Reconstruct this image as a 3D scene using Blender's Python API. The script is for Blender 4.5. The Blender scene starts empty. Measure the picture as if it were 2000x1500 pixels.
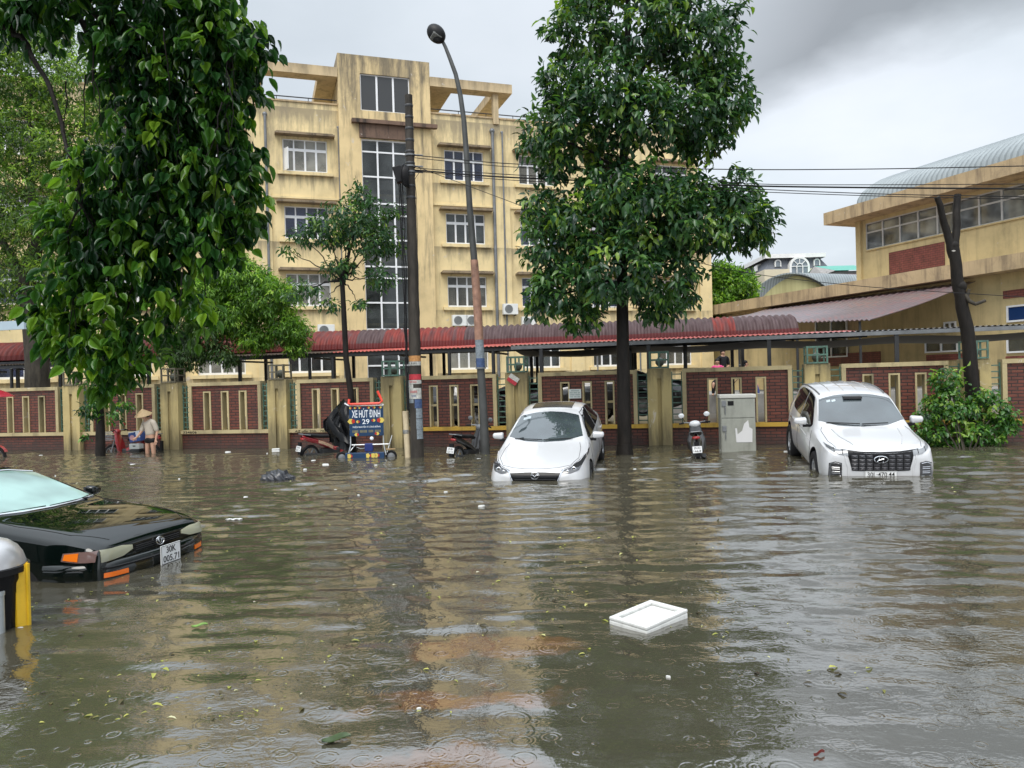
import bpy, bmesh, math, random
import numpy as np
from mathutils import Vector, Matrix
from mathutils.bvhtree import BVHTree
random.seed(7)
C = bpy.context.scene
PI = math.pi
R = math.radians

# ------------------------------------------------------------------ camera
CH, FPX, ROLL, PITCH = 1.72, 1500.0, 0.027, -0.0033
cam_d = bpy.data.cameras.new("camera"); cam = bpy.data.objects.new("camera", cam_d); C.collection.objects.link(cam)
cam_d.sensor_width = 36.0; cam_d.lens = 36.0*FPX/2000.0; cam_d.clip_start = 0.05; cam_d.clip_end = 2000
cr, sr, cp, sp_ = math.cos(ROLL), math.sin(ROLL), math.cos(PITCH), math.sin(PITCH)
F0 = Vector((0, cp, sp_)); X0 = Vector((1, 0, 0)); Z0 = X0.cross(F0)
RX = X0*cr - Z0*sr; UX = X0*sr + Z0*cr
m = Matrix((RX, UX, -F0)).transposed().to_4x4(); m.translation = (0, 0, CH)
cam.matrix_world = m
C.camera = cam
C.render.resolution_x, C.render.resolution_y = 1024, 768
C.view_settings.view_transform = 'Standard'; C.view_settings.look = 'None'
C.view_settings.exposure = 0.40; C.view_settings.gamma = 1.0
C.cycles.use_denoising = True
C.cycles.max_bounces = 8; C.cycles.transparent_max_bounces = 8
C.cycles.sample_clamp_indirect = 6.0

# ------------------------------------------------------------------ sky and sun
SUN_EL, SUN_AZ = R(58), R(200)      # azimuth clockwise from +Y: behind the camera, slightly to its side
wd = bpy.data.worlds.new("World"); C.world = wd; wd.use_nodes = True
wt = wd.node_tree; wt.nodes.clear()
def wn(t, **k):
    n = wt.nodes.new(t)
    for a, b in k.items(): setattr(n, a, b)
    return n
def wmath(op, a, b=None, clamp=False):
    n = wn('ShaderNodeMath', operation=op, use_clamp=clamp)
    for i, s in enumerate((a, b)):
        if s is None: continue
        if isinstance(s, (int, float)): n.inputs[i].default_value = s
        else: wt.links.new(s, n.inputs[i])
    return n.outputs[0]
sky = wn('ShaderNodeTexSky', sky_type='NISHITA'); sky.sun_disc = False
sky.sun_elevation = SUN_EL; sky.sun_rotation = SUN_AZ; sky.altitude = 20; sky.air_density = 1.2; sky.dust_density = 3.0
tc = wn('ShaderNodeTexCoord'); sep = wn('ShaderNodeSeparateXYZ'); wt.links.new(tc.outputs['Generated'], sep.inputs[0])
zc = wmath('MAXIMUM', sep.outputs[2], 0.0)
den = wmath('ADD', zc, 0.22)
cx = wmath('DIVIDE', sep.outputs[0], den); cy = wmath('DIVIDE', sep.outputs[1], den)
cmb = wn('ShaderNodeCombineXYZ'); wt.links.new(cx, cmb.inputs[0]); wt.links.new(cy, cmb.inputs[1])
n1 = wn('ShaderNodeTexNoise'); n1.inputs['Scale'].default_value = 0.62; n1.inputs['Detail'].default_value = 7; n1.inputs['Roughness'].default_value = 0.5
mp = wn('ShaderNodeMapping'); mp.inputs['Location'].default_value = (0.0, 0.0, 0.0); wt.links.new(cmb.outputs[0], mp.inputs[0]); wt.links.new(mp.outputs[0], n1.inputs['Vector'])
rp = wn('ShaderNodeValToRGB')
rp.color_ramp.elements[0].position = 0.38; rp.color_ramp.elements[0].color = (0.56, 0.62, 0.68, 1)
rp.color_ramp.elements[1].position = 0.62; rp.color_ramp.elements[1].color = (0.80, 0.84, 0.91, 1)
e = rp.color_ramp.elements.new(0.50); e.color = (0.68, 0.74, 0.80, 1)
wt.links.new(n1.outputs['Fac'], rp.inputs[0])
# a darker bank of cloud with a bright torn lower edge, upper right of the view
nb1 = wn('ShaderNodeTexNoise'); nb1.inputs['Scale'].default_value = 1.7; nb1.inputs['Detail'].default_value = 6; wt.links.new(cmb.outputs[0], nb1.inputs['Vector'])
edge_ = wmath('ADD', wmath('MULTIPLY', cx, 0.61), wmath('MULTIPLY', cy, 0.79)); edge_ = wmath('ADD', edge_, wmath('MULTIPLY', wmath('SUBTRACT', nb1.outputs['Fac'], 0.5), 0.55))
darkb = wmath('DIVIDE', wmath('SUBTRACT', 1.72, edge_), 0.18, True); lx_ = wmath('DIVIDE', wmath('SUBTRACT', cx, 0.25), 0.35, True); hx__ = wmath('DIVIDE', wmath('SUBTRACT', edge_, 0.5), 0.4, True)
darkb = wmath('MULTIPLY', wmath('MULTIPLY', darkb, lx_), hx__)
lit_ = wmath('MULTIPLY', wmath('MULTIPLY', wmath('DIVIDE', wmath('SUBTRACT', edge_, 1.60), 0.2, True), wmath('SUBTRACT', 1.0, wmath('DIVIDE', wmath('SUBTRACT', edge_, 2.0), 1.6, True), True)), lx_)
gain = wmath('ADD', wmath('SUBTRACT', 1.0, wmath('MULTIPLY', darkb, 0.52)), wmath('MULTIPLY', lit_, 0.10))
zen = wn('ShaderNodeMapRange', interpolation_type='SMOOTHSTEP'); wt.links.new(sep.outputs[2], zen.inputs[0]); zen.inputs[1].default_value = 0.40; zen.inputs[2].default_value = 0.95; zen.inputs[3].default_value = 0.0; zen.inputs[4].default_value = 17.0
bk = wn('ShaderNodeMapRange', interpolation_type='SMOOTHSTEP'); wt.links.new(sep.outputs[1], bk.inputs[0]); bk.inputs[1].default_value = 0.1; bk.inputs[2].default_value = -0.7; bk.inputs[3].default_value = 0.0; bk.inputs[4].default_value = 5.0
up = wmath('ADD', zen.outputs[0], bk.outputs[0]); up = wmath('MULTIPLY', wmath('ADD', up, 11.2), gain)
vm = wn('ShaderNodeVectorMath', operation='SCALE'); wt.links.new(rp.outputs[0], vm.inputs[0]); wt.links.new(up, vm.inputs['Scale'])
mx = wn('ShaderNodeMix', data_type='RGBA'); mx.inputs[0].default_value = 0.9
wt.links.new(sky.outputs[0], mx.inputs[6]); wt.links.new(vm.outputs[0], mx.inputs[7])
bg = wn('ShaderNodeBackground'); bg.inputs['Strength'].default_value = 0.080
wo = wn('ShaderNodeOutputWorld'); wt.links.new(mx.outputs[2], bg.inputs[0]); wt.links.new(bg.outputs[0], wo.inputs[0])

sd = bpy.data.lights.new("sun", 'SUN'); sun = bpy.data.objects.new("sun", sd); C.collection.objects.link(sun)
sd.energy = 1.8; sd.angle = R(35); sd.color = (1.0, 0.95, 0.87)
sdir = Vector((math.sin(SUN_AZ)*math.cos(SUN_EL), math.cos(SUN_AZ)*math.cos(SUN_EL), math.sin(SUN_EL)))
sun.rotation_euler = sdir.to_track_quat('Z', 'Y').to_euler(); sun.location = (0, -5, 30)

# ------------------------------------------------------------------ pixel -> world (2000x1500 photograph)
def ray(u, v): return (RX*((u-1000)/FPX) + UX*(-(v-750)/FPX) + F0)
def P(u, v, Y):
    d = ray(u, v); return Vector((0, 0, CH)) + d*(Y/d.y)
def W(u, v, z=0.0):
    d = ray(u, v); return Vector((0, 0, CH)) + d*((z-CH)/d.z)
def PL(u, v, Y0, mm):                       # on the upright plane Y = Y0 + mm X
    d = ray(u, v); return Vector((0, 0, CH)) + d*(Y0/(d.y-mm*d.x))

# ------------------------------------------------------------------ materials
MATS = {}
def links(t): return t.links.new
def base_mat(name):
    m = bpy.data.materials.new(name); m.use_nodes = True
    t = m.node_tree; b = t.nodes['Principled BSDF']
    return m, t, b
def nd(t, typ, **k):
    n = t.nodes.new(typ)
    for a, b in k.items(): setattr(n, a, b)
    return n
def objvec(t, scale=(1, 1, 1), rot=(0, 0, 0), world=False):
    c = nd(t, 'ShaderNodeTexCoord') if not world else nd(t, 'ShaderNodeNewGeometry')
    mpn = nd(t, 'ShaderNodeMapping'); mpn.inputs['Scale'].default_value = scale; mpn.inputs['Rotation'].default_value = rot
    t.links.new(c.outputs['Object' if not world else 'Position'], mpn.inputs[0]); return mpn.outputs[0]
def noise(t, vec, scale, detail=4, rough=0.55, dist=0.0):
    n = nd(t, 'ShaderNodeTexNoise'); n.inputs['Scale'].default_value = scale; n.inputs['Detail'].default_value = detail
    n.inputs['Roughness'].default_value = rough; n.inputs['Distortion'].default_value = dist
    if vec is not None: t.links.new(vec, n.inputs['Vector'])
    return n.outputs['Fac']
def ramp(t, fac, stops):
    r = nd(t, 'ShaderNodeValToRGB'); el = r.color_ramp.elements
    while len(el) < len(stops): el.new(0.5)
    for e, (p, c) in zip(el, stops):
        e.position = p; e.color = (c, c, c, 1) if isinstance(c, (int, float)) else (*c, 1)
    t.links.new(fac, r.inputs[0]); return r.outputs[0]
def mixc(t, fac, a, b, blend='MIX'):
    n = nd(t, 'ShaderNodeMix', data_type='RGBA', blend_type=blend)
    for i, s in ((0, fac), (6, a), (7, b)):
        if isinstance(s, (int, float)): n.inputs[i].default_value = s
        elif isinstance(s, (tuple, list)): n.inputs[i].default_value = (*s, 1)
        else: t.links.new(s, n.inputs[i])
    return n.outputs[2]
def mth(t, op, a, b=None, c=None, clamp=False):
    n = nd(t, 'ShaderNodeMath', operation=op, use_clamp=clamp)
    for i, s in enumerate((a, b, c)):
        if s is None: continue
        if isinstance(s, (int, float)): n.inputs[i].default_value = s
        else: t.links.new(s, n.inputs[i])
    return n.outputs[0]
def bump(t, b, h, strength=0.3, dist=0.02):
    n = nd(t, 'ShaderNodeBump'); n.inputs['Strength'].default_value = strength; n.inputs['Distance'].default_value = dist
    t.links.new(h, n.inputs['Height']); t.links.new(n.outputs[0], b.inputs['Normal'])
def M(name, col, rough=0.6, metal=0.0, var=0.25, vs=3.0, bmp=0.0, bs=60, coat=0.0, ior=1.5, dirt=0.0, spec=0.5):
    """plain material with a little cloudy variation, grime and grain of its own"""
    if name in MATS: return MATS[name]
    m, t, b = base_mat(name); v = objvec(t)
    n = noise(t, v, vs, 5)
    f = ramp(t, n, [(0.3, 1.0-var), (0.7, 1.0+var*0.4)])
    c = mixc(t, 1.0, col, f, 'MULTIPLY')
    if dirt > 0:
        s = noise(t, objvec(t, (1, 1, 0.25)), vs*2.3, 6, 0.65)
        s = ramp(t, s, [(0.48, 0.0), (0.72, dirt)])
        c = mixc(t, s, c, (0.05, 0.045, 0.035))
    t.links.new(c, b.inputs['Base Color']); b.inputs['Roughness'].default_value = rough
    b.inputs['Metallic'].default_value = metal; b.inputs['IOR'].default_value = ior; b.inputs['Specular IOR Level'].default_value = spec if max(col) > 0.03 else 0.2
    if coat: b.inputs['Coat Weight'].default_value = coat; b.inputs['Coat Roughness'].default_value = 0.03
    if bmp: bump(t, b, noise(t, v, bs, 4), bmp, 0.01)
    MATS[name] = m; return m

def m_stucco(name, col, stain, topz=None, topw=2.0, lowz=None, seed=0.0, amt=0.7, sills=False):
    """old painted plaster: cloudy paint, flaking pale patches, dark mould running down from edges"""
    m, t, b = base_mat(name)
    v = objvec(t); c = nd(t, 'ShaderNodeTexCoord'); s = nd(t, 'ShaderNodeSeparateXYZ'); t.links.new(c.outputs['Object'], s.inputs[0])
    n = noise(t, v, 0.9, 6, 0.6); col2 = tuple(x*0.8 for x in col); col3 = tuple(min(1, x*1.12) for x in col)
    base = ramp(t, n, [(0.3, col2), (0.5, col), (0.72, col3)])
    stv = objvec(t, (1.6, 1.6, 0.16)); st = noise(t, stv, 1.6, 8, 0.68)
    lo = mth(t, 'SUBTRACT', 0.62, 0.0)
    if topz is not None:
        g = mth(t, 'SUBTRACT', s.outputs[2], topz-topw); g = mth(t, 'DIVIDE', g, topw); g = mth(t, 'MULTIPLY', g, 0.16, clamp=True)
        st = mth(t, 'ADD', st, g)
    if lowz is not None:
        g2 = mth(t, 'SUBTRACT', lowz, s.outputs[2]); g2 = mth(t, 'MULTIPLY', g2, 0.35, clamp=True); st = mth(t, 'ADD', st, mth(t, 'MULTIPLY', g2, 0.75))
    if sills:
        fr = mth(t, 'FRACT', mth(t, 'DIVIDE', mth(t, 'SUBTRACT', s.outputs[2], 2.27), 3.5)); fr = mth(t, 'MULTIPLY', mth(t, 'SUBTRACT', fr, 0.74), 0.75, clamp=True)
        st = mth(t, 'ADD', mth(t, 'SUBTRACT', st, 0.055), fr)
    sm = ramp(t, st, [(0.49, 0.0), (0.70, amt)])
    cc = mixc(t, sm, base, stain)
    bl = noise(t, objvec(t, (1, 1, 0.6), (0, 0, 0.3)), 0.75, 9, 0.78, 0.4)
    if topz is not None: bl = mth(t, 'ADD', bl, mth(t, 'SUBTRACT', mth(t, 'MULTIPLY', g, 0.9), 0.05))
    cc = mixc(t, ramp(t, bl, [(0.53, 0.0), (0.68, amt*0.75)]), cc, tuple(x*1.5 for x in stain))
    fl = noise(t, objvec(t, (1, 1, 0.7)), 2.3, 7, 0.7, 0.6); fl = ramp(t, fl, [(0.64, 0.0), (0.67, 0.7)])
    cc = mixc(t, fl, cc, (0.55, 0.5, 0.43))
    t.links.new(cc, b.inputs['Base Color']); b.inputs['Roughness'].default_value = 0.82
    bump(t, b, noise(t, v, 25, 5), 0.25, 0.02)
    return m
def m_brick(name, c1, c2, mo, w=0.24, h=0.078, mort=0.012):
    m, t, b = base_mat(name)
    c = nd(t, 'ShaderNodeTexCoord'); s = nd(t, 'ShaderNodeSeparateXYZ'); t.links.new(c.outputs['Object'], s.inputs[0])
    k = nd(t, 'ShaderNodeCombineXYZ'); t.links.new(mth(t, 'ADD', s.outputs[0], s.outputs[1]), k.inputs[0]); t.links.new(s.outputs[2], k.inputs[1])
    br = nd(t, 'ShaderNodeTexBrick'); t.links.new(k.outputs[0], br.inputs['Vector'])
    br.inputs['Scale'].default_value = 1.0; br.inputs['Brick Width'].default_value = w; br.inputs['Row Height'].default_value = h
    br.inputs['Mortar Size'].default_value = mort; br.inputs['Mortar Smooth'].default_value = 0.3; br.inputs['Bias'].default_value = -0.1
    br.inputs['Color1'].default_value = (*c1, 1); br.inputs['Color2'].default_value = (*c2, 1); br.inputs['Mortar'].default_value = (*mo, 1)
    n = noise(t, objvec(t), 2.2, 6, 0.65); f = ramp(t, n, [(0.3, 0.62), (0.7, 1.15)])
    cc = mixc(t, 1.0, br.outputs['Color'], f, 'MULTIPLY')
    d = noise(t, objvec(t, (1, 1, 0.3)), 3.0, 7, 0.7); tide = mth(t, 'MULTIPLY', mth(t, 'SUBTRACT', 0.42, s.outputs[2]), 0.7, clamp=True); d = mth(t, 'ADD', d, tide) if 'facing' in name else d; d = ramp(t, d, [(0.52, 0), (0.72, 0.7)])
    cc = mixc(t, d, cc, (0.03, 0.02, 0.016))
    t.links.new(cc, b.inputs['Base Color']); b.inputs['Roughness'].default_value = 0.6
    inv = mth(t, 'SUBTRACT', 1.0, br.outputs['Fac']); bump(t, b, inv, 0.6, 0.012)
    return m
def m_glass(name, col=(0.03, 0.035, 0.04), ior=1.9, rough=0.03, var=0.0):
    m, t, b = base_mat(name)
    if var:
        n = noise(t, objvec(t), 0.9, 3); c = ramp(t, n, [(0.35, tuple(x*(1-var) for x in col)), (0.65, tuple(x*(1+var*2) for x in col))])
        t.links.new(c, b.inputs['Base Color'])
    else: b.inputs['Base Color'].default_value = (*col, 1)
    b.inputs['Roughness'].default_value = rough; b.inputs['IOR'].default_value = ior
    if name.startswith('window_glass'):
        tr = nd(t, 'ShaderNodeBsdfTransparent'); tr.inputs[0].default_value = (0.75, 0.78, 0.78, 1); mxs = nd(t, 'ShaderNodeMixShader'); mxs.inputs[0].default_value = 0.55
        o = t.nodes['Material Output']; t.links.new(b.outputs[0], mxs.inputs[1]); t.links.new(tr.outputs[0], mxs.inputs[2]); t.links.new(mxs.outputs[0], o.inputs[0])
    return m
def m_leaf(name, stops, rough=0.32, trans=0.35):
    m, t, b = base_mat(name)
    a = nd(t, 'ShaderNodeAttribute'); a.attribute_name = 'tint'
    c = ramp(t, a.outputs['Fac'], stops); t.links.new(c, b.inputs['Base Color'])
    b.inputs['Roughness'].default_value = rough; b.inputs['IOR'].default_value = 1.45
    tr = nd(t, 'ShaderNodeBsdfTranslucent'); br = mixc(t, 1.0, c, (1.5, 1.7, 0.6), 'MULTIPLY'); t.links.new(br, tr.inputs[0])
    mxs = nd(t, 'ShaderNodeMixShader'); mxs.inputs[0].default_value = trans
    o = t.nodes['Material Output']; t.links.new(b.outputs[0], mxs.inputs[1]); t.links.new(tr.outputs[0], mxs.inputs[2]); t.links.new(mxs.outputs[0], o.inputs[0])
    return m
def m_bark(name, c1, c2):
    m, t, b = base_mat(name); v = objvec(t, (1, 1, 0.25)); n = noise(t, v, 9, 7, 0.7)
    t.links.new(ramp(t, n, [(0.3, c1), (0.7, c2)]), b.inputs['Base Color']); b.inputs['Roughness'].default_value = 0.55; b.inputs['Specular IOR Level'].default_value = 0.18
    bump(t, b, n, 0.8, 0.03); return m

# ------------------------------------------------------------------ mesh builder
class MB:
    def __init__(s): s.v = []; s.f = []; s.mi = []; s.k = 0
    def add(s, vs, fs, M4=None):
        o = len(s.v)
        for p in vs:
            p = Vector(p); s.v.append(M4 @ p if M4 else p)
        for f in fs: s.f.append(tuple(i+o for i in f)); s.mi.append(s.k)
        return s
    def box(s, a, b, M4=None):
        (x0, y0, z0), (x1, y1, z1) = a, b
        v = [(x0,y0,z0),(x1,y0,z0),(x1,y1,z0),(x0,y1,z0),(x0,y0,z1),(x1,y0,z1),(x1,y1,z1),(x0,y1,z1)]
        return s.add(v, [(0,3,2,1),(4,5,6,7),(0,1,5,4),(1,2,6,5),(2,3,7,6),(3,0,4,7)], M4)
    def bbox(s, a, b, r=0.01, M4=None):      # box with chamfered upright and top edges
        bm = bmesh.new(); bmesh.ops.create_cube(bm, size=1.0)
        for v in bm.verts: v.co = Vector(((a[i]+b[i])/2 + v.co[i]*(b[i]-a[i])) for i in range(3))
        r = min(r, 0.45*min(b[i]-a[i] for i in range(3)))
        bmesh.ops.bevel(bm, geom=list(bm.edges), offset=r, segments=2, affect='EDGES', profile=0.6)
        bm.verts.index_update(); s.add([v.co.copy() for v in bm.verts], [[v.index for v in f.verts] for f in bm.faces], M4); bm.free(); return s
    def tube(s, pts, rs, n=8, caps=True, M4=None):
        pts = [Vector(p) for p in pts]; rs = rs if isinstance(rs, (list, tuple)) else [rs]*len(pts)
        o = len(s.v); prev = None
        for i, p in enumerate(pts):
            d = (pts[min(i+1, len(pts)-1)] - pts[max(i-1, 0)])
            if d.length < 1e-9: d = Vector((0, 0, 1))
            d.normalize()
            if prev is None:
                a = d.orthogonal().normalized()
            else:
                a = prev - d*prev.dot(d)
                a = a.normalized() if a.length > 1e-6 else d.orthogonal().normalized()
            prev = a; bb = d.cross(a)
            for j in range(n):
                an = 2*PI*j/n; q = p + (a*math.cos(an) + bb*math.sin(an))*rs[i]
                s.v.append(M4 @ q if M4 else q)
        for i in range(len(pts)-1):
            for j in range(n):
                k = (j+1) % n
                s.f.append((o+i*n+j, o+i*n+k, o+(i+1)*n+k, o+(i+1)*n+j)); s.mi.append(s.k)
        if caps:
            s.f.append(tuple(o+j for j in reversed(range(n)))); s.mi.append(s.k)
            s.f.append(tuple(o+(len(pts)-1)*n+j for j in range(n))); s.mi.append(s.k)
        return s
    def lathe(s, prof, n=20, M4=None):       # profile of (r, z) about z
        o = len(s.v)
        for r_, z in prof:
            for j in range(n):
                a = 2*PI*j/n; q = Vector((r_*math.cos(a), r_*math.sin(a), z)); s.v.append(M4 @ q if M4 else q)
        for i in range(len(prof)-1):
            for j in range(n):
                k = (j+1) % n; s.f.append((o+i*n+j, o+i*n+k, o+(i+1)*n+k, o+(i+1)*n+j)); s.mi.append(s.k)
        return s
    def ball(s, c, r, n=12, k=8, sx=1, sy=1, sz=1, M4=None):
        T = Matrix.Translation(c) @ Matrix.Diagonal((r*sx, r*sy, r*sz, 1)); T = M4 @ T if M4 else T
        return s.lathe([(max(1e-4, math.sin(PI*i/k)), -math.cos(PI*i/k)) for i in range(k+1)], n, T)
    def prism(s, poly, y0, y1, M4=None):     # polygon in xz pushed along y
        n = len(poly); v = [(x, y0, z) for x, z in poly] + [(x, y1, z) for x, z in poly]
        f = [tuple(range(n)), tuple(n+i for i in reversed(range(n)))] + [(i, n+i, n+(i+1) % n, (i+1) % n) for i in range(n)]
        return s.add(v, f, M4)
    def grid(s, pts):                         # rows of points
        o = len(s.v); nr, nc = len(pts), len(pts[0])
        for r_ in pts:
            for p in r_: s.v.append(Vector(p))
        for i in range(nr-1):
            for j in range(nc-1): s.f.append((o+i*nc+j, o+i*nc+j+1, o+(i+1)*nc+j+1, o+(i+1)*nc+j)); s.mi.append(s.k)
        return s
    def sheet(s, pts, th):                    # grid with thickness along -normal-ish z
        nr, nc = len(pts), len(pts[0]); s.grid(pts)
        th = Vector(th)
        s.grid([[Vector(p)+th for p in r_] for r_ in pts])
        o1 = len(s.v)-2*nr*nc; o2 = o1+nr*nc
        edge = [(0, j) for j in range(nc)] + [(i, nc-1) for i in range(1, nr)] + [(nr-1, j) for j in range(nc-2, -1, -1)] + [(i, 0) for i in range(nr-2, 0, -1)]
        for a, b in zip(edge, edge[1:]+edge[:1]):
            ia, ib = a[0]*nc+a[1], b[0]*nc+b[1]; s.f.append((o1+ia, o2+ia, o2+ib, o1+ib)); s.mi.append(s.k)
        return s
    def build(s, name, mat, parent=None, smooth=False, world=False, ang=None):
        me = bpy.data.meshes.new(name)
        vs = s.v
        if world and parent is not None:
            inv = mw(parent).inverted(); vs = [inv @ v for v in vs]
        me.from_pydata([tuple(v) for v in vs], [], s.f); 
        for m_ in (mat if isinstance(mat, (list, tuple)) else [mat]): me.materials.append(m_)
        if isinstance(mat, (list, tuple)): me.polygons.foreach_set('material_index', s.mi)
        bm = bmesh.new(); bm.from_mesh(me); bmesh.ops.recalc_face_normals(bm, faces=bm.faces[:]); bm.to_mesh(me); bm.free()
        if smooth:
            me.polygons.foreach_set('use_smooth', [True]*len(me.polygons)); me.set_sharp_from_angle(angle=R(ang or 40))
        me.update()
        o = bpy.data.objects.new(name, me); C.collection.objects.link(o)
        if parent is not None: o.parent = parent
        return o
def mw(o):
    m = o.matrix_basis.copy()
    while o.parent is not None: o = o.parent; m = o.matrix_basis @ m
    return m
def tag(o, label=None, cat=None, group=None, kind=None):
    if label: o['label'] = label
    if cat: o['category'] = cat
    if group: o['group'] = group
    if kind: o['kind'] = kind
    return o
def thing(name, label, cat, loc=(0, 0, 0), rz=0.0, group=None, rot=None, kind=None):
    o = bpy.data.objects.new(name, None); C.collection.objects.link(o); o.empty_display_size = 0.2
    o.location = loc; o.rotation_euler = rot if rot else (0, 0, rz)
    return tag(o, label, cat, group, kind)
def copy_tree(o, parent=None):
    c = o.copy(); C.collection.objects.link(c); c.parent = parent
    for ch in [x for x in bpy.data.objects if x.parent == o]: copy_tree(ch, c)
    return c
def text(body, name, mat, parent, M4, width=None, height=None, ext=0.002, spacing=1.0):
    cu = bpy.data.curves.new(name, 'FONT'); cu.body = body; cu.extrude = ext; cu.align_x = 'CENTER'; cu.align_y = 'CENTER'; cu.space_character = spacing
    cu.resolution_u = 3; cu.offset = 0.008
    o = bpy.data.objects.new(name, cu); C.collection.objects.link(o)
    dg = bpy.context.evaluated_depsgraph_get(); me = bpy.data.meshes.new_from_object(o.evaluated_get(dg)); bpy.data.objects.remove(o); bpy.data.curves.remove(cu)
    co = np.array([v.co[:] for v in me.vertices]) if len(me.vertices) else np.zeros((1, 3))
    mn, mx_ = co.min(0), co.max(0); sx = (width/(mx_[0]-mn[0])) if width else 1; sy = (height/(mx_[1]-mn[1])) if height else sx
    if not width: sx = sy
    T = M4 @ Matrix.Diagonal((sx, sy, 1, 1)) @ Matrix.Translation((-(mn[0]+mx_[0])/2, -(mn[1]+mx_[1])/2, 0))
    me.transform(T); me.materials.clear(); me.materials.append(mat)
    ob = bpy.data.objects.new(name, me); C.collection.objects.link(ob); ob.parent = parent; return ob
def face_y(x, y, z, roll=0.0):            # text plane facing -y, upright
    return Matrix.Translation((x, y, z)) @ Matrix.Rotation(R(90), 4, 'X') @ Matrix.Rotation(roll, 4, 'Z')
def look(dirv, loc, roll=0.0):            # text plane facing dirv
    q = Vector(dirv).normalized(); z = Vector((0, 0, 1)); x = z.cross(q); x.normalize(); y = q.cross(x)
    m = Matrix((x, y, q)).transposed().to_4x4(); m.translation = loc; return m @ Matrix.Rotation(roll, 4, 'Z')
# ------------------------------------------------------------------ shared materials
m_wallY = m_stucco('yellow_plaster', (0.72, 0.58, 0.315), (0.14, 0.12, 0.09), topz=17.2, topw=4.5, amt=0.65, sills=True)
m_wallY2 = m_stucco('yellow_plaster_stained', (0.66, 0.51, 0.27), (0.08, 0.072, 0.058), topz=19.4, topw=4.0, amt=0.8)
m_pergola = m_stucco('tan_plaster', (0.54, 0.42, 0.25), (0.10, 0.08, 0.055), topz=18.7, topw=0.8, amt=0.5)
m_gym = m_stucco('ochre_plaster', (0.57, 0.455, 0.235), (0.09, 0.07, 0.045), amt=0.35)
m_fascia = m_stucco('weathered_fascia', (0.46, 0.345, 0.20), (0.07, 0.05, 0.04), amt=0.75)
m_post = m_stucco('fence_post_plaster', (0.42, 0.335, 0.15), (0.05, 0.045, 0.03), lowz=0.9, topz=1.95, topw=0.6, amt=0.7)
m_frame = m_stucco('fence_frame_plaster', (0.40, 0.33, 0.18), (0.055, 0.05, 0.035), amt=0.6)
m_ochre = m_stucco('ochre_ledge', (0.45, 0.28, 0.04), (0.05, 0.045, 0.03), amt=0.6)
m_brickF = m_brick('red_brick_facing', (0.150, 0.039, 0.022), (0.100, 0.027, 0.017), (0.02, 0.011, 0.008), w=0.26, h=0.08)
m_brickG = m_brick('gym_brick', (0.26, 0.075, 0.055), (0.22, 0.06, 0.05), (0.10, 0.035, 0.03), w=0.24, h=0.1)
m_white = M('white_frame_paint', (0.78, 0.79, 0.80), 0.4, var=0.08)
m_dark = M('black_paint', (0.012, 0.012, 0.013), 0.45, var=0.2)
m_steel = M('dark_steel', (0.045, 0.047, 0.05), 0.5, 0.3, var=0.3)
m_greysteel = M('grey_steel', (0.20, 0.21, 0.22), 0.5, 0.4, var=0.3)
m_green = M('green_paint', (0.085, 0.17, 0.13), 0.5, var=0.4, vs=9, dirt=0.5)
m_conc = M('concrete', (0.30, 0.29, 0.27), 0.85, var=0.3, vs=2, bmp=0.2, dirt=0.3)
m_pane = m_glass('window_glass', (0.05, 0.055, 0.055), 1.7, 0.05, var=0.5)
m_pane2 = m_glass('window_glass_curtain', (0.17, 0.16, 0.135), 1.6, 0.08, var=0.35)
m_paneC = m_glass('window_glass_pale_curtain', (0.34, 0.33, 0.29), 1.6, 0.1, var=0.3); m_paneK = m_glass('window_glass_blue_curtain', (0.05, 0.06, 0.11), 1.6, 0.08, var=0.4)
m_pane3 = m_glass('blue_window_glass', (0.012, 0.04, 0.13), 1.6, 0.05)
m_plastic = M('ac_plastic', (0.72, 0.73, 0.71), 0.45, var=0.08)
m_black = M('black_rubber', (0.01, 0.01, 0.011), 0.55, var=0.1)
m_chrome = M('chrome', (0.75, 0.76, 0.78), 0.12, 1.0, var=0.05)

# ------------------------------------------------------------------ ground, water
def m_ground():
    m, t, b = base_mat('asphalt'); n = noise(t, objvec(t), 1.3, 6); t.links.new(ramp(t, n, [(0.3, (0.035, 0.033, 0.03)), (0.7, (0.06, 0.055, 0.048))]), b.inputs['Base Color'])
    b.inputs['Roughness'].default_value = 0.9; return m
mb = MB(); mb.grid([[(x, y, -0.62) for x in (-400, -100, -30, 0, 30, 100, 400)] for y in (-400, -60, 0, 20, 60, 200, 900)])
tag(mb.build('ground', m_ground()), kind='structure')

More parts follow.
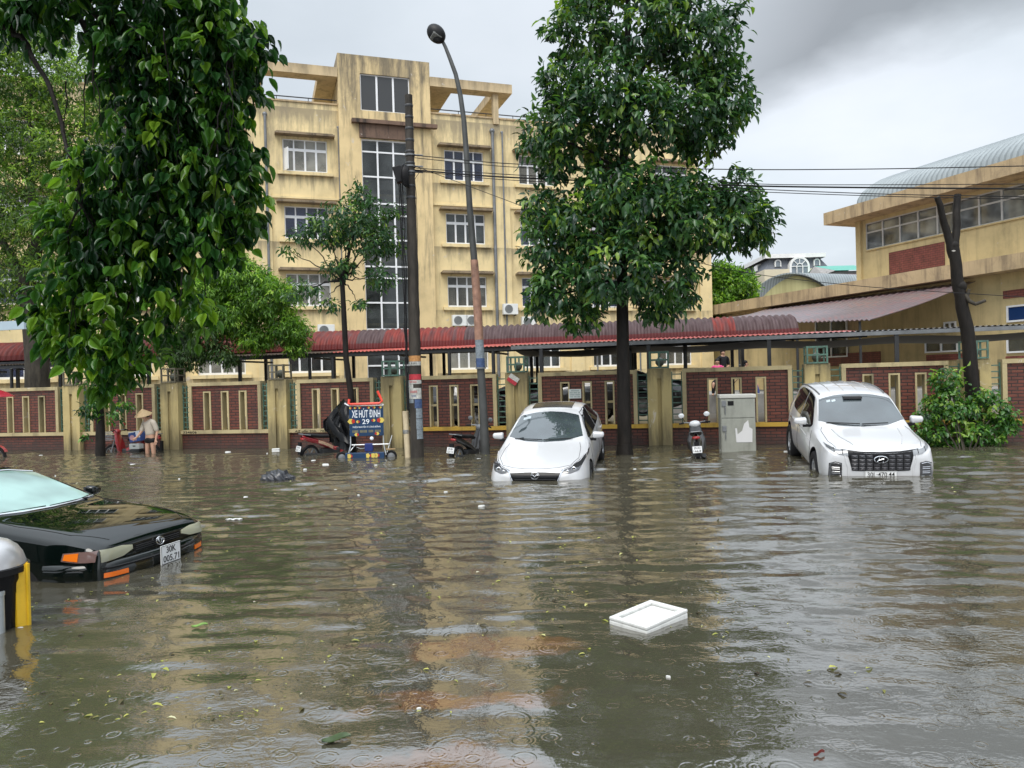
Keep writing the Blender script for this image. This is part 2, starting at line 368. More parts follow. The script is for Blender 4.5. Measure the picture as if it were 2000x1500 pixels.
def m_water():
    m, t, b = base_mat('flood_water')
    v = objvec(t)
    n = noise(t, objvec(t, (0.5, 0.9, 1)), 0.8, 5, 0.6)
    col = ramp(t, n, [(0.3, (0.052, 0.048, 0.033)), (0.7, (0.074, 0.068, 0.047))])
    # red-brown bands in the water colour, near the camera
    g = nd(t, 'ShaderNodeTexCoord'); s = nd(t, 'ShaderNodeSeparateXYZ'); t.links.new(g.outputs['Object'], s.inputs[0])
    wob = noise(t, v, 2.2, 4, 0.6); wob = mth(t, 'MULTIPLY', mth(t, 'SUBTRACT', wob, 0.5), 0.9)
    def band(yc, hw, x0, x1):
        yy = mth(t, 'ADD', s.outputs[1], wob); d = mth(t, 'ABSOLUTE', mth(t, 'SUBTRACT', yy, yc)); a = mth(t, 'SUBTRACT', 1.0, mth(t, 'DIVIDE', d, hw), clamp=True)
        a = mth(t, 'MULTIPLY', a, 3.0, clamp=True)
        xx = mth(t, 'ADD', s.outputs[0], wob); xc = (x0+x1)/2; hx = (x1-x0)/2
        e_ = mth(t, 'SUBTRACT', hx, mth(t, 'ABSOLUTE', mth(t, 'SUBTRACT', xx, xc))); e_ = mth(t, 'MULTIPLY', e_, 5.0, clamp=True)
        return mth(t, 'MULTIPLY', a, e_)
    f = mth(t, 'ADD', mth(t, 'ADD', band(4.96, 0.20, -0.78, 0.42), band(4.18, 0.17, -0.90, 0.30)), band(3.42, 0.20, -0.85, 0.25), clamp=True)
    f = mth(t, 'MULTIPLY', f, mth(t, 'MULTIPLY', noise(t, v, 3.0, 5, 0.65), 1.05))
    col = mixc(t, f, col, (0.19, 0.085, 0.035))
    t.links.new(col, b.inputs['Base Color'])
    b.inputs['Roughness'].default_value = 0.035; b.inputs['IOR'].default_value = 3.9
    # rain rings (fine), plus small chop
    def rings(scale, freq, wid, seed, thr, rmax):
        vv = nd(t, 'ShaderNodeTexVoronoi', voronoi_dimensions='2D'); mp_ = nd(t, 'ShaderNodeMapping'); mp_.inputs['Location'].default_value = (seed, seed*1.7, 0)
        t.links.new(g.outputs['Object'], mp_.inputs[0]); t.links.new(mp_.outputs[0], vv.inputs['Vector']); vv.inputs['Scale'].default_value = scale
        vv.inputs['Randomness'].default_value = 1.0
        sc = nd(t, 'ShaderNodeSeparateColor'); t.links.new(vv.outputs['Color'], sc.inputs[0])
        d = mth(t, 'DIVIDE', vv.outputs['Distance'], scale)              # metres
        r0 = mth(t, 'MULTIPLY', sc.outputs[0], rmax)
        x = mth(t, 'SUBTRACT', d, r0); env = mth(t, 'DIVIDE', x, wid); env = mth(t, 'MULTIPLY', env, env); env = mth(t, 'POWER', 2.718, mth(t, 'MULTIPLY', env, -1.0))
        w_ = mth(t, 'COSINE', mth(t, 'MULTIPLY', x, freq)); on = mth(t, 'GREATER_THAN', sc.outputs[1], thr)
        amp = mth(t, 'DIVIDE', 0.03, mth(t, 'ADD', r0, 0.03))
        return mth(t, 'MULTIPLY', mth(t, 'MULTIPLY', w_, env), mth(t, 'MULTIPLY', on, amp))
    h = mth(t, 'MULTIPLY', rings(3.2, 190, 0.020, 3.1, 0.35, 0.11), 0.0012)
    h = mth(t, 'ADD', h, mth(t, 'MULTIPLY', rings(5.5, 260, 0.014, 8.7, 0.35, 0.06), 0.0011))
    h = mth(t, 'ADD', h, mth(t, 'MULTIPLY', rings(1.5, 120, 0.035, 5.3, 0.5, 0.22), 0.0015))
    ch = noise(t, objvec(t, (1.0, 1.6, 1)), 16, 3, 0.5); h = mth(t, 'ADD', h, mth(t, 'MULTIPLY', ch, 0.0020))
    bn = nd(t, 'ShaderNodeBump'); bn.inputs['Strength'].default_value = 1.0; bn.inputs['Distance'].default_value = 1.0
    t.links.new(h, bn.inputs['Height']); t.links.new(bn.outputs[0], b.inputs['Normal'])
    return m
def wave_h(x, y):
    rng = np.random.RandomState(5); h = np.zeros_like(x)
    for i in range(46):
        lam = 0.16*(5.5**rng.rand()); a0 = rng.normal(-1.50, 0.34); 
        if rng.rand() < 0.22: a0 += rng.normal(0, 1.0)
        k = 2*PI/lam; ph = rng.rand()*6.28
        h += (0.00062*lam/0.4)*np.sin(k*(x*np.cos(a0)+y*np.sin(a0)) + ph + 0.8*np.sin(0.9*x+0.6*y+i))
    ph = 0.5+0.5*np.sin(0.55*x+1.1*np.sin(0.35*y)+0.7)*np.sin(0.42*y+0.8*np.sin(0.5*x))
    far = np.clip((y-3.0)/7.0, 0.22, 1.0)
    right = np.clip((x-0.8)/3.0, 0, 1)*np.clip((y-4.0)/3.0, 0.12, 1)
    sw = 0.0042*np.sin(2*PI/0.42*(y*0.96+x*0.22)+0.9*np.sin(1.1*x)+0.8*np.sin(0.9*y+x)) * right*(0.4+0.6*ph)
    return h*(0.45+1.1*ph)*far*2.3 + sw*2.7
ys = [1.3]
while ys[-1] < 25.0: ys.append(ys[-1] + max(0.014, 0.0050*ys[-1]))
ys = np.array(ys); nx = 640
rows = np.outer(ys, np.linspace(-1.05, 1.05, nx)) ; Yg = np.repeat(ys[:, None], nx, 1)
Zg = wave_h(rows, Yg); fc_ = np.clip(np.minimum(np.arange(nx), np.arange(nx)[::-1])/70.0, 0, 1); fc_ = fc_*fc_*(3-2*fc_); edge = np.repeat(fc_[None], len(ys), 0); edge[:2] = 0; edge[-2:] = 0; Zg *= edge
me = bpy.data.meshes.new('water')
nr = len(ys); vs = np.stack([rows.ravel(), Yg.ravel(), Zg.ravel()], 1)
ii = np.arange(nr*nx).reshape(nr, nx); fs = np.stack([ii[:-1, :-1].ravel(), ii[:-1, 1:].ravel(), ii[1:, 1:].ravel(), ii[1:, :-1].ravel()], 1)
# flat surround joined to the same sheet
ob_ = len(vs); c4 = [vs[0], vs[nx-1], vs[-1], vs[-nx]]; out = np.array([[-60, -30, 0], [60, -30, 0], [60, 25.0, 0], [-60, 25.0, 0]], float)
vs = np.vstack([vs, out]); A, B_, Cc, D = 0, nx-1, nr*nx-1, (nr-1)*nx
ext = []
ring_l = [int(i) for i in ii[:, 0]]; ring_r = [int(i) for i in ii[:, -1]]
ext.append([ob_, ob_+1, B_] + [int(i) for i in ii[0, ::-1][1:]])           # near side
ext.append([ob_+1, ob_+2, Cc] + ring_r[::-1][1:])
ext.append([ob_+3, ob_] + ring_l)
me.from_pydata([tuple(v) for v in vs], [], [tuple(f) for f in fs.tolist()] + [tuple(f) for f in ext])
me.polygons.foreach_set('use_smooth', [True]*len(me.polygons)); me.materials.append(m_water()); me.update()
wobj = bpy.data.objects.new('water', me); C.collection.objects.link(wobj); tag(wobj, kind='structure')

# ------------------------------------------------------------------ boundary wall (local x along, -y towards the street)
FY0, FM = 20.35, -0.225
fang = math.atan(FM)
wall = thing('boundary_wall', 'long red brick boundary wall with yellow plaster posts standing in the flood', 'wall', (0, FY0, 0), fang)
def fx(X): return X/math.cos(fang)
posts = [-20.2, -16.75, -13.3, -10.0, -6.62, -3.27, 0.14, 3.745, 7.41, 10.8, 14.3]
TOPZ = 1.93
for i, X in enumerate(posts):
    x = fx(X); g = MB()
    g.bbox((x-0.295, -0.16, -0.6), (x-0.05, 0.28, 1.95), 0.012).bbox((x+0.05, -0.16, -0.6), (x+0.295, 0.28, 1.95), 0.012)
    g.box((x-0.051, -0.10, -0.6), (x+0.051, 0.27, 1.70)); g.box((x-0.051, -0.157, 1.70), (x+0.051, 0.27, 1.948))
    po = g.build('post', m_post, wall)
    # lantern cage standing on the post
    g = MB(); s = 0.225; z0, z1 = 1.955, 2.38; yb = 0.06
    for sx in (-s, s):
        for sy in (-s, s): g.box((x+sx-0.02, yb+sy-0.02, z0), (x+sx+0.02, yb+sy+0.02, z1))
    for z in (z0, (z0+z1)/2-0.02, z1-0.04):
        for sy in (-s, s): g.box((x-s+0.021, yb+sy-0.018, z+0.002), (x+s-0.021, yb+sy+0.018, z+0.038))
        for sx in (-s, s): g.box((x+sx-0.018, yb-s+0.021, z+0.002), (x+sx+0.018, yb+s-0.021, z+0.038))
    for sy in (-s, s): g.box((x-0.02, yb+sy-0.022, z0+0.041), (x+0.02, yb+sy+0.022, z1-0.041))
    lc = g.build('lantern_cage', m_green if X > -5 else M('rusty_bronze_paint', (0.10, 0.09, 0.06), 0.6, var=0.4), po)
    g = MB(); g.ball((x+0.02, yb, z0+0.16), 0.115, 12, 8).tube([(x+0.02, yb, z0), (x+0.02, yb, z0+0.06)], 0.05); g.build('lamp_globe', M('old_lamp_globe', (0.10, 0.11, 0.09), 0.35, var=0.4), po, True)
for i in range(len(posts)-1):
    a, b_ = fx(posts[i])+0.295, fx(posts[i+1])-0.295
    gap = 0.27
    p0, p1 = a+gap, b_-gap; pc = (p0+p1)/2
    sl = [pc-0.58, pc, pc+0.58]
    g = MB(); zl, zt = 0.545, 1.65
    xs = [p0+0.10]+[q for c_ in sl for q in (c_-0.10, c_+0.10)]+[p1-0.10]
    for k in range(0, 8, 2): g.box((xs[k], 0.0, zl), (xs[k+1], 0.20, zt-0.002))
    g.box((xs[0], 0.0, zt), (xs[-1], 0.20, TOPZ-0.10))
    pan = g.build('brick_panel', m_brickF, wall)
    g = MB()
    g.box((p0, -0.045, zl), (p0+0.098, 0.24, TOPZ-0.102)).box((p1-0.098, -0.045, zl), (p1, 0.24, TOPZ-0.102)).box((p0, -0.048, TOPZ-0.10), (p1, 0.245, TOPZ))
    g.build('panel_frame', m_frame, wall)
    for c_ in sl:
        g = MB(); g.box((c_-0.125, -0.02, zl+0.002), (c_-0.085, 0.215, zt+0.02)).box((c_+0.085, -0.02, zl+0.002), (c_+0.125, 0.215, zt+0.02)).box((c_-0.084, -0.018, zt-0.02), (c_+0.084, 0.213, zt+0.018))
        if i in (5, 6): g.box((c_-0.084, 0.06, 1.10), (c_+0.084, 0.10, 1.16))
        g.build('slit_frame', m_frame, pan)
    g = MB(); g.box((a+0.002, 0.0, -0.6), (b_-0.002, 0.22, 0.44)); g.build('brick_base', m_brickF, wall)
    g = MB(); g.box((a+0.002, -0.07, 0.442), (b_-0.002, 0.26, 0.542)); g.build('ledge', m_ochre if posts[i] in (-3.27, 3.745, 0.14, 7.41, 10.8) else m_frame, wall)
    for (q0, q1) in ((a, p0), (p1, b_)):
        g = MB(); z = 0.62
        while z < 1.88: g.box((q0+0.032, 0.06, z), (q1-0.032, 0.09, z+0.028)); z += 0.145
        g.box((q0+0.004, 0.055, 0.545), (q0+0.03, 0.095, 1.86)).box((q1-0.03, 0.055, 0.545), (q1-0.004, 0.095, 1.86))
        if posts[i] < -5: g.box(((q0+q1)/2-0.012, 0.05, 0.55), ((q0+q1)/2+0.012, 0.10, 1.86))
        g.build('bar_grille', m_green, wall)
# painted phone scrawl on the ledge and slip of notice
m_ink = M('black_ink', (0.01, 0.01, 0.01), 0.6, var=0.1)
lx = (fx(-6.62)+fx(-3.27))/2
text('AZ uốn 30A · 702', 'lettering', m_ink, wall, face_y(lx-0.75, -0.075, 0.49), width=0.95, height=0.075)
text('334606', 'lettering', m_ink, wall, face_y(fx(-10.0)+0.60, -0.075, 0.49), width=0.45, height=0.07)
text('CM', 'lettering', M('white_ink', (0.7, 0.7, 0.65), 0.6, var=0.1), wall, face_y(fx(-13.3)+0.95, -0.075, 0.49), width=0.2, height=0.07)
# yard behind the wall
def fl(x, y, z): return mw(wall) @ Vector((x, y, z))
g = MB(); g.box((-70, 0.23, -0.6), (70, 60, 0.30)); yo = g.build('yard_pavement', M('wet_yard', (0.17, 0.15, 0.12), 0.35, var=0.4, vs=0.7), None); yo.matrix_basis = mw(wall).copy(); tag(yo, kind='structure')

# ------------------------------------------------------------------ vaulted walkway + lean-to carports behind the wall
BM = -0.125; bang = math.atan(BM); BY = 26.6
def m_barrel():
    m, t, b = base_mat('barrel_sheet'); c = nd(t, 'ShaderNodeTexCoord'); s = nd(t, 'ShaderNodeSeparateXYZ'); t.links.new(c.outputs['Object'], s.inputs[0])
    x = s.outputs[0]
    n = noise(t, objvec(t, (0.5, 1, 1)), 1.1, 4)
    grime = ramp(t, noise(t, objvec(t, (6, 1, 0.6)), 2.0, 5), [(0.35, (0.050, 0.026, 0.026)), (0.7, (0.105, 0.070, 0.072))])
    red = ramp(t, noise(t, objvec(t, (5, 1, 0.7)), 2.0, 5), [(0.3, (0.09, 0.010, 0.009)), (0.7, (0.26, 0.035, 0.022))])
    def bu(u): q = mw(walk).inverted() @ PL(u, 668, BY-1.0, BM); return q.x
    def seg(x0, x1): return mth(t, 'MULTIPLY', mth(t, 'GREATER_THAN', x, x0), mth(t, 'LESS_THAN', x, x1))
    f = mth(t, 'ADD', mth(t, 'ADD', seg(-30, bu(694)), seg(bu(746), bu(905))), seg(bu(1395), bu(1438)), clamp=True)
    f = mth(t, 'MULTIPLY', f, ramp(t, noise(t, objvec(t, (3, 1, 0.5)), 1.2, 4), [(0.3, 0.2), (0.6, 1.0)]))
    # the lowest strip, hidden from weather, kept its dark red
    lowm = mth(t, 'LESS_THAN', s.outputs[2], mth(t, 'ADD', 3.10, mth(t, 'MULTIPLY', n, 0.12)))
    cc = mixc(t, f, grime, red); cc = mixc(t, mth(t, 'MULTIPLY', lowm, 0.85), cc, (0.10, 0.012, 0.012))
    t.links.new(cc, b.inputs['Base Color']); b.inputs['Roughness'].default_value = 0.55; b.inputs['Specular IOR Level'].default_value = 0.25; return m
BM = -0.125; bang = math.atan(BM); BY = 26.6
walk = thing('covered_walkway', 'barrel vaulted walkway roof of ribbed dark red sheet metal behind the wall', 'walkway', (0, BY, 0), bang)
g = MB(); rows_ = []
xl, xr_ = -24.0, 9.4; nseg = 14
xs_ = np.arange(xl, xr_, 0.035)
for x in xs_:
    rib = 0.030*math.sin(2*PI*x/0.21); rr = []
    for k in range(nseg+1):
        a = PI*(0.02+0.96*k/nseg); rr.append((x, -math.cos(a)*(1.0+rib), 2.93+math.sin(a)*(0.74+rib)))
    rows_.append(rr)
g.grid(rows_); g.build('barrel_roof', m_barrel(), walk, True, ang=80)
g = MB(); g.box((xl, -1.06, 2.80), (xr_, -1.0, 2.92)).box((xl, 1.0, 2.80), (xr_, 1.06, 2.92)); g.build('eaves_beam', m_steel, walk)
for x in np.arange(-23, 10, 3.4):
    for y in (-1.03, 1.03):
        g = MB(); g.box((x-0.05, y-0.05, 0.3), (x+0.05, y+0.05, 2.798)); g.build('post', m_steel, walk)
# rust red lean-to sheet between walkway and wall
def corr(x0, x1, ya, za, yb, zb, pitch=0.13, amp=0.016, ny=3):
    xs = np.arange(x0, x1, pitch/6); return [[(x, ya+(yb-ya)*k/ny, za+(zb-za)*k/ny+amp*math.sin(2*PI*x/pitch)) for k in range(ny+1)] for x in xs]
def m_sheetred():
    m, t, b = base_mat('red_sheet'); n = noise(t, objvec(t, (2, 0.4, 1)), 1.3, 5); 
    c = ramp(t, n, [(0.3, (0.30, 0.045, 0.035)), (0.7, (0.52, 0.10, 0.08))])
    lit = noise(t, objvec(t), 7, 6, 0.7); cx_ = nd(t, 'ShaderNodeTexCoord'); s = nd(t, 'ShaderNodeSeparateXYZ'); t.links.new(cx_.outputs['Object'], s.inputs[0])
    l = mth(t, 'MULTIPLY', mth(t, 'SUBTRACT', -5.2, s.outputs[0]), 0.35, clamp=True); l = mth(t, 'MULTIPLY', l, 1.3); thr = mth(t, 'SUBTRACT', 1.0, l)
    f = mth(t, 'GREATER_THAN', lit, mth(t, 'MULTIPLY', thr, 0.75)); c = mixc(t, f, c, (0.045, 0.03, 0.02))
    t.links.new(c, b.inputs['Base Color']); b.inputs['Roughness'].default_value = 0.4; return m
CY, CMm = 23.0, -0.235
shed = thing('car_shelter', 'lean-to car shelter with a rust red corrugated roof strewn with leaves', 'car shelter', (0, CY, 0), math.atan(CMm))
g = MB(); g.grid(corr(-22, 9.9, 0.0, 2.79, 2.75, 2.99)); o_ = g.build('corrugated_roof', m_sheetred(), shed, True, ang=80)
g = MB(); g.box((-22, 0.06, 2.66), (9.9, 0.12, 2.755)).box((-22, 2.5, 2.78), (9.9, 2.56, 2.88))
for x in np.arange(-21, 9.8, 2.9): g.box((x-0.03, 0.121, 2.60), (x+0.03, 2.49, 2.66))
g.build('roof_beam', m_steel, shed)
for u in (22, 605, 650, 878, 964, 1231, 1339):
    q = PL(u, 720, CY+0.09, CMm); q = mw(shed).inverted() @ q
    g = MB(); g.tube([(q.x, 0.09, 0.3), (q.x, 0.09, 2.655)], 0.055, 10); g.build('post', m_steel, shed, True)
m_lit2 = m_leaf('fallen_leaf', [(0.0, (0.05, 0.03, 0.015)), (1.0, (0.16, 0.09, 0.04))], 0.6, 0.05)
# second, dark shelter whose slack lining shows from below
DY, DM = 22.6, -0.30
shed2 = thing('dark_car_shelter', 'dark grey corrugated car shelter with steel gutter beam beside the ochre hall', 'car shelter', (0, DY, 0), math.atan(DM))
g = MB(); g.grid(corr(0.0, 16.5, 0.0, 2.78, 2.6, 2.84)); g.build('corrugated_roof', M('zinc_grey_sheet', (0.22, 0.22, 0.21), 0.35, 0.3, var=0.4), shed2, True, ang=80)
g = MB(); g.box((0, -0.02, 2.655), (16.5, 0.06, 2.755)); g.build('gutter_beam', m_greysteel, shed2)
g = MB(); g.grid([[(x, 0.07+2.4*k/4, 2.62-0.10*math.sin(PI*k/4)-0.06*math.sin(x*0.9)**2-0.02*k) for k in range(5)] for x in np.linspace(0.1, 16.4, 40)])
g.build('slack_lining', M('black_tarpaulin', (0.018, 0.019, 0.02), 0.45, var=0.3), shed2, True)
for x in (0.9, 4.0, 7.2, 10.3, 13.4): g = MB(); g.box((x-0.05, 0.0, 0.3), (x+0.05, 0.1, 2.652)); g.build('post', m_steel, shed2)

# ------------------------------------------------------------------ yellow four-storey building
GY, GM = 43.6, 0.33
bang2 = math.atan(GM)
bld = thing('apartment_block', 'four-storey yellow stained building with roof pergola and white window frames', 'building', (0, GY, 0), bang2)
binv = mw(bld).inverted()
def fac(u, v, off=0.0):
    q = PL(u, v, GY, GM); q = binv @ q; return q.x, q.z
L0 = fac(200, 700)[0]-14; R0 = fac(1370, 620)[0]; RZ = 16.55
tx0, tx1 = fac(665, 400)[0], fac(843, 400)[0]
wins = []
def win_px(u0, v0, u1, v1):
    x0, z0 = fac(u0, v1); x1, z1 = fac(u1, v0); return x0, z0, x1, z1
A = win_px(552, 270, 639, 335); Bw = win_px(868, 289, 944, 349); B2 = win_px(1009, 297, 1085, 353)
ww = 2.25; step = ((B2[0]+B2[2])-(Bw[0]+Bw[2]))/2; step = 4.35
cB = (Bw[0]+Bw[2])/2; cA = (A[0]+A[2])/2
cols = [cA-step*k for k in range(0, 6)] + [cB+step*k for k in range(0, 4) if cB+step*k < R0-1.2]
floors = [2.45, 5.92, 9.42, 12.92]; WH = 1.72
opens = []
for cx_ in cols:
    for fz in floors: opens.append((cx_-ww/2, fz, cx_+ww/2, fz+WH))
# stairwell glazing in the tower and the penthouse window
sx0, _ = fac(708, 420); sx1, _ = fac(800, 420); gz1 = fac(750, 277)[1]
pw = win_px(703, 157, 797, 219)
# wall grid with openings
def wall_grid(g, x0, x1, z0, z1, ops, y0, y1):
    xs = sorted(set([x0, x1]+[q for o in ops for q in (o[0], o[2]) if x0 < q < x1])); zs = sorted(set([z0, z1]+[q for o in ops for q in (o[1], o[3]) if z0 < q < z1]))
    def inside(xc, zc): return any(o[0] < xc < o[2] and o[1] < zc < o[3] for o in ops)
    for a, b in zip(xs, xs[1:]):
        za = None
        for c_, d in zip(zs, zs[1:]):
            if inside((a+b)/2, (c_+d)/2):
                if za is not None: g.box((a, y0, za), (b, y1, c_)); za = None
            elif za is None: za = c_
        if za is not None: g.box((a, y0, za), (b, y1, zs[-1]))
g = MB()
wall_grid(g, L0, tx0, 0.0, RZ, opens, 0, 0.3); wall_grid(g, tx1, R0, 0.0, RZ, opens, 0, 0.3)
g.box((L0, 0.301, 0), (L0+0.3, 12, RZ)).box((R0-0.3, 0.301, 0), (R0, 12, RZ)).box((L0, 12.001, 0), (R0, 12.3, RZ)).box((L0+0.301, 0.301, RZ-1.0), (R0-0.301, 12, RZ-0.8))
for fz in floors: g.box((L0+0.301, 0.302, fz-1.0), (R0-0.301, 12, fz-0.85))
g.build('wall', m_wallY, bld)
# dim interior wall so windows do not look through an empty shell
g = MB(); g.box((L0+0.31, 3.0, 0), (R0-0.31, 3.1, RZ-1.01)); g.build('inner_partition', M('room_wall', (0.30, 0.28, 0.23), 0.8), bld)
# tower
TZ = fac(750, 118)[1]; yT = -0.35
g = MB(); wall_grid(g, tx0, tx1, 0.0, TZ, [(sx0, 1.0, sx1, gz1), pw], yT, 0.3)
g.box((tx0, 0.301, RZ-0.8), (tx0+0.3, 5.0, TZ)).box((tx1-0.3, 0.301, RZ-0.8), (tx1, 5.0, TZ)).box((tx0, 5.001, RZ-0.8), (tx1, 5.3, TZ)).box((tx0+0.301, 0.301, TZ-0.5), (tx1-0.301, 5.0, TZ-0.35))
tow = g.build('stair_tower_wall', m_wallY2, bld)
lz = fac(740, 240)[1]
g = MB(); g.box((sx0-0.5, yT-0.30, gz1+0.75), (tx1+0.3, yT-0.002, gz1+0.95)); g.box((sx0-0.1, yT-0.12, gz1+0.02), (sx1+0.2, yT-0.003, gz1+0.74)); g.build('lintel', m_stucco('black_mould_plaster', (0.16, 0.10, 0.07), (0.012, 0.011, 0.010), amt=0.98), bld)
# stairwell curtain glazing
g = MB(); p_ = MB(); nc_ = 3; cw = (sx1-sx0)/nc_
z = 1.0; rowsz = []
hs = [0.62, 1.35]; zz = gz1; k = 0; rz_ = [gz1]
while zz > 1.6: zz -= [0.62, 1.32, 1.42][k % 3]; k += 1; rz_.append(max(zz, 1.02))
for i in range(nc_+1): x = sx0+i*cw; g.box((x-0.045, yT+0.10, 1.0), (x+0.045, yT+0.20, gz1))
for zz in rz_: g.box((sx0+0.046, yT+0.105, zz-0.085), (sx1-0.046, yT+0.195, zz-0.002))
stairw = g.build('stairwell_window', m_white, bld)
p_.box((sx0, yT+0.14, 1.0), (sx1, yT+0.15, gz1)); p_.build('pane', m_pane, stairw)
g = MB()
for fz in floors[1:]:
    g = MB(); g.box((sx0+0.05, yT+0.9, fz-0.55), (sx1-0.05, yT+1.1, fz-0.05)); g.build('landing_slab', M('pale_slab', (0.6, 0.57, 0.55), 0.7), bld)
def win(x0, z0, x1, z1, y=0.0, n=4, transom=0.30, glass=None, par=None):
    g = MB(); fw = 0.055; yy0, yy1 = y+0.10, y+0.17; W_ = (x1-x0)/n; zt_ = z1-(z1-z0)*transom
    g.box((x0, yy0, z0), (x0+fw, yy1, z1)).box((x1-fw, yy0, z0), (x1, yy1, z1)).box((x0+fw, yy0, z0), (x1-fw, yy1, z0+fw)).box((x0+fw, yy0, z1-fw), (x1-fw, yy1, z1))
    if transom: g.box((x0+fw, yy0+0.003, zt_-0.045), (x1-fw, yy1-0.003, zt_+0.045))
    for i in range(1, n):
        x = x0+i*W_; g.box((x-0.05, yy0-0.004, z0+fw), (x+0.05, yy1-0.01, zt_-0.046 if transom else z1-fw))
        if transom: g.box((x-0.035, yy0+0.002, zt_+0.046), (x+0.035, yy1-0.01, z1-fw))
    if transom:
        for i in range(n):
            xa, xb = x0+i*W_+0.05, x0+(i+1)*W_-0.05
            if i == 0: xa = x0+fw
            if i == n-1: xb = x1-fw
            g.box((xa, yy0-0.006, z0+fw), (xb, yy1-0.012, z0+fw+0.05)).box((xa, yy0-0.006, zt_-0.10), (xb, yy1-0.012, zt_-0.047))
    w_ = g.build('window', m_white, par or bld)
    q = MB(); q.box((x0+fw, yy0+0.035, z0+fw), (x1-fw, yy0+0.043, z1-fw)); q.build('pane', glass or m_pane, w_)
    return w_
rr_ = random.Random(3)
m_curt1 = M('cream_curtain', (0.45, 0.40, 0.30), 0.8); m_curt2 = M('blue_grey_curtain', (0.10, 0.13, 0.20), 0.8); m_curt3 = M('white_blind', (0.62, 0.62, 0.60), 0.7)
m_hood = m_stucco('hood_plaster', (0.25, 0.19, 0.12), (0.03, 0.027, 0.022), amt=0.95)
ledges = MB()
for cx_ in cols:
    for k, fz in enumerate(floors):
        w_ = win(cx_-ww/2, fz, cx_+ww/2, fz+WH, glass=rr_.choice([m_pane, m_pane, m_pane2, m_paneC, m_paneK]))
        for i in range(4):
            if rr_.random() < 0.42:
                xa = cx_-ww/2+ww/4*i+0.08; q = MB(); hgt = rr_.choice([0.5, 0.9, 1.1]); zt0 = fz+WH-0.55 if rr_.random() < .6 else fz+WH-0.06
                q.box((xa, 0.20, max(fz+0.06, zt0-hgt)), (xa+ww/4-0.16, 0.215, zt0)); q.build('curtain', rr_.choice([m_curt1, m_curt2, m_curt3]), w_)
        g = MB(); g.box((cx_-ww/2-0.28, -0.18, fz-0.18), (cx_+ww/2+0.28, 0.09, fz-0.002)); g.build('sill', m_wallY, w_)
        if k > 0:
            g = MB(); g.box((cx_-ww/2-0.38, -0.48, fz+WH+0.12), (cx_+ww/2+0.38, -0.001, fz+WH+0.20)).box((cx_-ww/2-0.30, -0.38, fz+WH+0.203), (cx_+ww/2+0.30, -0.002, fz+WH+0.27))
            g.build('hood', m_hood, w_)
        if k < 3: pass
# one casement pushed open on the top floor
x0o = cA-ww/2
g = MB(); T = Matrix.Translation((x0o+0.05, 0.08, floors[3]+0.06)) @ Matrix.Rotation(R(-68), 4, 'Z'); g.box((0, 0, 0), (0.5, 0.04, 1.12), T); g.build('open_casement', m_white, bld)
win(*pw, y=yT, n=3, transom=0, glass=m_glass('dark_window_glass', (0.03, 0.03, 0.03), 1.6, 0.04))
# string courses and pilasters
g = MB()
for zb_ in (fac(583, 383)[1]-0.10,):
    for a_, b__ in ((L0, tx0-0.01), (tx1+0.01, R0)): g.box((a_, -0.10, zb_-0.05), (b__, -0.003, zb_+0.05))
for xp in [cx_+step/2 for cx_ in cols[1:6]] + [cx_+step/2 for cx_ in cols[6:]]:
    if tx0-1 < xp < tx1+1: continue
    g.box((xp-0.42, -0.12, 0.3), (xp+0.42, -0.004, floors[3]-1.1))
g.build('pilasters_and_string_course', m_wallY, bld)
# parapet cap and rail
g = MB(); g.box((L0-0.05, -0.06, RZ+0.002), (tx0-0.01, 0.36, RZ+0.09)).box((tx1+0.01, -0.06, RZ+0.002), (R0+0.05, 0.36, RZ+0.09)); g.build('parapet_cap', m_fascia, bld)
g = MB(); g.tube([(L0, 0.15, RZ+0.32), (tx0-0.02, 0.15, RZ+0.32)], 0.03, 6).tube([(tx1+0.02, 0.15, RZ+0.32), (R0, 0.15, RZ+0.32)], 0.03, 6)
for x in np.arange(L0, tx0, 1.6): g.tube([(x, 0.15, RZ+0.09), (x, 0.15, RZ+0.32)], 0.02, 5)
for x in np.arange(tx1+0.1, R0, 1.6): g.tube([(x, 0.15, RZ+0.09), (x, 0.15, RZ+0.32)], 0.02, 5)
g.build('roof_rail', m_steel, bld)
# pergola frames
pz1 = 18.45; pz0 = 17.95
def ring(x0, x1, y0, y1, bw, post_x):
    g = MB(); g.box((x0, y0, pz0), (x1, y0+bw, pz1)).box((x0, y1-bw, pz0), (x1, y1, pz1)).box((x0, y0+bw+0.002, pz0+0.003), (x0+bw*1.7, y1-bw-0.002, pz1-0.003)).box((x1-bw*1.2, y0+bw+0.002, pz0+0.003), (x1, y1-bw-0.002, pz1-0.003))
    pe = g.build('pergola_beam', m_pergola, bld)
    for px_ in post_x:
        for py_ in (y0+0.25, y1-0.55):
            g = MB(); g.box((px_-0.16, py_, RZ-0.3), (px_+0.16, py_+0.3, pz0-0.002)); g.build('pergola_post', m_pergola, bld)
pl = fac(455, 140)[0]; pr = fac(996, 170)[0]
ring(pl, tx0-0.02, -0.35, 6.5, 0.8, [fac(497, 200)[0]]); ring(tx1+0.02, pr, -0.35, 6.5, 0.8, [fac(967, 200)[0]])
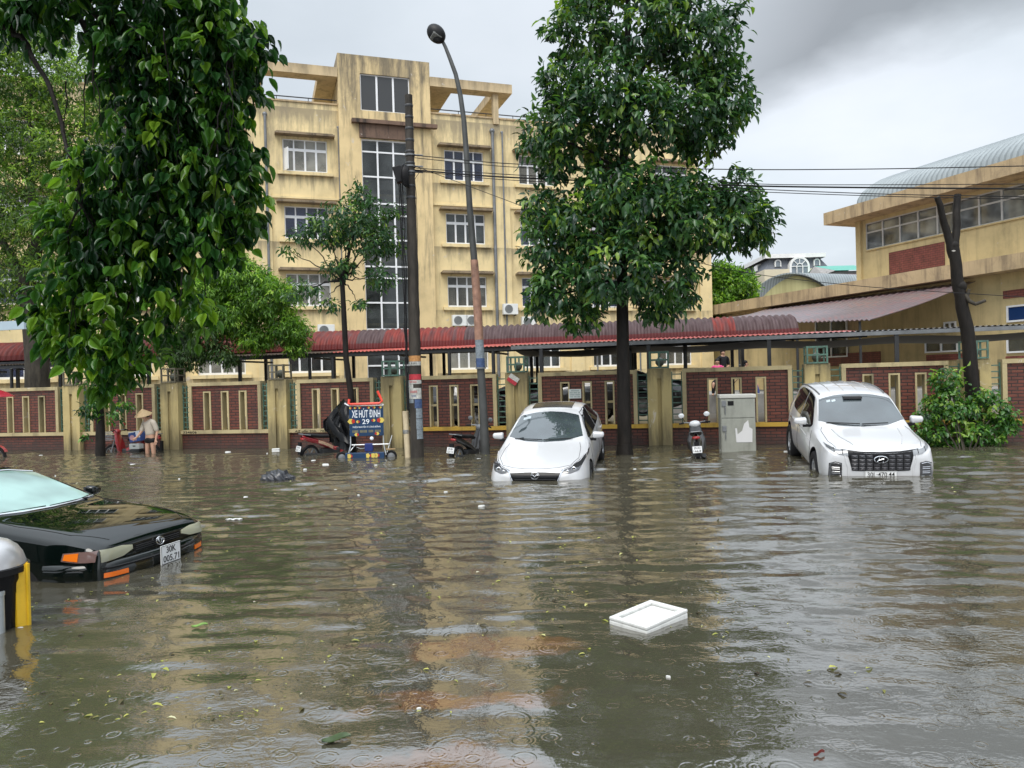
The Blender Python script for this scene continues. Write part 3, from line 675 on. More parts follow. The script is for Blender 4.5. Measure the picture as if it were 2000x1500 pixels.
# drain pipes
for i, (u, v, uu, vv, r_) in enumerate(((517, 224, 517, 224, 0.07), (960, 257, 960, 257, 0.09), (979, 260, 979, 260, 0.05), (660, 250, 660, 250, 0.04), (1162, 600, 1162, 600, 0.06), (1245, 560, 1245, 560, 0.05))):
    x, z = fac(u, v); g = MB(); g.tube([(x, -0.14, 2.0), (x, -0.14, z)], r_, 8); g.ball((x, -0.1, z), r_*1.8, 8, 6); g.build('drain_pipe', m_greysteel, bld, True)
g = MB(); x, z = fac(1200, 602); g.tube([(x-2.4, -0.15, z), (x+2.4, -0.15, z)], 0.03, 6); g.build('cable_conduit', m_steel, bld)
# air conditioners on the facade
acw, ach = 0.86, 0.60
acpos = [(895, 627), (921, 627), (993, 605), (1029, 630), (1141, 606), (1287, 618), (636, 646)]
acl = ['white air conditioner box on yellow wall, left of a pair under a window', 'white air conditioner box half hidden by the street lamp post', 'white air conditioner box mounted higher than its neighbours beside the drain pipe',
       'white air conditioner box low on the wall near hanging leaves', 'white air conditioner box glimpsed among leaves beside the trunk', 'white air conditioner box near the end of the yellow wall', 'white air conditioner box peeping over the walkway roof behind the slim tree']
acl[0] = 'white air conditioner box on yellow wall beside a pale patch, above the ribbed roof'
for (u, v), lb in zip(acpos, acl):
    x, z = fac(u, v)
    t_ = thing('air_conditioner', lb, 'air conditioner', mw(bld) @ Vector((x, -0.32, z-ach/2)), bang2, 'air conditioners on the yellow wall')
    g = MB(); g.bbox((-acw/2, -0.14, 0), (acw/2, 0.14, ach), 0.02); g.build('casing', m_plastic, t_)
    g = MB(); g.lathe([(0.235, 0), (0.235, 0.012), (0.20, 0.012), (0.20, 0.004), (0.0001, 0.004)], 20, Matrix.Translation((-0.12, -0.142, 0.30)) @ Matrix.Rotation(R(90), 4, 'X'))
    for k in range(6): g.box((-0.01, -0.005, 0.03), (0.01, 0.004, 0.21), Matrix.Translation((-0.12, -0.15, 0.30)) @ Matrix.Rotation(R(60*k), 4, 'Y'))
    g.build('fan_grille', M('grey_grille', (0.18, 0.19, 0.19), 0.5), t_)
    g = MB(); g.box((-0.36, 0.0, -0.05), (-0.32, 0.30, -0.003)).box((0.32, 0.0, -0.05), (0.36, 0.30, -0.003)); g.build('bracket', m_steel, t_)

# ------------------------------------------------------------------ ochre hall with a vaulted roof (wall runs back at an angle)
HX, HK = 31.9, -0.38          # wall line X = HX + HK*Y
def hall_pt(u, v):
    d = ray(u, v); s = HX/(d.x-HK*d.y); return Vector((0, 0, CH)) + d*s
q0 = hall_pt(1678, 500)
hdir = Vector((HK, 1, 0)).normalized()            # going away
hall = thing('sports_hall', 'ochre hall with band windows, brick panel and silvery vaulted metal roof', 'building', (q0.x, q0.y, 0), math.atan2(-hdir.y, -hdir.x))
hinv = mw(hall).inverted()                         # local x: towards the camera along the wall; local y: ?
def hl(u, v): q = hinv @ hall_pt(u, v); return q.x, q.z
# local +x runs from the far corner toward the viewer; the outside is the side of local -y or +y:
side = 1 if (hinv @ Vector((0, 0, 0))).y > 0 else -1
def hy(y): return y*side                            # y>0 = outward
LEN = 22.0
wz0, wz1 = hl(1692, 489)[1], hl(1690, 437)[1]
gz = {}
z_b, z_t, z_e, z_f = wz0, wz1, hl(1679, 433)[1], hl(1679, 409)[1]
lz0, lz1 = hl(1682, 566)[1], hl(1682, 551)[1]
def hbox(g, x0, x1, ya, yb, z0, z1): a, b = hy(ya), hy(yb); return g.box((x0, min(a, b), z0), (x1, max(a, b), z1))
g = MB()
wx0 = hl(1691, 470)[0]
hbox(g, 0, LEN, -0.3, 0, 0.3, z_b); hbox(g, 0, wx0, -0.3, 0, z_b+0.002, z_t-0.002); hbox(g, 0, LEN, -0.3, 0, z_t, z_t+0.6)
hbox(g, 0.001, 0.3, -10, -0.301, 0.3, z_t+0.6); hbox(g, wx0+8.0, wx0+8.9, -0.3, 0, z_b+0.002, z_t-0.002)
g.build('wall', m_gym, hall)
g = MB(); hbox(g, 0.35, LEN, -6.1, -6, 0.3, z_t); g.build('inner_partition', M('dim_room', (0.12, 0.12, 0.11), 0.8), hall)
g = MB(); hbox(g, -0.08, 0.22, -0.2, 0.12, lz1, z_t+0.3); hbox(g, 0.5, LEN, -0.001, 0.07, z_b-0.06, z_b); g.build('corner_pilaster', m_gym, hall)
# brick infill panel
bx0, bz0_ = hl(1738, 545); bx1, bz1_ = hl(1845, 482)
g = MB(); hbox(g, bx0, bx1, 0.001, 0.03, lz1+0.05, z_b-0.35); g.build('brick_panel', m_brickG, hall)
# lower parapet ledge, running on past the corner
g = MB(); hbox(g, -13, LEN, 0.0+0.002, 0.9, lz1-0.62, lz1-0.02); hbox(g, -13, -0.002, -6, 0.0, 3.6, lz1-0.021); g.build('parapet_ledge', m_fascia, hall)
g = MB(); hbox(g, -12.5, -0.002, -6, -0.05, 0.3, 3.598); g.build('lower_wing_wall', m_gym, hall)
# roof slab with overhang
g = MB(); hbox(g, -1.1, LEN, -9.5, 1.15, z_e, z_f); g.build('roof_slab', m_fascia, hall)
g = MB(); rows_ = []; Rw = 9.2
for x in np.arange(0.45, LEN, 0.0325):
    rib = 0.055*(1 if (x/0.26) % 1 < 0.5 else -1); rows_.append([(x, hy(0.55-Rw+Rw*math.cos(PI*k/22)), z_f+0.06+(2.45+rib)*math.sin(PI*k/22)) for k in range(23)])
g.grid(rows_)
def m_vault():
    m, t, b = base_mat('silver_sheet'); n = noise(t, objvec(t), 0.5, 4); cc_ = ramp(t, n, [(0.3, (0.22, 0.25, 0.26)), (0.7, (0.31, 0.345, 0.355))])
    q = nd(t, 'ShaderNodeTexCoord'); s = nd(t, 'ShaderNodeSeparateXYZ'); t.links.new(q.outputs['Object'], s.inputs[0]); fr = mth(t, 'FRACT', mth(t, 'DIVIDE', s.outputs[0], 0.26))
    cc_ = mixc(t, mth(t, 'MULTIPLY', mth(t, 'GREATER_THAN', fr, 0.62), 0.5), cc_, (0.10, 0.115, 0.12)); t.links.new(cc_, b.inputs['Base Color']); b.inputs['Roughness'].default_value = 0.45; b.inputs['Metallic'].default_value = 0.2; return m  # rib valleys darkened in the colour, standing in for shade between ribs
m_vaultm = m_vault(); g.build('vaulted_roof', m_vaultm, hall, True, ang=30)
g = MB(); arc = [(hy(0.53-Rw+Rw*math.cos(PI*k/22)), z_f+2.4*math.sin(PI*k/22)) for k in range(23)]
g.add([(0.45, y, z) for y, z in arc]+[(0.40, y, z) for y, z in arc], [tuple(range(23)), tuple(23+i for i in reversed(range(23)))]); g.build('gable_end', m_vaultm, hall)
# window band
def hwin(x0, x1, n, z0, z1, tr=0.36, glass=m_pane):
    g = MB(); W_ = (x1-x0)/n; fw = 0.05
    hbox(g, x0, x1, -0.10, -0.03, z0, z0+fw); hbox(g, x0, x1, -0.10, -0.03, z1-fw, z1)
    for i in range(n+1): hbox(g, x0+i*W_-0.035, x0+i*W_+0.035, -0.11, -0.02, z0+fw+0.001, z1-fw-0.001)
    zt_ = z1-(z1-z0)*tr; hbox(g, x0+0.04, x1-0.04, -0.095, -0.035, zt_-0.035, zt_+0.035)
    w_ = g.build('window', M('grey_white_frame', (0.55, 0.55, 0.53), 0.5, var=0.15), hall)
    q = MB(); hbox(q, x0, x1, -0.075, -0.068, z0, z1); q.build('pane', glass, w_)
hwin(wx0, wx0+8.0, 8, z_b, z_t, glass=m_glass('hall_glass', (0.10, 0.11, 0.11), 1.9, 0.05, var=0.6)); hwin(wx0+8.9, LEN, 10, z_b, z_t, glass=bpy.data.materials['hall_glass'])
# ground floor windows and brick dado seen under the shelter roof
for (ua, ub, va, vb, gl) in ((1968, 2060, 588, 630, m_pane3), (1968, 2060, 652, 690, m_pane), (1845, 1868, 627, 650, m_pane), (1808, 1872, 663, 690, m_pane), (1595, 1655, 620, 700, m_pane)):
    x0, z0 = hl(ua, vb); x1, z1 = hl(ub, va)
    g = MB(); fw = 0.07
    hbox(g, x0, x0+fw, 0.002, 0.07, z0, z1); hbox(g, x1-fw, x1, 0.002, 0.07, z0, z1); hbox(g, x0+fw, x1-fw, 0.002, 0.07, z0, z0+fw); hbox(g, x0+fw, x1-fw, 0.002, 0.07, z1-fw, z1); hbox(g, (x0+x1)/2-0.04, (x0+x1)/2+0.04, 0.002, 0.065, z0+fw, z1-fw)
    w_ = g.build('window', m_white, hall); q = MB(); hbox(q, x0+fw, x1-fw, 0.004, 0.03, z0+fw, z1-fw); q.build('pane', gl, w_)
for (ua, ub, va, vb) in ((1960, 2060, 556, 584), (1600, 1720, 686, 716), (1810, 1880, 690, 705), (1965, 2060, 692, 700)):
    x0, z0 = hl(ua, vb); x1, z1 = hl(ub, va); g = MB(); hbox(g, x0, x1, 0.003, 0.03, z0, z1); g.build('brick_panel', m_brickG, hall)
# pink-red lean-to roof against the hall
def m_leanto():
    m, t, b = base_mat('faded_red_sheet'); v = objvec(t, (0.35, 2.2, 1), (0, 0, R(20))); n = noise(t, v, 1.4, 5, 0.6)
    c = ramp(t, n, [(0.3, (0.13, 0.11, 0.12)), (0.5, (0.18, 0.145, 0.155)), (0.66, (0.24, 0.12, 0.12)), (0.74, (0.22, 0.19, 0.20))])
    t.links.new(c, b.inputs['Base Color']); b.inputs['Roughness'].default_value = 0.35; b.inputs['Metallic'].default_value = 0.15; return m
lt = thing('lean_to_roof', 'large faded pink and grey corrugated lean-to roof sloping off the ochre hall', 'roof', (0, 0, 0))
# corners: two on the hall side (high), two on the street side (low)
cA_ = hall_pt(1500, 603); cB_ = hall_pt(1905, 549)
cC_ = P(1700, 624, 27.0); cD_ = P(1405, 622, 34.0)
cE_ = P(1560, 629, 28.5)
nu_, nv_ = 150, 8; rows_ = []
for i in range(nu_+1):
    a = i/nu_; top = cA_.lerp(cB_, a)
    low = cD_.lerp(cE_, a*2) if a < 0.5 else cE_.lerp(cC_, (a-0.5)*2)
    rows_.append([top.lerp(low, k/nv_) + Vector((0, 0, 0.025*math.sin(a*nu_*1.3) - 0.25*math.sin(PI*k/nv_)*0.4)) for k in range(nv_+1)])
g = MB(); g.sheet(rows_, (0, 0, -0.02)); g.build('sheet', m_leanto(), lt, True, ang=50)
g = MB()
for a in (0.15, 0.5, 0.95):
    i = int(a*nu_); p = rows_[i][-1]; g.tube([(p.x, p.y+0.2, 0.3), (p.x, p.y+0.2, p.z-0.06)], 0.05, 8)
g.build('post', m_steel, lt, True)

# ------------------------------------------------------------------ far roofs
def far_frame(u, v, Y): q = P(u, v, Y); return q
# mansard building
Ym = 92.0; a0, a1, a2 = P(1430, 520, Ym+16), P(1499, 500, Ym), P(1612, 499, Ym)
man = thing('mansard_building', 'distant cream building with slate mansard roof and arched dormer windows', 'building', (a1.x, Ym, 0))
sc_ = Ym/1500
def mz(v, u=1555): return P(u, v, Ym).z
zt0, zt1, zt2, zt3 = mz(541), mz(526), mz(504), mz(496)
w_m = a2.x-a1.x; dx_ = (a0.x-a1.x)
m_slate = M('slate', (0.13, 0.14, 0.165), 0.6, var=0.2, vs=0.6); m_cream = M('cream_wall', (0.62, 0.55, 0.40), 0.7, var=0.15, vs=0.4); m_trimw = M('white_trim', (0.75, 0.74, 0.72), 0.6, var=0.1)
g = MB(); g.add([(0.3, 0.3, zt2), (w_m-0.6, 0.3, zt2), (w_m+0.5, 0, zt1), (-0.3, 0, zt1), (dx_, 16.3, zt2), (dx_-0.6, 16, zt1), (w_m-0.6, 14, zt2), (w_m+0.5, 14, zt1)], [(3, 2, 1, 0), (5, 3, 0, 4), (2, 7, 6, 1), (0, 1, 6, 4)]); g.build('mansard_roof', m_slate, man)
g = MB(); g.add([(-0.4, -0.4, zt2), (w_m-0.1, -0.4, zt2), (w_m-0.1, -0.4, zt3), (-0.4, -0.4, zt3), (dx_-0.7, 16, zt2), (dx_-0.7, 16, zt3), (w_m-0.1, 15, zt2), (w_m-0.1, 15, zt3)], [(0, 1, 2, 3), (4, 0, 3, 5), (1, 6, 7, 2), (3, 2, 7, 5)]); g.build('cornice', m_trimw, man)
g = MB(); g.box((-0.6, -0.5, zt0-8), (w_m+1.6, 14, zt1)); g.add([(dx_-1, 16, 0), (-0.61, -0.5, 0), (-0.61, -0.5, zt1), (dx_-1, 16, zt1)], [(0, 1, 2, 3)]); g.build('wall', m_cream, man)
def dormer(x, y, s, big=False):
    g = MB(); r0 = 0.62*s; r1 = 0.42*s; zc_ = (zt1+zt2)/2 + 0.15
    if big: r0 = 1.20; r1 = 0.95; zc_ = zt1+0.25
    N = 16; o = [(x+r0*math.cos(PI*k/N), zc_+r0*math.sin(PI*k/N)) for k in range(N+1)]; i_ = [(x+r1*math.cos(PI*k/N), zc_+r1*math.sin(PI*k/N)) for k in range(N+1)]
    zb_ = zt1-1.0 if big else zc_-0.75*s
    o = [(x+r0, zb_)]+o+[(x-r0, zb_)]; i_ = [(x+r1, zb_+0.01)]+i_+[(x-r1, zb_+0.01)]
    n = len(o); V = [(a, y, b) for a, b in o]+[(a, y, b) for a, b in i_]+[(a, y+1.2, b) for a, b in o]
    Fs = [(k, k+1, n+k+1, n+k) for k in range(n-1)]+[(k, 2*n+k, 2*n+k+1, k+1) for k in range(n-1)]
    g.add(V, Fs)
    if big:
        for a in (45, 90, 135): g.tube([(x+0.35*math.cos(R(a)), y-0.01, zc_+0.35*math.sin(R(a))), (x+1.0*math.cos(R(a)), y-0.01, zc_+1.0*math.sin(R(a)))], 0.05, 5)
        g.tube([(x+0.35*math.cos(PI*k/8), y-0.01, zc_+0.35*math.sin(PI*k/8)) for k in range(9)], 0.05, 5); g.tube([(x-1.0, y-0.01, zc_), (x+1.0, y-0.01, zc_)], 0.05, 5)
        for xx in (-0.35, 0.35): g.tube([(x+xx, y-0.01, zc_), (x+xx, y-0.01, zb_)], 0.07, 5)
    d = g.build('dormer', m_trimw, man)
    q = MB(); q.add([(a, y+0.06, b) for a, b in i_], [tuple(range(n))]); q.build('pane', M('far_glass', (0.20, 0.23, 0.26), 0.2), d)
dormer(P(1519, 515, Ym).x-a1.x, -0.12, 0.62); dormer(P(1595, 515, Ym).x-a1.x, -0.12, 0.62); dormer(P(1558, 515, Ym).x-a1.x, -0.62, 2, True)
dormer(P(1480, 520, Ym+4).x-a1.x, 3.2, 0.62)
# shed with pale yellow-green sheet gable and grey barrel roof
Yv = 66.0; va = thing('vaulted_shed', 'distant shed with curved grey roof and pale yellow-green sheet gable', 'building', (P(1540, 560, Yv).x, Yv, 0))
def vx(u, v=560): return P(u, v, Yv).x-va.location.x
zt_ = P(1535, 538, Yv).z; zb_ = P(1535, 580, Yv).z
pr_ = []
for k in range(21):
    a = -1+2*k/20; pr_.append((vx(1543)+a*(vx(1617)-vx(1543))*1.12, zb_+(zt_-zb_)*(1-abs(a)**2.1)))
g = MB(); g.add([(x, 0, z) for x, z in pr_]+[(pr_[-1][0], 0, 0), (pr_[0][0], 0, 0)], [tuple(range(23))])
def m_gable():
    m, t, b = base_mat('yellow_green_sheet'); n = noise(t, objvec(t, (1, 1, 0.02)), 2.2, 5, 0.7); t.links.new(ramp(t, n, [(0.3, (0.30, 0.27, 0.12)), (0.6, (0.44, 0.41, 0.20))]), b.inputs['Base Color']); b.inputs['Roughness'].default_value = 0.6; return m
g.build('gable', m_gable(), va)
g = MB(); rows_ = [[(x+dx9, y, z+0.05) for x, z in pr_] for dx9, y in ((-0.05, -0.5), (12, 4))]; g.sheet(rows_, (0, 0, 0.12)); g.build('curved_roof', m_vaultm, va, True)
# green and red roofs
ye = 84.0; gr = thing('green_roofed_house', 'distant house with turquoise green pitched roof beside the ochre hall', 'house', (P(1640, 520, ye).x, ye, 0))
o_ = gr.location.x; z1_, z2_ = P(1640, 509, ye).z, P(1640, 528, ye).z; xa, xb = P(1618, 509, ye).x-o_, P(1700, 509, ye).x-o_; xc = P(1632, 528, ye).x-o_
g = MB(); g.add([(xa, 4, z1_), (xb, 4, z1_), (xb, 0, z2_), (xc, 0, z2_), (xa, 8, z2_), (xb, 8, z2_)], [(0, 3, 2, 1), (0, 1, 5, 4)]); g.build('roof', M('turquoise_sheet', (0.10, 0.36, 0.29), 0.5, var=0.12), gr)
g = MB(); g.add([(xa, 4, z1_), (xc, 0.05, z2_), (xa-0.4, 0.3, z2_-0.4), (xa-0.8, 4, z2_)], [(0, 1, 2, 3)]); g.box((xa, 0.6, 0), (xb, 7.5, z2_-0.02)); g.build('wall', M('grey_wall', (0.28, 0.27, 0.26), 0.8), gr)
yr = 78.0; rd = thing('red_roofed_house', 'small pinkish red far roof just beside the ochre hall corner', 'house', (P(1660, 535, yr).x, yr, 0)); o_ = rd.location.x
g = MB(); g.add([(P(1640, 538, yr).x-o_, 0, P(1640, 536, yr).z), (P(1710, 536, yr).x-o_, 0, P(1700, 535, yr).z), (P(1710, 530, yr).x-o_, 3, P(1700, 527, yr).z), (P(1655, 530, yr).x-o_, 3, P(1655, 528, yr).z)], [(0, 1, 2, 3)]); g.build('roof', M('far_red_sheet', (0.36, 0.10, 0.12), 0.5), rd)
g = MB(); g.box((P(1642, 540, yr).x-o_, 0.3, 0), (P(1710, 540, yr).x-o_, 5, P(1640, 537, yr).z)); g.build('wall', bpy.data.materials['grey_wall'], rd)

# ------------------------------------------------------------------ unseen block added behind the viewer to shade and darken reflections
g = MB(); g.box((-34, -12, -0.6), (9, -7.5, 8.5))
for i in range(10): g.box((-33+4.2*i, -7.49, 0.2), (-31.2+4.2*i, -7.3, 8.0))
ob2 = g.build('added_block_behind_viewer', M('added_block_grey', (0.14, 0.13, 0.12), 0.8, var=0.4)); tag(ob2, kind='structure')
# ------------------------------------------------------------------ foliage
def leaves_mesh(name, pos, dirs, nrm, size, tint, mat, parent, shape='ovate', wr=0.42, fold=0.25):
    """pos: stalk points; dirs: leaf axis; nrm: leaf normal; one small folded blade per row"""
    n = len(pos); d = dirs/np.linalg.norm(dirs, axis=1, keepdims=True)
    s = np.cross(d, nrm); s /= np.maximum(np.linalg.norm(s, axis=1, keepdims=True), 1e-6); u = np.cross(s, d)
    L = size[:, None]; w = L*wr
    if shape == 'ovate':
        P0 = pos; P1 = pos+d*L*0.30+s*w*0.50+u*w*fold; P2 = pos+d*L*0.68+s*w*0.36+u*w*fold*0.8-u*L*0.05
        T_ = pos+d*L-u*L*0.16; P3 = pos+d*L*0.68-s*w*0.36+u*w*fold*0.8-u*L*0.05; P4 = pos+d*L*0.30-s*w*0.50+u*w*fold; Mm = pos+d*L*0.5
        V = np.stack([P0, P1, P2, T_, P3, P4, Mm], 1).reshape(-1, 3); k = 7
        base = (np.arange(n)*k)[:, None]
        F = np.concatenate([base+np.array([[0, 1, 6]]), base+np.array([[1, 2, 6]]), base+np.array([[2, 3, 6]]), base+np.array([[6, 3, 4]]), base+np.array([[6, 4, 5]]), base+np.array([[0, 6, 5]])], 0)
    elif shape == 'round':
        pts = [pos]; prof = ((0.10, 0.26), (0.28, 0.47), (0.52, 0.47), (0.76, 0.27))
        for sg in (1, -1):
            for a_, w__ in prof: pts.append(pos+d*L*a_+sg*s*w*w__+u*w*fold*(w__*1.6)-u*L*0.10*a_*a_)
        tip = pos+d*L*1.0-u*L*0.16; pts.append(tip)
        for a_ in (0.28, 0.62): pts.append(pos+d*L*a_-u*L*0.10*a_*a_)
        V = np.stack(pts, 1).reshape(-1, 3); k = 12; base = (np.arange(n)*k)[:, None]; T = []
        for o_ in (1, 5): T += [[0, o_, 10], [o_, o_+1, 10], [o_+1, o_+2, 10], [o_+2, 11, 10], [o_+2, o_+3, 11], [o_+3, 9, 11]]
        F = np.concatenate([base+np.array([q]) for q in T], 0)
    else:
        V = np.stack([pos, pos+d*L*0.45+s*w*0.5+u*w*fold, pos+d*L-u*L*0.1, pos+d*L*0.45-s*w*0.5+u*w*fold], 1).reshape(-1, 3); k = 4
        base = (np.arange(n)*k)[:, None]; F = np.concatenate([base+np.array([[0, 1, 2]]), base+np.array([[0, 2, 3]])], 0)
    if parent is not None:
        inv = np.array(mw(parent).inverted()); V = V @ inv[:3, :3].T + inv[:3, 3]
    me = bpy.data.meshes.new(name); me.vertices.add(len(V)); me.vertices.foreach_set('co', V.ravel().astype(np.float32))
    me.loops.add(len(F)*3); me.loops.foreach_set('vertex_index', F.ravel().astype(np.int32)); me.polygons.add(len(F))
    me.polygons.foreach_set('loop_start', np.arange(len(F), dtype=np.int32)*3); me.polygons.foreach_set('loop_total', np.full(len(F), 3, np.int32))
    a = me.attributes.new('tint', 'FLOAT', 'POINT'); a.data.foreach_set('value', np.repeat(tint, k).astype(np.float32))
    me.polygons.foreach_set('use_smooth', np.ones(len(F), bool)); me.materials.append(mat); me.update(calc_edges=True)
    o = bpy.data.objects.new(name, me); C.collection.objects.link(o)
    if parent is not None: o.parent = parent
    return o
def blob_tips(rng, blobs, dens, shell=0.55):
    """twig ends in the volume of ellipsoid blobs (cx, cy, cz, rx, ry, rz)"""
    out = []; cen = []
    for b in blobs:
        c = np.array(b[:3]); r = np.array(b[3:6]); n = int(dens*(r.prod()**(2/3.))*12)
        v = rng.normal(size=(n, 3)); v /= np.linalg.norm(v, axis=1, keepdims=True)
        rad = shell+(1-shell)*rng.rand(n)**0.6; 
        rad *= 1+0.16*np.sin(v[:, 0]*5+b[0])*np.cos(v[:, 2]*6+b[2])+0.08*rng.normal(size=n)
        p = c+v*rad[:, None]*r
        ok = np.ones(n, bool)
        out.append(p[ok]); cen.append(np.repeat(c[None], ok.sum(), 0))
    return np.concatenate(out), np.concatenate(cen)
def foliage(rng, blobs, dens, per, size, mat, parent, name='foliage', shape='ovate', droop=0.6, spread=1.0, wr=0.42, tb=0.35, ts=0.18, shell=0.5, young=0.04, reach=0.5):
    tips, cen = blob_tips(rng, blobs, dens, shell)
    n = len(tips); m_ = n*per
    base = np.repeat(tips, per, 0); o = np.repeat(tips-cen, per, 0); o /= np.maximum(np.linalg.norm(o, axis=1, keepdims=True), 1e-6)
    rnd = rng.normal(size=(m_, 3)); rnd /= np.linalg.norm(rnd, axis=1, keepdims=True)
    d = rnd*spread+o*0.45; d[:, 2] -= droop; d /= np.linalg.norm(d, axis=1, keepdims=True)
    sz = size*(0.6+0.6*rng.rand(m_)); pos = base+d*(sz*reach*rng.rand(m_))[:, None]+rng.normal(size=(m_, 3))*size*0.35
    nr = rng.normal(size=(m_, 3))*0.45+np.array([0, 0, 1.0])+o*0.4
    tt = np.repeat(tb+ts*rng.normal(size=n), per)+0.07*rng.normal(size=m_)
    yg = np.repeat(rng.rand(n) < young, per); tt[yg] += 0.42; old = rng.rand(m_) < 0.03; tt[old] += 0.3
    return leaves_mesh(name, pos, d, nr, sz, np.clip(tt, 0, 1), mat, parent, shape, wr)
def limb(g, pts, r0, r1, rng=None, wob=0.0, n=8):
    pts = [Vector(p) for p in pts]; out = []
    for i in range(len(pts)-1):
        for k in range(4): out.append(pts[i].lerp(pts[i+1], k/4))
    out.append(pts[-1]); m_ = len(out)
    if rng is not None and wob:
        out = [out[0]]+[p+Vector(rng.normal(size=3)*wob) for p in out[1:-1]]+[out[-1]]
    g.tube(out, [r0+(r1-r0)*(i/(m_-1))**0.8 for i in range(m_)], n)
leafA = m_leaf('broad_leaf', [(0.0, (0.008, 0.026, 0.012)), (0.35, (0.022, 0.075, 0.020)), (0.6, (0.06, 0.16, 0.022)), (1.0, (0.19, 0.33, 0.03))], 0.26, 0.38)
leafB = m_leaf('dark_glossy_leaf', [(0.0, (0.010, 0.030, 0.015)), (0.4, (0.026, 0.075, 0.032)), (0.7, (0.06, 0.14, 0.035)), (1.0, (0.20, 0.31, 0.04))], 0.27, 0.26)
leafC = m_leaf('fine_leaf', [(0.0, (0.018, 0.045, 0.015)), (0.4, (0.06, 0.12, 0.035)), (0.7, (0.14, 0.24, 0.05)), (1.0, (0.30, 0.42, 0.08))], 0.35, 0.42)
leafL = m_leaf('lime_leaf', [(0.0, (0.02, 0.05, 0.012)), (0.4, (0.075, 0.17, 0.022)), (0.7, (0.17, 0.33, 0.04)), (1.0, (0.32, 0.48, 0.07))], 0.4, 0.4)
bark = m_bark('wet_bark', (0.006, 0.0055, 0.005), (0.024, 0.020, 0.017)); bark2 = m_bark('grey_bark', (0.02, 0.018, 0.015), (0.075, 0.065, 0.05))
def pb(u, v, Y, rx, ry=None, rz=None):         # blob from a pixel, distance and radii in metres
    p = P(u, v, Y); return (p.x, p.y, p.z, rx, ry or rx, rz or rx)

# --- tall broad-leaved street tree in the middle
rng = np.random.RandomState(11)
ty = 17.2; b0 = W(1220, 888)
tree = thing('street_tree', 'tall dark street tree with layered crown standing between the two white cars', 'tree', (b0.x, b0.y, -0.6))
k_ = ty/1500
bl = [pb(1105, 560, ty, 0.85, 1.1, 0.62), pb(1200, 520, ty-.6, 1.0, 1.2, 0.75), pb(1300, 540, ty, 0.85, 1.1, 0.7), pb(1080, 470, ty, 0.75, 1.0, 0.7), pb(1160, 430, ty, 1.0, 1.3, 0.75),
      pb(1270, 430, ty-.5, 1.1, 1.3, 0.8), pb(1370, 430, ty, 1.0, 1.1, 0.75), pb(1440, 430, ty+.2, 0.75, 0.8, 0.65), pb(1210, 365, ty-.4, 0.95, 1.2, 0.55), pb(1320, 370, ty-.2, 0.7, 0.9, 0.45), pb(1435, 370, ty, 0.55, 0.7, 0.4),
      pb(1060, 400, ty, 0.45, 0.7, 0.4), pb(1055, 590, ty+.2, 0.35, 0.5, 0.3), pb(1135, 610, ty+.2, 0.45, 0.6, 0.3), pb(1290, 600, ty+.2, 0.5, 0.6, 0.25), pb(1480, 430, ty+.3, 0.35, 0.4, 0.45),
      pb(1055, 265, ty, 0.45, 0.7, 0.55), pb(1120, 240, ty, 0.75, 1.0, 0.75), pb(1100, 160, ty, 0.55, 0.8, 0.55), pb(1180, 180, ty-.5, 0.8, 1.0, 0.7), pb(1260, 220, ty-.6, 0.85, 1.0, 0.75), pb(1350, 200, ty, 0.95, 1.1, 0.85),
      pb(1420, 180, ty+.1, 0.55, 0.8, 0.85), pb(1370, 270, ty, 0.65, 0.8, 0.4), pb(1130, 60, ty, 0.75, 1.0, 0.75), pb(1260, 60, ty-.3, 0.9, 1.0, 0.8), pb(1370, 70, ty, 0.95, 1.1, 0.85), pb(1180, -60, ty, 0.9, 1.1, 0.8),
      pb(1330, -70, ty, 0.95, 1.1, 0.85), pb(1250, -180, ty, 1.0, 1.1, 0.85), pb(1180, 300, ty+.2, 0.4, 0.6, 0.35), pb(1085, 315, ty, 0.35, 0.5, 0.35), pb(1255, -300, ty, 0.7, 0.8, 0.7)]
foliage(rng, bl, 13.5, 10, 0.21, leafB, tree, 'crown', droop=0.75, young=0.045, tb=0.48, ts=0.2)
g = MB(); tp = [(b0.x, b0.y, -0.6), P(1217, 700, b0.y+.05), P(1214, 500, b0.y+.1), P(1216, 330, ty), P(1228, 180, ty), P(1226, 60, ty), P(1228, -80, ty), P(1240, -230, ty)]
limb(g, tp, 0.175, 0.03, n=14); g.tube([(b0.x, b0.y, -0.6), (b0.x, b0.y, -0.1), (b0.x, b0.y, 0.25)], [0.26, 0.21, 0.17], 14)
tr = g.build('trunk', bark, tree, True, True, 60)
for bx in bl:
    g = MB(); c_ = Vector(bx[:3]); zf = c_.z-0.35*abs(c_.x-tp[2][0] if not isinstance(tp[2], Vector) else c_.x-tp[2].x)-0.2
    zz = [Vector(q).z for q in tp]; zf = max(zz[2]-0.6, min(zf, zz[-1]))
    for i in range(len(tp)-1):
        if zz[i] <= zf <= zz[i+1]: s_ = Vector(tp[i]).lerp(Vector(tp[i+1]), (zf-zz[i])/(zz[i+1]-zz[i])); break
    limb(g, [s_, s_.lerp(c_, 0.5)+Vector((0, 0, 0.08)), c_], 0.05, 0.012, rng, 0.03, 6); g.build('branch', bark, tree, True, True, 60)

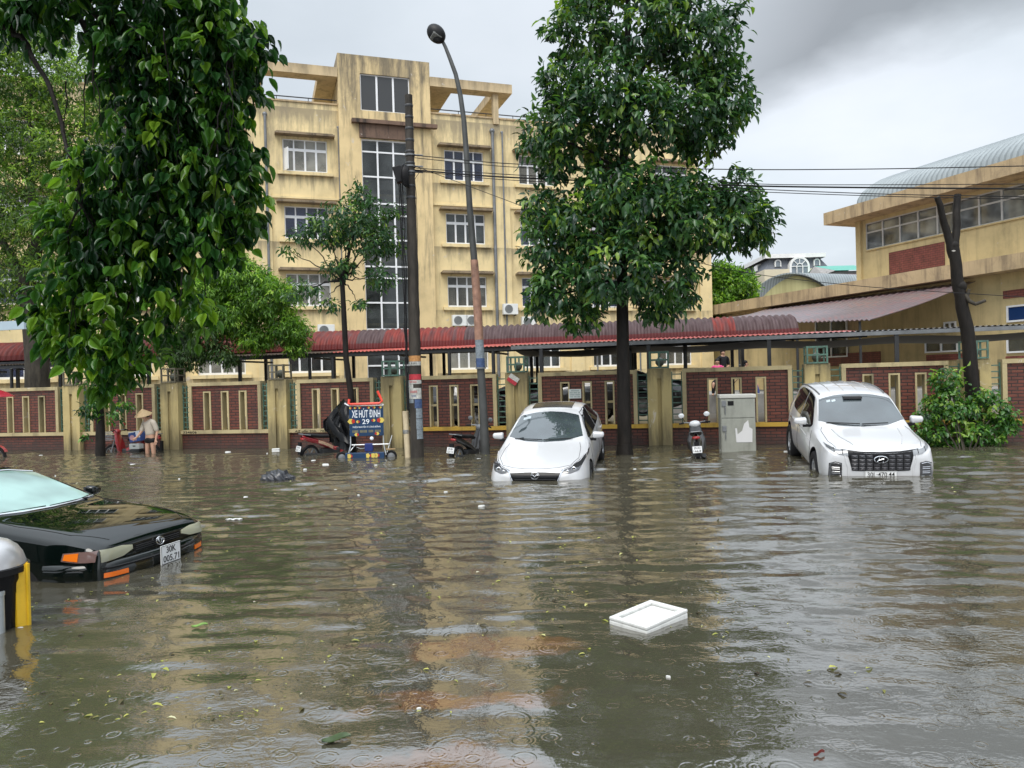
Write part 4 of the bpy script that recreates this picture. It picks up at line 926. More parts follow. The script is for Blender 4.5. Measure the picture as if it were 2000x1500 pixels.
# --- slim young street tree by the cart
rng = np.random.RandomState(21); sy = 18.4
st = thing('young_tree', 'slim young street tree with open airy crown rising behind the blue sign cart', 'tree', tuple(W(690, 888))[:2]+(-0.6,))
s0 = Vector(st.location); bl = [pb(690, 430, sy, 0.85, 0.9, 0.55), pb(640, 450, sy, 0.55, 0.6, 0.4), pb(740, 470, sy, 0.6, 0.7, 0.45), pb(700, 380, sy, 0.35, 0.4, 0.3), pb(590, 460, sy, 0.25, 0.3, 0.2), pb(660, 520, sy, 0.45, 0.5, 0.25), pb(740, 540, sy, 0.4, 0.45, 0.25),
      pb(600, 560, sy, 0.3, 0.35, 0.15), pb(640, 590, sy, 0.3, 0.3, 0.12), pb(565, 490, sy, 0.2, 0.2, 0.12), pb(755, 410, sy, 0.3, 0.3, 0.2), pb(700, 590, sy, 0.25, 0.25, 0.1), pb(570, 570, sy, 0.18, 0.2, 0.1)]
foliage(rng, bl, 25, 7, 0.15, leafB, st, 'crown', droop=0.7, wr=0.38, shell=0.15, tb=0.5, ts=0.15, young=0.05)
g = MB(); tp = [s0, P(688, 790, sy), P(676, 700, sy), P(671, 600, sy), P(668, 540, sy)]; limb(g, tp, 0.085, 0.055, n=10); limb(g, [P(668, 545, sy), P(690, 470, sy), P(700, 390, sy)], 0.05, 0.012, rng, 0.02)
g.build('trunk', bark, st, True, True, 60)
for bx in bl: g = MB(); limb(g, [P(670, 548, sy), P(670, 548, sy).lerp(Vector(bx[:3]), 0.5)+Vector((0, 0, 0.03)), Vector(bx[:3])], 0.025, 0.006, rng, 0.02, 5); g.build('branch', bark, st, True, True, 60)

# --- big fine-leaved tree inside the yard, far end
rng = np.random.RandomState(31); fy = 25.0
ft = thing('yard_tree', 'huge fine-leaved tree with thick trunk growing up through the walkway roof', 'tree', (P(72, 740, fy).x, fy, 0.3))
bl = [pb(60, 120, fy, 1.7, 2, 1.6), pb(150, 180, fy, 1.3, 1.6, 1.3), pb(30, 260, fy, 1.8, 2, 1.5), pb(150, 300, fy, 1.4, 1.8, 1.3), pb(60, 400, fy, 1.8, 2, 1.5), pb(170, 400, fy, 1.2, 1.6, 1.1), pb(-60, 200, fy, 2, 2, 2.2), pb(-70, 420, fy, 2, 2, 2.0), pb(20, 530, fy, 1.3, 1.6, 0.9), pb(130, 520, fy, 1.1, 1.4, 1.1),
      pb(200, 230, fy, 0.7, 0.9, 0.8), pb(-20, 40, fy, 1.5, 2, 1.4), pb(90, 50, fy, 0.9, 1.2, 0.7), pb(0, 600, fy, 0.9, 1, 0.5)]
foliage(rng, bl, 14, 10, 0.18, leafC, ft, 'crown', 'kite', droop=0.5, wr=0.30, tb=0.52, ts=0.24, shell=0.35, young=0.16)
g = MB(); limb(g, [Vector(ft.location), P(72, 700, fy), P(64, 640, fy), P(52, 560, fy), P(70, 480, fy)], 0.42, 0.22, n=14)
limb(g, [P(52, 560, fy), P(20, 500, fy), P(-20, 420, fy)], 0.2, 0.08, rng, 0.04); limb(g, [P(68, 490, fy), P(110, 380, fy), P(140, 260, fy)], 0.18, 0.05, rng, 0.05); limb(g, [P(70, 480, fy), P(60, 300, fy), P(60, 150, fy)], 0.15, 0.04, rng, 0.05)
g.build('trunk', bark2, ft, True, True, 60)

# --- weeping lime green tree over the walkway
rng = np.random.RandomState(41); ly = 23.6
lt2 = thing('weeping_tree', 'bright lime green weeping tree spilling over the ribbed walkway roof', 'tree', (P(350, 740, ly).x, ly, 0.3))
bl = [pb(520, 580, ly, 0.95, 1, 0.75), pb(470, 540, ly, 0.8, 0.9, 0.6), pb(560, 640, ly, 0.65, 0.7, 0.45), pb(460, 620, ly, 0.8, 0.9, 0.6), pb(500, 660, ly, 0.6, 0.7, 0.35), pb(410, 570, ly, 0.8, 0.9, 0.8), pb(350, 600, ly, 0.8, 0.8, 0.9), pb(580, 672, ly, 0.35, 0.4, 0.3), pb(440, 500, ly, 0.5, 0.5, 0.4)]
foliage(rng, bl[:6]+bl[7:], 62, 10, 0.17, leafL, lt2, 'crown', 'kite', droop=0.9, wr=0.26, tb=0.45, ts=0.2, shell=0.3, young=0.1)
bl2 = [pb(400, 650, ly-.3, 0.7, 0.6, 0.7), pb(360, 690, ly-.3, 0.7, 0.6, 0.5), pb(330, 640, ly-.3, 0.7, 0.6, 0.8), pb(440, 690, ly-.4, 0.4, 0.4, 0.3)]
foliage(rng, bl2, 48, 10, 0.16, leafC, lt2, 'darker_foliage', 'kite', droop=1.1, wr=0.25, tb=0.25, ts=0.12, shell=0.3, young=0.02)  # lower part of the crown has darker leaves
g = MB(); limb(g, [Vector(lt2.location), P(350, 690, ly), P(380, 610, ly), P(430, 540, ly)], 0.16, 0.05, rng, 0.02, 10); limb(g, [P(380, 610, ly), P(470, 560, ly), P(550, 600, ly)], 0.07, 0.015, rng, 0.03); g.build('trunk', bark2, lt2, True, True, 60)

# --- leafy trunk close to the wall, near the wading woman
rng = np.random.RandomState(51); w0 = W(195, 890)
vt = thing('creeper_tree', 'short dark street tree wrapped in leafy creeper beside the wading woman', 'tree', (w0.x, w0.y, -0.6)); vy = w0.y
bl = [pb(195, 640, vy, 0.7, 0.6, 0.6), pb(200, 700, vy, 0.65, 0.6, 0.5), pb(185, 760, vy, 0.35, 0.35, 0.4), pb(240, 790, vy, 0.28, 0.3, 0.15), pb(175, 800, vy-.1, 0.3, 0.3, 0.35), pb(215, 810, vy-.1, 0.25, 0.25, 0.2), pb(168, 850, vy-.1, 0.12, 0.12, 0.25)]
foliage(rng, bl, 16, 7, 0.14, leafA, vt, 'crown', droop=0.9, wr=0.5, tb=0.38, ts=0.15, shell=0.3, young=0.06)
g = MB(); limb(g, [Vector(vt.location), P(196, 840, vy), P(194, 780, vy), P(198, 700, vy), P(205, 620, vy)], 0.145, 0.07, n=12); g.build('trunk', bark, vt, True, True, 60)

# --- pale round tree at the end of the yellow block
rng = np.random.RandomState(61); py_ = 50.0
pt = thing('round_tree', 'rounded light green tree between the yellow block and the ochre hall', 'tree', (P(1420, 700, py_).x, py_, 0.3))
bl = [pb(1425, 560, py_, 1.7, 2, 1.2), pb(1400, 600, py_, 1.5, 2, 1.1), pb(1450, 600, py_, 1.2, 1.6, 0.9), pb(1410, 535, py_, 1.1, 1.3, 0.7), pb(1440, 625, py_, 1.2, 1.6, 0.8), pb(1385, 630, py_, 1.2, 1.5, 0.9)]
foliage(rng, bl, 16, 9, 0.30, leafL, pt, 'crown', 'kite', droop=0.4, wr=0.4, tb=0.42, ts=0.2, shell=0.5, young=0.15)
g = MB(); limb(g, [Vector(pt.location), P(1420, 640, py_), P(1425, 570, py_)], 0.2, 0.08); g.build('trunk', bark2, pt, True, True, 60)

# --- lopped tree by the right-hand wall with a shrub of fresh shoots around its foot
cy_ = W(1900, 868).y
ct = thing('lopped_tree', 'black bare forked trunk with sawn-off limbs standing in a leafy shrub', 'tree', tuple(W(1900, 868))[:2]+(-0.6,))
g = MB(); rng = np.random.RandomState(71)
limb(g, [Vector(ct.location), P(1900, 760, cy_), P(1888, 640, cy_), P(1872, 560, cy_), P(1862, 480, cy_)], 0.175, 0.115, rng, 0.008, n=14)
limb(g, [P(1862, 500, cy_), P(1849, 450, cy_), P(1830, 385, cy_-.1)], 0.105, 0.062, rng, 0.012, 10); limb(g, [P(1862, 505, cy_), P(1866, 460, cy_), P(1870, 380, cy_+.1)], 0.10, 0.075, rng, 0.012, 10)
g.ball(P(1875, 560, cy_), 0.145, 10, 8).ball(P(1862, 480, cy_), 0.125, 10, 8)
g.build('trunk', bark, ct, True, True, 60)
g = MB(); limb(g, [P(1885, 575, cy_-.1), P(1893, 588, cy_-.15), P(1905, 594, cy_-.2), P(1925, 587, cy_-.25)], 0.05, 0.035, n=8); limb(g, [P(1888, 580, cy_-.1), P(1893, 565, cy_-.15)], 0.05, 0.03, n=8); g.build('branch_stub', bark2, ct, True, True, 60)
g = MB(); e_ = P(1862, 490, cy_-.17); g.lathe([(0.0001, 0.0), (0.04, 0.0), (0.04, 0.02), (0.0001, 0.02)], 10, Matrix.Translation(e_) @ Matrix.Rotation(R(90), 4, 'X') @ Matrix.Diagonal((1, 0.45, 1, 1))); g.build('cut_scar', M('pale_wood', (0.35, 0.33, 0.30), 0.8), ct, True, True)
sh = thing('leafy_shrub', 'dense fresh green broad-leaved shrub growing around the lopped trunk', 'shrub', tuple(W(1885, 878))[:2]+(-0.3,)); sy_ = cy_-.35
bl = [pb(1850, 740, sy_, 0.30, 0.35, 0.28), pb(1845, 775, sy_, 0.34, 0.4, 0.3), pb(1825, 800, sy_, 0.36, 0.4, 0.3), pb(1870, 800, sy_-.1, 0.4, 0.45, 0.32), pb(1920, 775, sy_, 0.3, 0.35, 0.22), pb(1945, 800, sy_, 0.38, 0.4, 0.28), pb(1820, 840, sy_, 0.36, 0.4, 0.28), pb(1880, 845, sy_-.1, 0.5, 0.5, 0.3), pb(1940, 840, sy_, 0.40, 0.4, 0.28), pb(1965, 820, sy_, 0.25, 0.3, 0.2), pb(1890, 872, sy_, 0.35, 0.35, 0.15), pb(1850, 868, sy_, 0.4, 0.35, 0.12)]
foliage(rng, bl, 30, 8, 0.125, m_leaf('fresh_broad_leaf', [(0.0, (0.014, 0.045, 0.015)), (0.4, (0.05, 0.14, 0.03)), (0.7, (0.10, 0.22, 0.03)), (1.0, (0.26, 0.38, 0.07))], 0.25, 0.3), sh, 'foliage', droop=0.75, wr=0.55, tb=0.42, ts=0.2, shell=0.35, young=0.12)
for bx in bl: g = MB(); limb(g, [Vector(sh.location), Vector(sh.location).lerp(Vector(bx[:3]), 0.6)+Vector((0, 0, 0.1)), Vector(bx[:3])], 0.02, 0.006, rng, 0.02, 5); g.build('stem', bark2, sh, True, True, 60)

# --- near tree whose boughs hang into the picture from above; its trunk stands out of view
rng = np.random.RandomState(81); ny_ = 5.6
nt = thing('overhanging_tree', 'near tree with large dark wet leaves hanging down from the top of the view', 'tree', (-6.2, 5.2, -0.6))
def nb(u, v, r, Y=ny_, rz=None): return pb(u, v, Y, r, r*1.0, rz or r)
bl = [nb(240, 60, .30), nb(330, 30, .38), nb(430, 40, .36), nb(480, 100, .18), nb(505, 90, .12), nb(420, 120, .34), nb(330, 130, .36), nb(250, 150, .26), nb(440, 190, .26), nb(350, 220, .36), nb(260, 240, .28), nb(450, 260, .22), nb(400, 300, .32), nb(300, 310, .36), nb(220, 330, .26), nb(465, 340, .18),
      nb(440, 380, .26), nb(350, 390, .36), nb(250, 400, .34), nb(170, 430, .26), nb(470, 430, .14), nb(430, 450, .22), nb(370, 470, .28), nb(280, 480, .34), nb(190, 500, .32), nb(120, 420, .14), nb(150, 560, .30), nb(240, 570, .34), nb(330, 560, .26), nb(380, 590, .14), nb(130, 640, .24), nb(210, 650, .30), nb(280, 650, .22),
      nb(170, 700, .20), nb(235, 710, .20), nb(100, 600, .16), nb(110, 660, .12), nb(150, 345, .10, 5.3), nb(180, 300, .12),
      nb(30, 15, .22, 5.3), nb(80, -10, .25, 5.3), nb(130, -20, .15, 5.3), nb(380, -80, .5), nb(200, -80, .5), nb(0, -70, .4), nb(520, 60, .05), nb(560, -5, .05, 5.3)]
def jitter(bl): return [tuple(b[:3])+(b[3]*.74, b[4]*1.1, b[5]*.82) for b in bl]
foliage(rng, jitter(bl[:25])+jitter(bl[38:]), 42, 7, 0.112, leafA, nt, 'crown', 'round', droop=1.1, spread=0.8, wr=0.60, tb=0.36, ts=0.18, shell=0.15, young=0.06, reach=0.8)
foliage(rng, jitter(bl[25:38]), 34, 6, 0.112, leafA, nt, 'lower_crown', 'round', droop=1.0, spread=0.9, wr=0.60, tb=0.52, ts=0.18, shell=0.1, young=0.10, reach=0.8)
# a brighter fringe of younger leaves
bl3 = [nb(485, 330, .07), nb(492, 420, .08), nb(150, 300, .06, 5.3), nb(110, 420, .10), nb(80, 620, .08), nb(255, 715, .06), nb(205, 745, .08), nb(385, 620, .06), nb(300, 690, .06), nb(210, 420, .12), nb(160, 470, .12), nb(470, 480, .06)]
foliage(rng, bl3, 90, 7, 0.10, leafL, nt, 'young_foliage', 'round', droop=0.9, spread=0.8, wr=0.62, tb=0.35, ts=0.15, shell=0.1, young=0.0, reach=0.8)
g = MB(); n_ = ny_
limb(g, [(-6.2, 5.2, -0.6), (-6.1, 5.2, 2), (-5.8, 5.3, 4.5)], 0.3, 0.2, n=14); g.build('trunk', bark, nt, True, True, 60)
g = MB()
for pts, r0, r1 in ((((-5.8, 5.3, 4.4), P(-200, 0, 5.3), P(0, 50, 5.3), P(40, 70, 5.3), P(85, 150, 5.3), P(120, 240, 5.3), P(140, 330, 5.3), P(165, 400, 5.4), P(190, 440, 5.5)), 0.028, 0.008),
                    (((-5.8, 5.3, 4.5), P(-150, -150, 5.4), P(60, -90, 5.5), P(135, 0, 5.5), P(180, 80, 5.5), P(225, 140, 5.6), P(270, 200, 5.6), P(300, 300, 5.6)), 0.032, 0.010),
                    ((P(60, -90, 5.5), P(160, 0, 5.5), P(210, 50, 5.6), P(250, 120, 5.6), P(280, 220, 5.6), P(330, 330, 5.6)), 0.035, 0.010),
                    ((P(60, -90, 5.5), P(300, -60, 5.6), P(420, 30, 5.6), P(450, 150, 5.6), P(440, 260, 5.6)), 0.05, 0.012),
                    ((P(285, 240, 5.6), P(230, 320, 5.6), P(200, 420, 5.6), P(215, 500, 5.6), P(200, 600, 5.6)), 0.016, 0.006), ((P(300, 300, 5.6), P(310, 400, 5.6), P(270, 520, 5.6), P(240, 620, 5.6)), 0.014, 0.006),
                    ((P(150, 345, 5.3), P(155, 400, 5.3), P(128, 470, 5.4), P(135, 560, 5.5)), 0.010, 0.004), ((P(160, 395, 5.4), P(180, 440, 5.4), P(165, 470, 5.4)), 0.008, 0.004)):
    g = MB(); limb(g, pts, r0, r1, rng, 0.012, 8); g.build('bough', bark, nt, True, True, 60)

for k in range(26):
    u, v = rng.uniform(120, 470), rng.uniform(40, 560)
    if u > 470-0.25*max(0, v-300): continue
    g = MB(); Yt = 5.6-0.3*rng.rand(); dx = rng.normal(0, 25); limb(g, [P(u, v, Yt), P(u+dx*.5, v+60, Yt), P(u+dx+rng.normal(0, 12), v+110+50*rng.rand(), Yt)], 0.006, 0.002, rng, 0.006, 5); g.build('twig', bark, nt, True, True, 60)
# ------------------------------------------------------------------ cars (local: nose at y = 0, tail at +y, x to the viewer's right, ground z = 0)
def interp(tab, y):
    if y <= tab[0][0]: return tab[0][1]
    for (a, va), (b, vb) in zip(tab, tab[1:]):
        if y <= b: return va+(vb-va)*(y-a)/(b-a)
    return tab[-1][1]
def paint(name, col, coat=1.0, rough=0.35, dirty=0.35):
    m, t, b = base_mat(name); v = objvec(t); n = noise(t, v, 2.0, 5); s = nd(t, 'ShaderNodeTexCoord'); sp = nd(t, 'ShaderNodeSeparateXYZ'); t.links.new(s.outputs['Object'], sp.inputs[0])
    g = mth(t, 'SUBTRACT', 0.62, sp.outputs[2]); g = mth(t, 'MULTIPLY', g, 2.0, clamp=True); g = mth(t, 'MULTIPLY', g, mth(t, 'MULTIPLY', n, dirty*1.6))
    c = mixc(t, g, col, (0.12, 0.10, 0.07)); t.links.new(c, b.inputs['Base Color']); b.inputs['Roughness'].default_value = rough
    b.inputs['Coat Weight'].default_value = coat; b.inputs['Coat Roughness'].default_value = 0.02; b.inputs['Coat IOR'].default_value = 1.6
    dr = noise(t, v, 160, 2); dr = ramp(t, dr, [(0.62, 0), (0.68, 1)]); bump(t, b, dr, 0.15, 0.002)      # rain beads
    return m
def pl_resample(pl, n):
    pl = [Vector((p[0], p[1], 0)) for p in pl]; L = [0]
    for a, b in zip(pl, pl[1:]): L.append(L[-1]+(b-a).length)
    out = []
    for i in range(n+1):
        s = L[-1]*i/n
        for k in range(len(pl)-1):
            if s <= L[k+1]+1e-9:
                out.append(pl[k].lerp(pl[k+1], (s-L[k])/max(1e-9, L[k+1]-L[k]))); break
    return out
def patch(bvh, kind, top, bot, name, mat, parent, nu=14, nv=6, off=0.006, depth=0.02, res=True):
    A = pl_resample(top, nu) if res else None; B = pl_resample(bot, nu); rows_, back = [], []
    for i in range(nu+1):
        r1, r2 = [], []
        for j in range(nv+1):
            q = A[i].lerp(B[i], j/nv)
            if kind == 'front': o, d = Vector((q.x, -3, q.y)), Vector((0, 1, 0))
            elif kind == 'rear': o, d = Vector((q.x, 9, q.y)), Vector((0, -1, 0))
            elif kind == 'right': o, d = Vector((3, q.x, q.y)), Vector((-1, 0, 0))
            elif kind == 'left': o, d = Vector((-3, q.x, q.y)), Vector((1, 0, 0))
            else: o, d = Vector((q.x, q.y, 4)), Vector((0, 0, -1))
            h, nrm, _, _ = bvh.ray_cast(o, d)
            if h is None:
                h, nrm, _, _ = bvh.find_nearest(o+d*(3 if kind != 'top' else 3.2))
            if nrm.dot(d) > 0: nrm = -nrm
            r1.append(h+nrm*off); r2.append(h-nrm*depth)
        rows_.append(r1); back.append(r2)
    g = MB(); g.grid(rows_); nr, nc = nu+1, nv+1; o2 = len(g.v)
    for r_ in back:
        for p in r_: g.v.append(Vector(p))
    edge = [(0, j) for j in range(nc)]+[(i, nc-1) for i in range(1, nr)]+[(nr-1, j) for j in range(nc-2, -1, -1)]+[(i, 0) for i in range(nr-2, 0, -1)]
    for a, b in zip(edge, edge[1:]+edge[:1]):
        ia, ib = a[0]*nc+a[1], b[0]*nc+b[1]; g.f.append((ia, o2+ia, o2+ib, ib)); g.mi.append(0)
    return g.build(name, mat, parent, True, ang=35)
def hit(bvh, kind, a, b, off=0.0):
    o, d = {'front': (Vector((a, -3, b)), Vector((0, 1, 0))), 'right': (Vector((3, a, b)), Vector((-1, 0, 0))), 'left': (Vector((-3, a, b)), Vector((1, 0, 0))), 'top': (Vector((a, b, 4)), Vector((0, 0, -1)))}[kind]
    h, n, _, _ = bvh.ray_cast(o, d)
    if h is None: h, n, _, _ = bvh.find_nearest(o+d*3)
    if n.dot(d) > 0: n = -n
    return h+n*off
def seam(bvh, kind, pts, name, parent, mat, r=0.006, n=10, closed=False):
    pts2 = pl_resample(pts, n*max(1, len(pts)-1)); g = MB(); g.tube([hit(bvh, kind, p.x, p.y, r*0.2) for p in pts2], r, 5); return g.build(name, mat, parent, True)
def car_shell(parent, T, ys, arches, mpaint, sub=2, name='body'):
    rings_ = []
    for y in ys:
        zs, ws, wm, wb, zb, wt, zt = (interp(T[k], y) for k in ('zs', 'ws', 'wm', 'wb', 'zb', 'wt', 'zt'))
        zl = zs+0.10; zm = zs+(zb-zs)*0.62
        half = [(0, zs), (ws, zs), (wm-0.01, zl), (wm, zm), (wb, zb), (wt, zt-interp(T['dr'], y)), (wt*0.55, zt-0.008), (0, zt)]
        full = [(x, y, z) for x, z in half]+[(-x, y, z) for x, z in half[-2:0:-1]]
        rings_.append(full)
    me = bpy.data.meshes.new(name); V = [p for r_ in rings_ for p in r_]; k = len(rings_[0]); Fs = []
    for i in range(len(rings_)-1):
        for j in range(k): Fs.append((i*k+j, i*k+(j+1) % k, (i+1)*k+(j+1) % k, (i+1)*k+j))
    for base_, flip in ((0, False), ((len(rings_)-1)*k, True)):     # quad caps
        q = []
        for j in range(k//2):
            a, b, c_, d_ = j, j+1, k-1-j, (k-j) % k
            q.append((base_+a, base_+b, base_+c_, base_+d_) if a != d_ else (base_+a, base_+b, base_+c_))
        q = [tuple(dict.fromkeys(f)) for f in q]; Fs += [f for f in q if len(f) >= 3]
    me.from_pydata(V, [], Fs); bm = bmesh.new(); bm.from_mesh(me); bmesh.ops.recalc_face_normals(bm, faces=bm.faces[:])
    cl = bm.edges.layers.float.new('crease_edge'); bm.verts.ensure_lookup_table()
    for e_ in bm.edges:
        a, b = e_.verts[0].index, e_.verts[1].index
        if a//k != b//k:
            j = a % k; jj = min(j, k-j)
            e_[cl] = {4: 0.55, 5: 0.45, 1: 0.4}.get(jj, 0.0)
    bm.to_mesh(me); bm.free(); o = bpy.data.objects.new(name, me); C.collection.objects.link(o); me.materials.append(mpaint)
    md = o.modifiers.new('s', 'SUBSURF'); md.levels = sub; md.render_levels = sub
    cuts = []
    for (yc, zc_, r_) in arches:
        for sx in (-1, 1):
            g = MB(); Tm = Matrix.Translation((sx*0.98, yc, zc_)) @ Matrix.Rotation(R(90), 4, 'Y'); g.lathe([(0.001, -0.33), (r_, -0.33), (r_, 0.33), (0.001, 0.33)], 36, Tm)
            c_ = g.build('cut', m_dark); c_.data.flip_normals() if False else None
            b_ = o.modifiers.new('b', 'BOOLEAN'); b_.object = c_; b_.operation = 'DIFFERENCE'; b_.solver = 'EXACT'; b_.material_mode = 'TRANSFER'; cuts.append(c_)
    dg = bpy.context.evaluated_depsgraph_get(); me2 = bpy.data.meshes.new_from_object(o.evaluated_get(dg))
    bpy.data.objects.remove(o)
    for c_ in cuts: bpy.data.objects.remove(c_)
    me2.name = name; ob = bpy.data.objects.new(name, me2); C.collection.objects.link(ob); ob.parent = parent
    me2.polygons.foreach_set('use_smooth', [True]*len(me2.polygons)); me2.set_sharp_from_angle(angle=R(38))
    bm = bmesh.new(); bm.from_mesh(me2); bv = BVHTree.FromBMesh(bm); bm.free()
    return ob, bv
m_tyre = M('tyre_rubber', (0.014, 0.014, 0.015), 0.7, var=0.2); m_alloy = M('alloy_rim', (0.42, 0.43, 0.44), 0.3, 0.7, var=0.1)
def wheel(parent, x, y, r=0.32, w=0.21, side=1, steer=0.0):
    T = Matrix.Translation((x, y, r)) @ Matrix.Rotation(steer, 4, 'Z') @ Matrix.Rotation(R(90)*side, 4, 'Y')
    e_ = MB(); h = w/2
    e_.lathe([(r*0.62, -h*0.8), (r*0.93, -h), (r, -h*0.7), (r, h*0.7), (r*0.93, h), (r*0.66, h), (r*0.62, h*0.8)], 30, T); wo = e_.build('wheel', m_tyre, parent, True)
    g = MB(); g.lathe([(r*0.63, h*0.8), (r*0.60, h*0.55), (r*0.56, h*0.2), (0.03, h*0.15)], 30, T)
    for k in range(5):
        A_ = T @ Matrix.Rotation(2*PI*k/5, 4, 'Z'); g.box((0.02, -0.028, h*0.45), (r*0.62, 0.028, h*0.75), A_)
    g.lathe([(0.0001, h*0.85), (0.055, h*0.83), (0.06, h*0.4)], 14, T); g.build('rim', m_alloy, wo, True)
def mirror(parent, x, y, z, side, mcap, s=1.0):
    g = MB(); T = Matrix.Translation((x, y, z)) @ Matrix.Diagonal((side, 1, 1, 1))
    bm = bmesh.new(); bmesh.ops.create_cube(bm, size=1); 
    for v in bm.verts:
        v.co = Vector((v.co.x*0.23*s, v.co.y*0.13*s, v.co.z*0.15*s))
        if v.co.x > 0: v.co.z *= 0.75; v.co.y *= 0.7; v.co.y += 0.02*s
        if v.co.y < 0: v.co.x *= 0.85; v.co.z *= 0.8
    bmesh.ops.bevel(bm, geom=bm.edges[:], offset=0.042*s, segments=4, affect='EDGES', profile=0.5); bm.verts.index_update()
    g.add([v.co.copy() for v in bm.verts], [[v.index for v in f.verts] for f in bm.faces], T); bm.free()
    mo = g.build('mirror', mcap, parent, True, ang=70)
    g = MB(); g.box((-0.17*s, -0.03, -0.10*s), (-0.04*s, 0.03, -0.055*s), T); g.build('mirror_arm', m_dark, mo)
    g = MB(); g.box((-0.10*s, 0.055*s, -0.05*s), (0.09*s, 0.075*s, 0.05*s), T); g.build('mirror_glass', m_chrome, mo)
def plate(parent, loc, w, h, lines, mtext, tilt=0.0, rot=0.0, name='number_plate'):
    T = Matrix.Translation(loc) @ Matrix.Rotation(rot, 4, 'Z') @ Matrix.Rotation(tilt, 4, 'X')
    g = MB(); g.bbox((-w/2, -0.008, -h/2), (w/2, 0.004, h/2), 0.006, T); po = g.build(name, m_platew, parent)
    n = len(lines)
    for i, (s_, wf) in enumerate(lines):
        zc_ = h*(0.5-(i+0.5)/n)*0.92
        text(s_, 'lettering', mtext, po, T @ face_y(0, -0.0095, zc_), width=w*wf, height=h*(0.66 if n == 1 else 0.34), ext=0.001)
    g = MB(); t_ = 0.004
    for a, b in (((-w/2+.006, -h/2+.006), (w/2-.006, -h/2+.006)), ((-w/2+.006, h/2-.006), (w/2-.006, h/2-.006)), ((-w/2+.006, -h/2+.006), (-w/2+.006, h/2-.006)), ((w/2-.006, -h/2+.006), (w/2-.006, h/2-.006))):
        g.tube([T @ Vector((a[0], -0.009, a[1])), T @ Vector((b[0], -0.009, b[1]))], 0.0025, 4)
    g.build('plate_border', mtext, po)
    return po
m_platew = M('plate_white', (0.72, 0.73, 0.73), 0.45, var=0.08); m_txt = M('plate_black', (0.012, 0.012, 0.012), 0.5, var=0.05)
m_wind = m_glass('windscreen_glass', (0.028, 0.036, 0.04), 2.15, 0.02, var=0.5)
m_side = m_glass('tinted_side_glass', (0.008, 0.008, 0.009), 1.6, 0.03)
m_lamp = m_glass('lamp_glass', (0.16, 0.17, 0.18), 1.8, 0.06, var=0.5); m_lampdk = m_glass('dark_lamp_glass', (0.03, 0.03, 0.033), 1.9, 0.05)
m_grille = M('gloss_black_grille', (0.010, 0.010, 0.011), 0.18, var=0.1); m_seam = M('panel_gap', (0.02, 0.02, 0.02), 0.8)
m_whitep = paint('pearl_white_paint', (0.55, 0.56, 0.575)); m_led = M('led_strip', (0.85, 0.86, 0.88), 0.2, var=0.02)

# ---------- white saloon, nose half under water
def arc2(cx_, cz_, rx, rz, a0, a1, n=24): return [(cx_+rx*math.cos(R(a0+(a1-a0)*i/n)), cz_+rz*math.sin(R(a0+(a1-a0)*i/n))) for i in range(n+1)]
def tube2(g, M4, pts, r, n=5): g.tube([M4 @ Vector((x, 0, z)) for x, z in pts], r, n)
SAL = dict(
 zt=[(0,.58),(.03,.64),(.08,.695),(.16,.74),(.4,.81),(.8,.885),(1.15,.94),(1.3,.985),(1.7,1.20),(2.1,1.385),(2.4,1.44),(2.8,1.455),(3.2,1.42),(3.6,1.28),(4.0,1.12),(4.25,1.075),(4.5,1.03),(4.58,.92)],
 zb=[(0,.56),(.03,.60),(.08,.64),(.16,.68),(.4,.75),(.8,.82),(1.2,.88),(1.6,.92),(3,.98),(3.8,1.0),(4.3,.98),(4.58,.86)],
 wb=[(0,.36),(.03,.52),(.08,.64),(.16,.73),(.35,.80),(.6,.825),(1.2,.82),(2,.83),(3.4,.82),(4.0,.76),(4.4,.68),(4.58,.55)],
 wm=[(0,.44),(.03,.60),(.08,.72),(.16,.80),(.35,.87),(.6,.895),(1.2,.895),(3.6,.895),(4.2,.84),(4.5,.74),(4.58,.62)],
 ws=[(0,.40),(.08,.62),(.3,.74),(.6,.78),(4,.78),(4.58,.5)],
 wt=[(0,.30),(.03,.44),(.08,.55),(.16,.63),(.4,.69),(.8,.71),(1.2,.73),(1.3,.75),(1.7,.68),(2.1,.605),(2.8,.585),(3.2,.575),(3.6,.59),(4.0,.63),(4.3,.60),(4.58,.45)],
 zs=[(0,.34),(.08,.24),(.3,.19),(4.2,.2),(4.5,.30),(4.58,.42)], dr=[(0,.02),(1.2,.03),(1.4,.02),(2.1,.05),(3.2,.05),(4.0,.03),(4.58,.02)])
ysS = [0,.03,.08,.16,.35,.6,.85,1.1,1.22,1.32,1.5,1.8,2.08,2.25,2.6,3.0,3.25,3.5,3.8,4.05,4.25,4.45,4.54,4.58]
sa = thing('saloon_car', 'white saloon car with black sunroof and winged round badge, bonnet nosing into the flood', 'car', (0.36, 13.25, -0.53), group='cars left in the flood', rot=(R(7.5), 0, R(-11.5)))
bo, bv = car_shell(sa, SAL, ysS, [(0.95, 0.33, 0.36), (3.62, 0.33, 0.36)], m_whitep)
patch(bv, 'top', [(-.70, 1.42), (-.35, 1.25), (0, 1.21), (.35, 1.25), (.70, 1.42)], [(-.565, 2.03), (-.28, 2.09), (0, 2.11), (.28, 2.09), (.565, 2.03)], 'windscreen', m_wind, sa, 16, 10)
patch(bv, 'top', [(-.40, 2.35), (.40, 2.35)], [(-.40, 2.88), (.40, 2.88)], 'sunroof', m_grille, sa, 8, 6, 0.008)
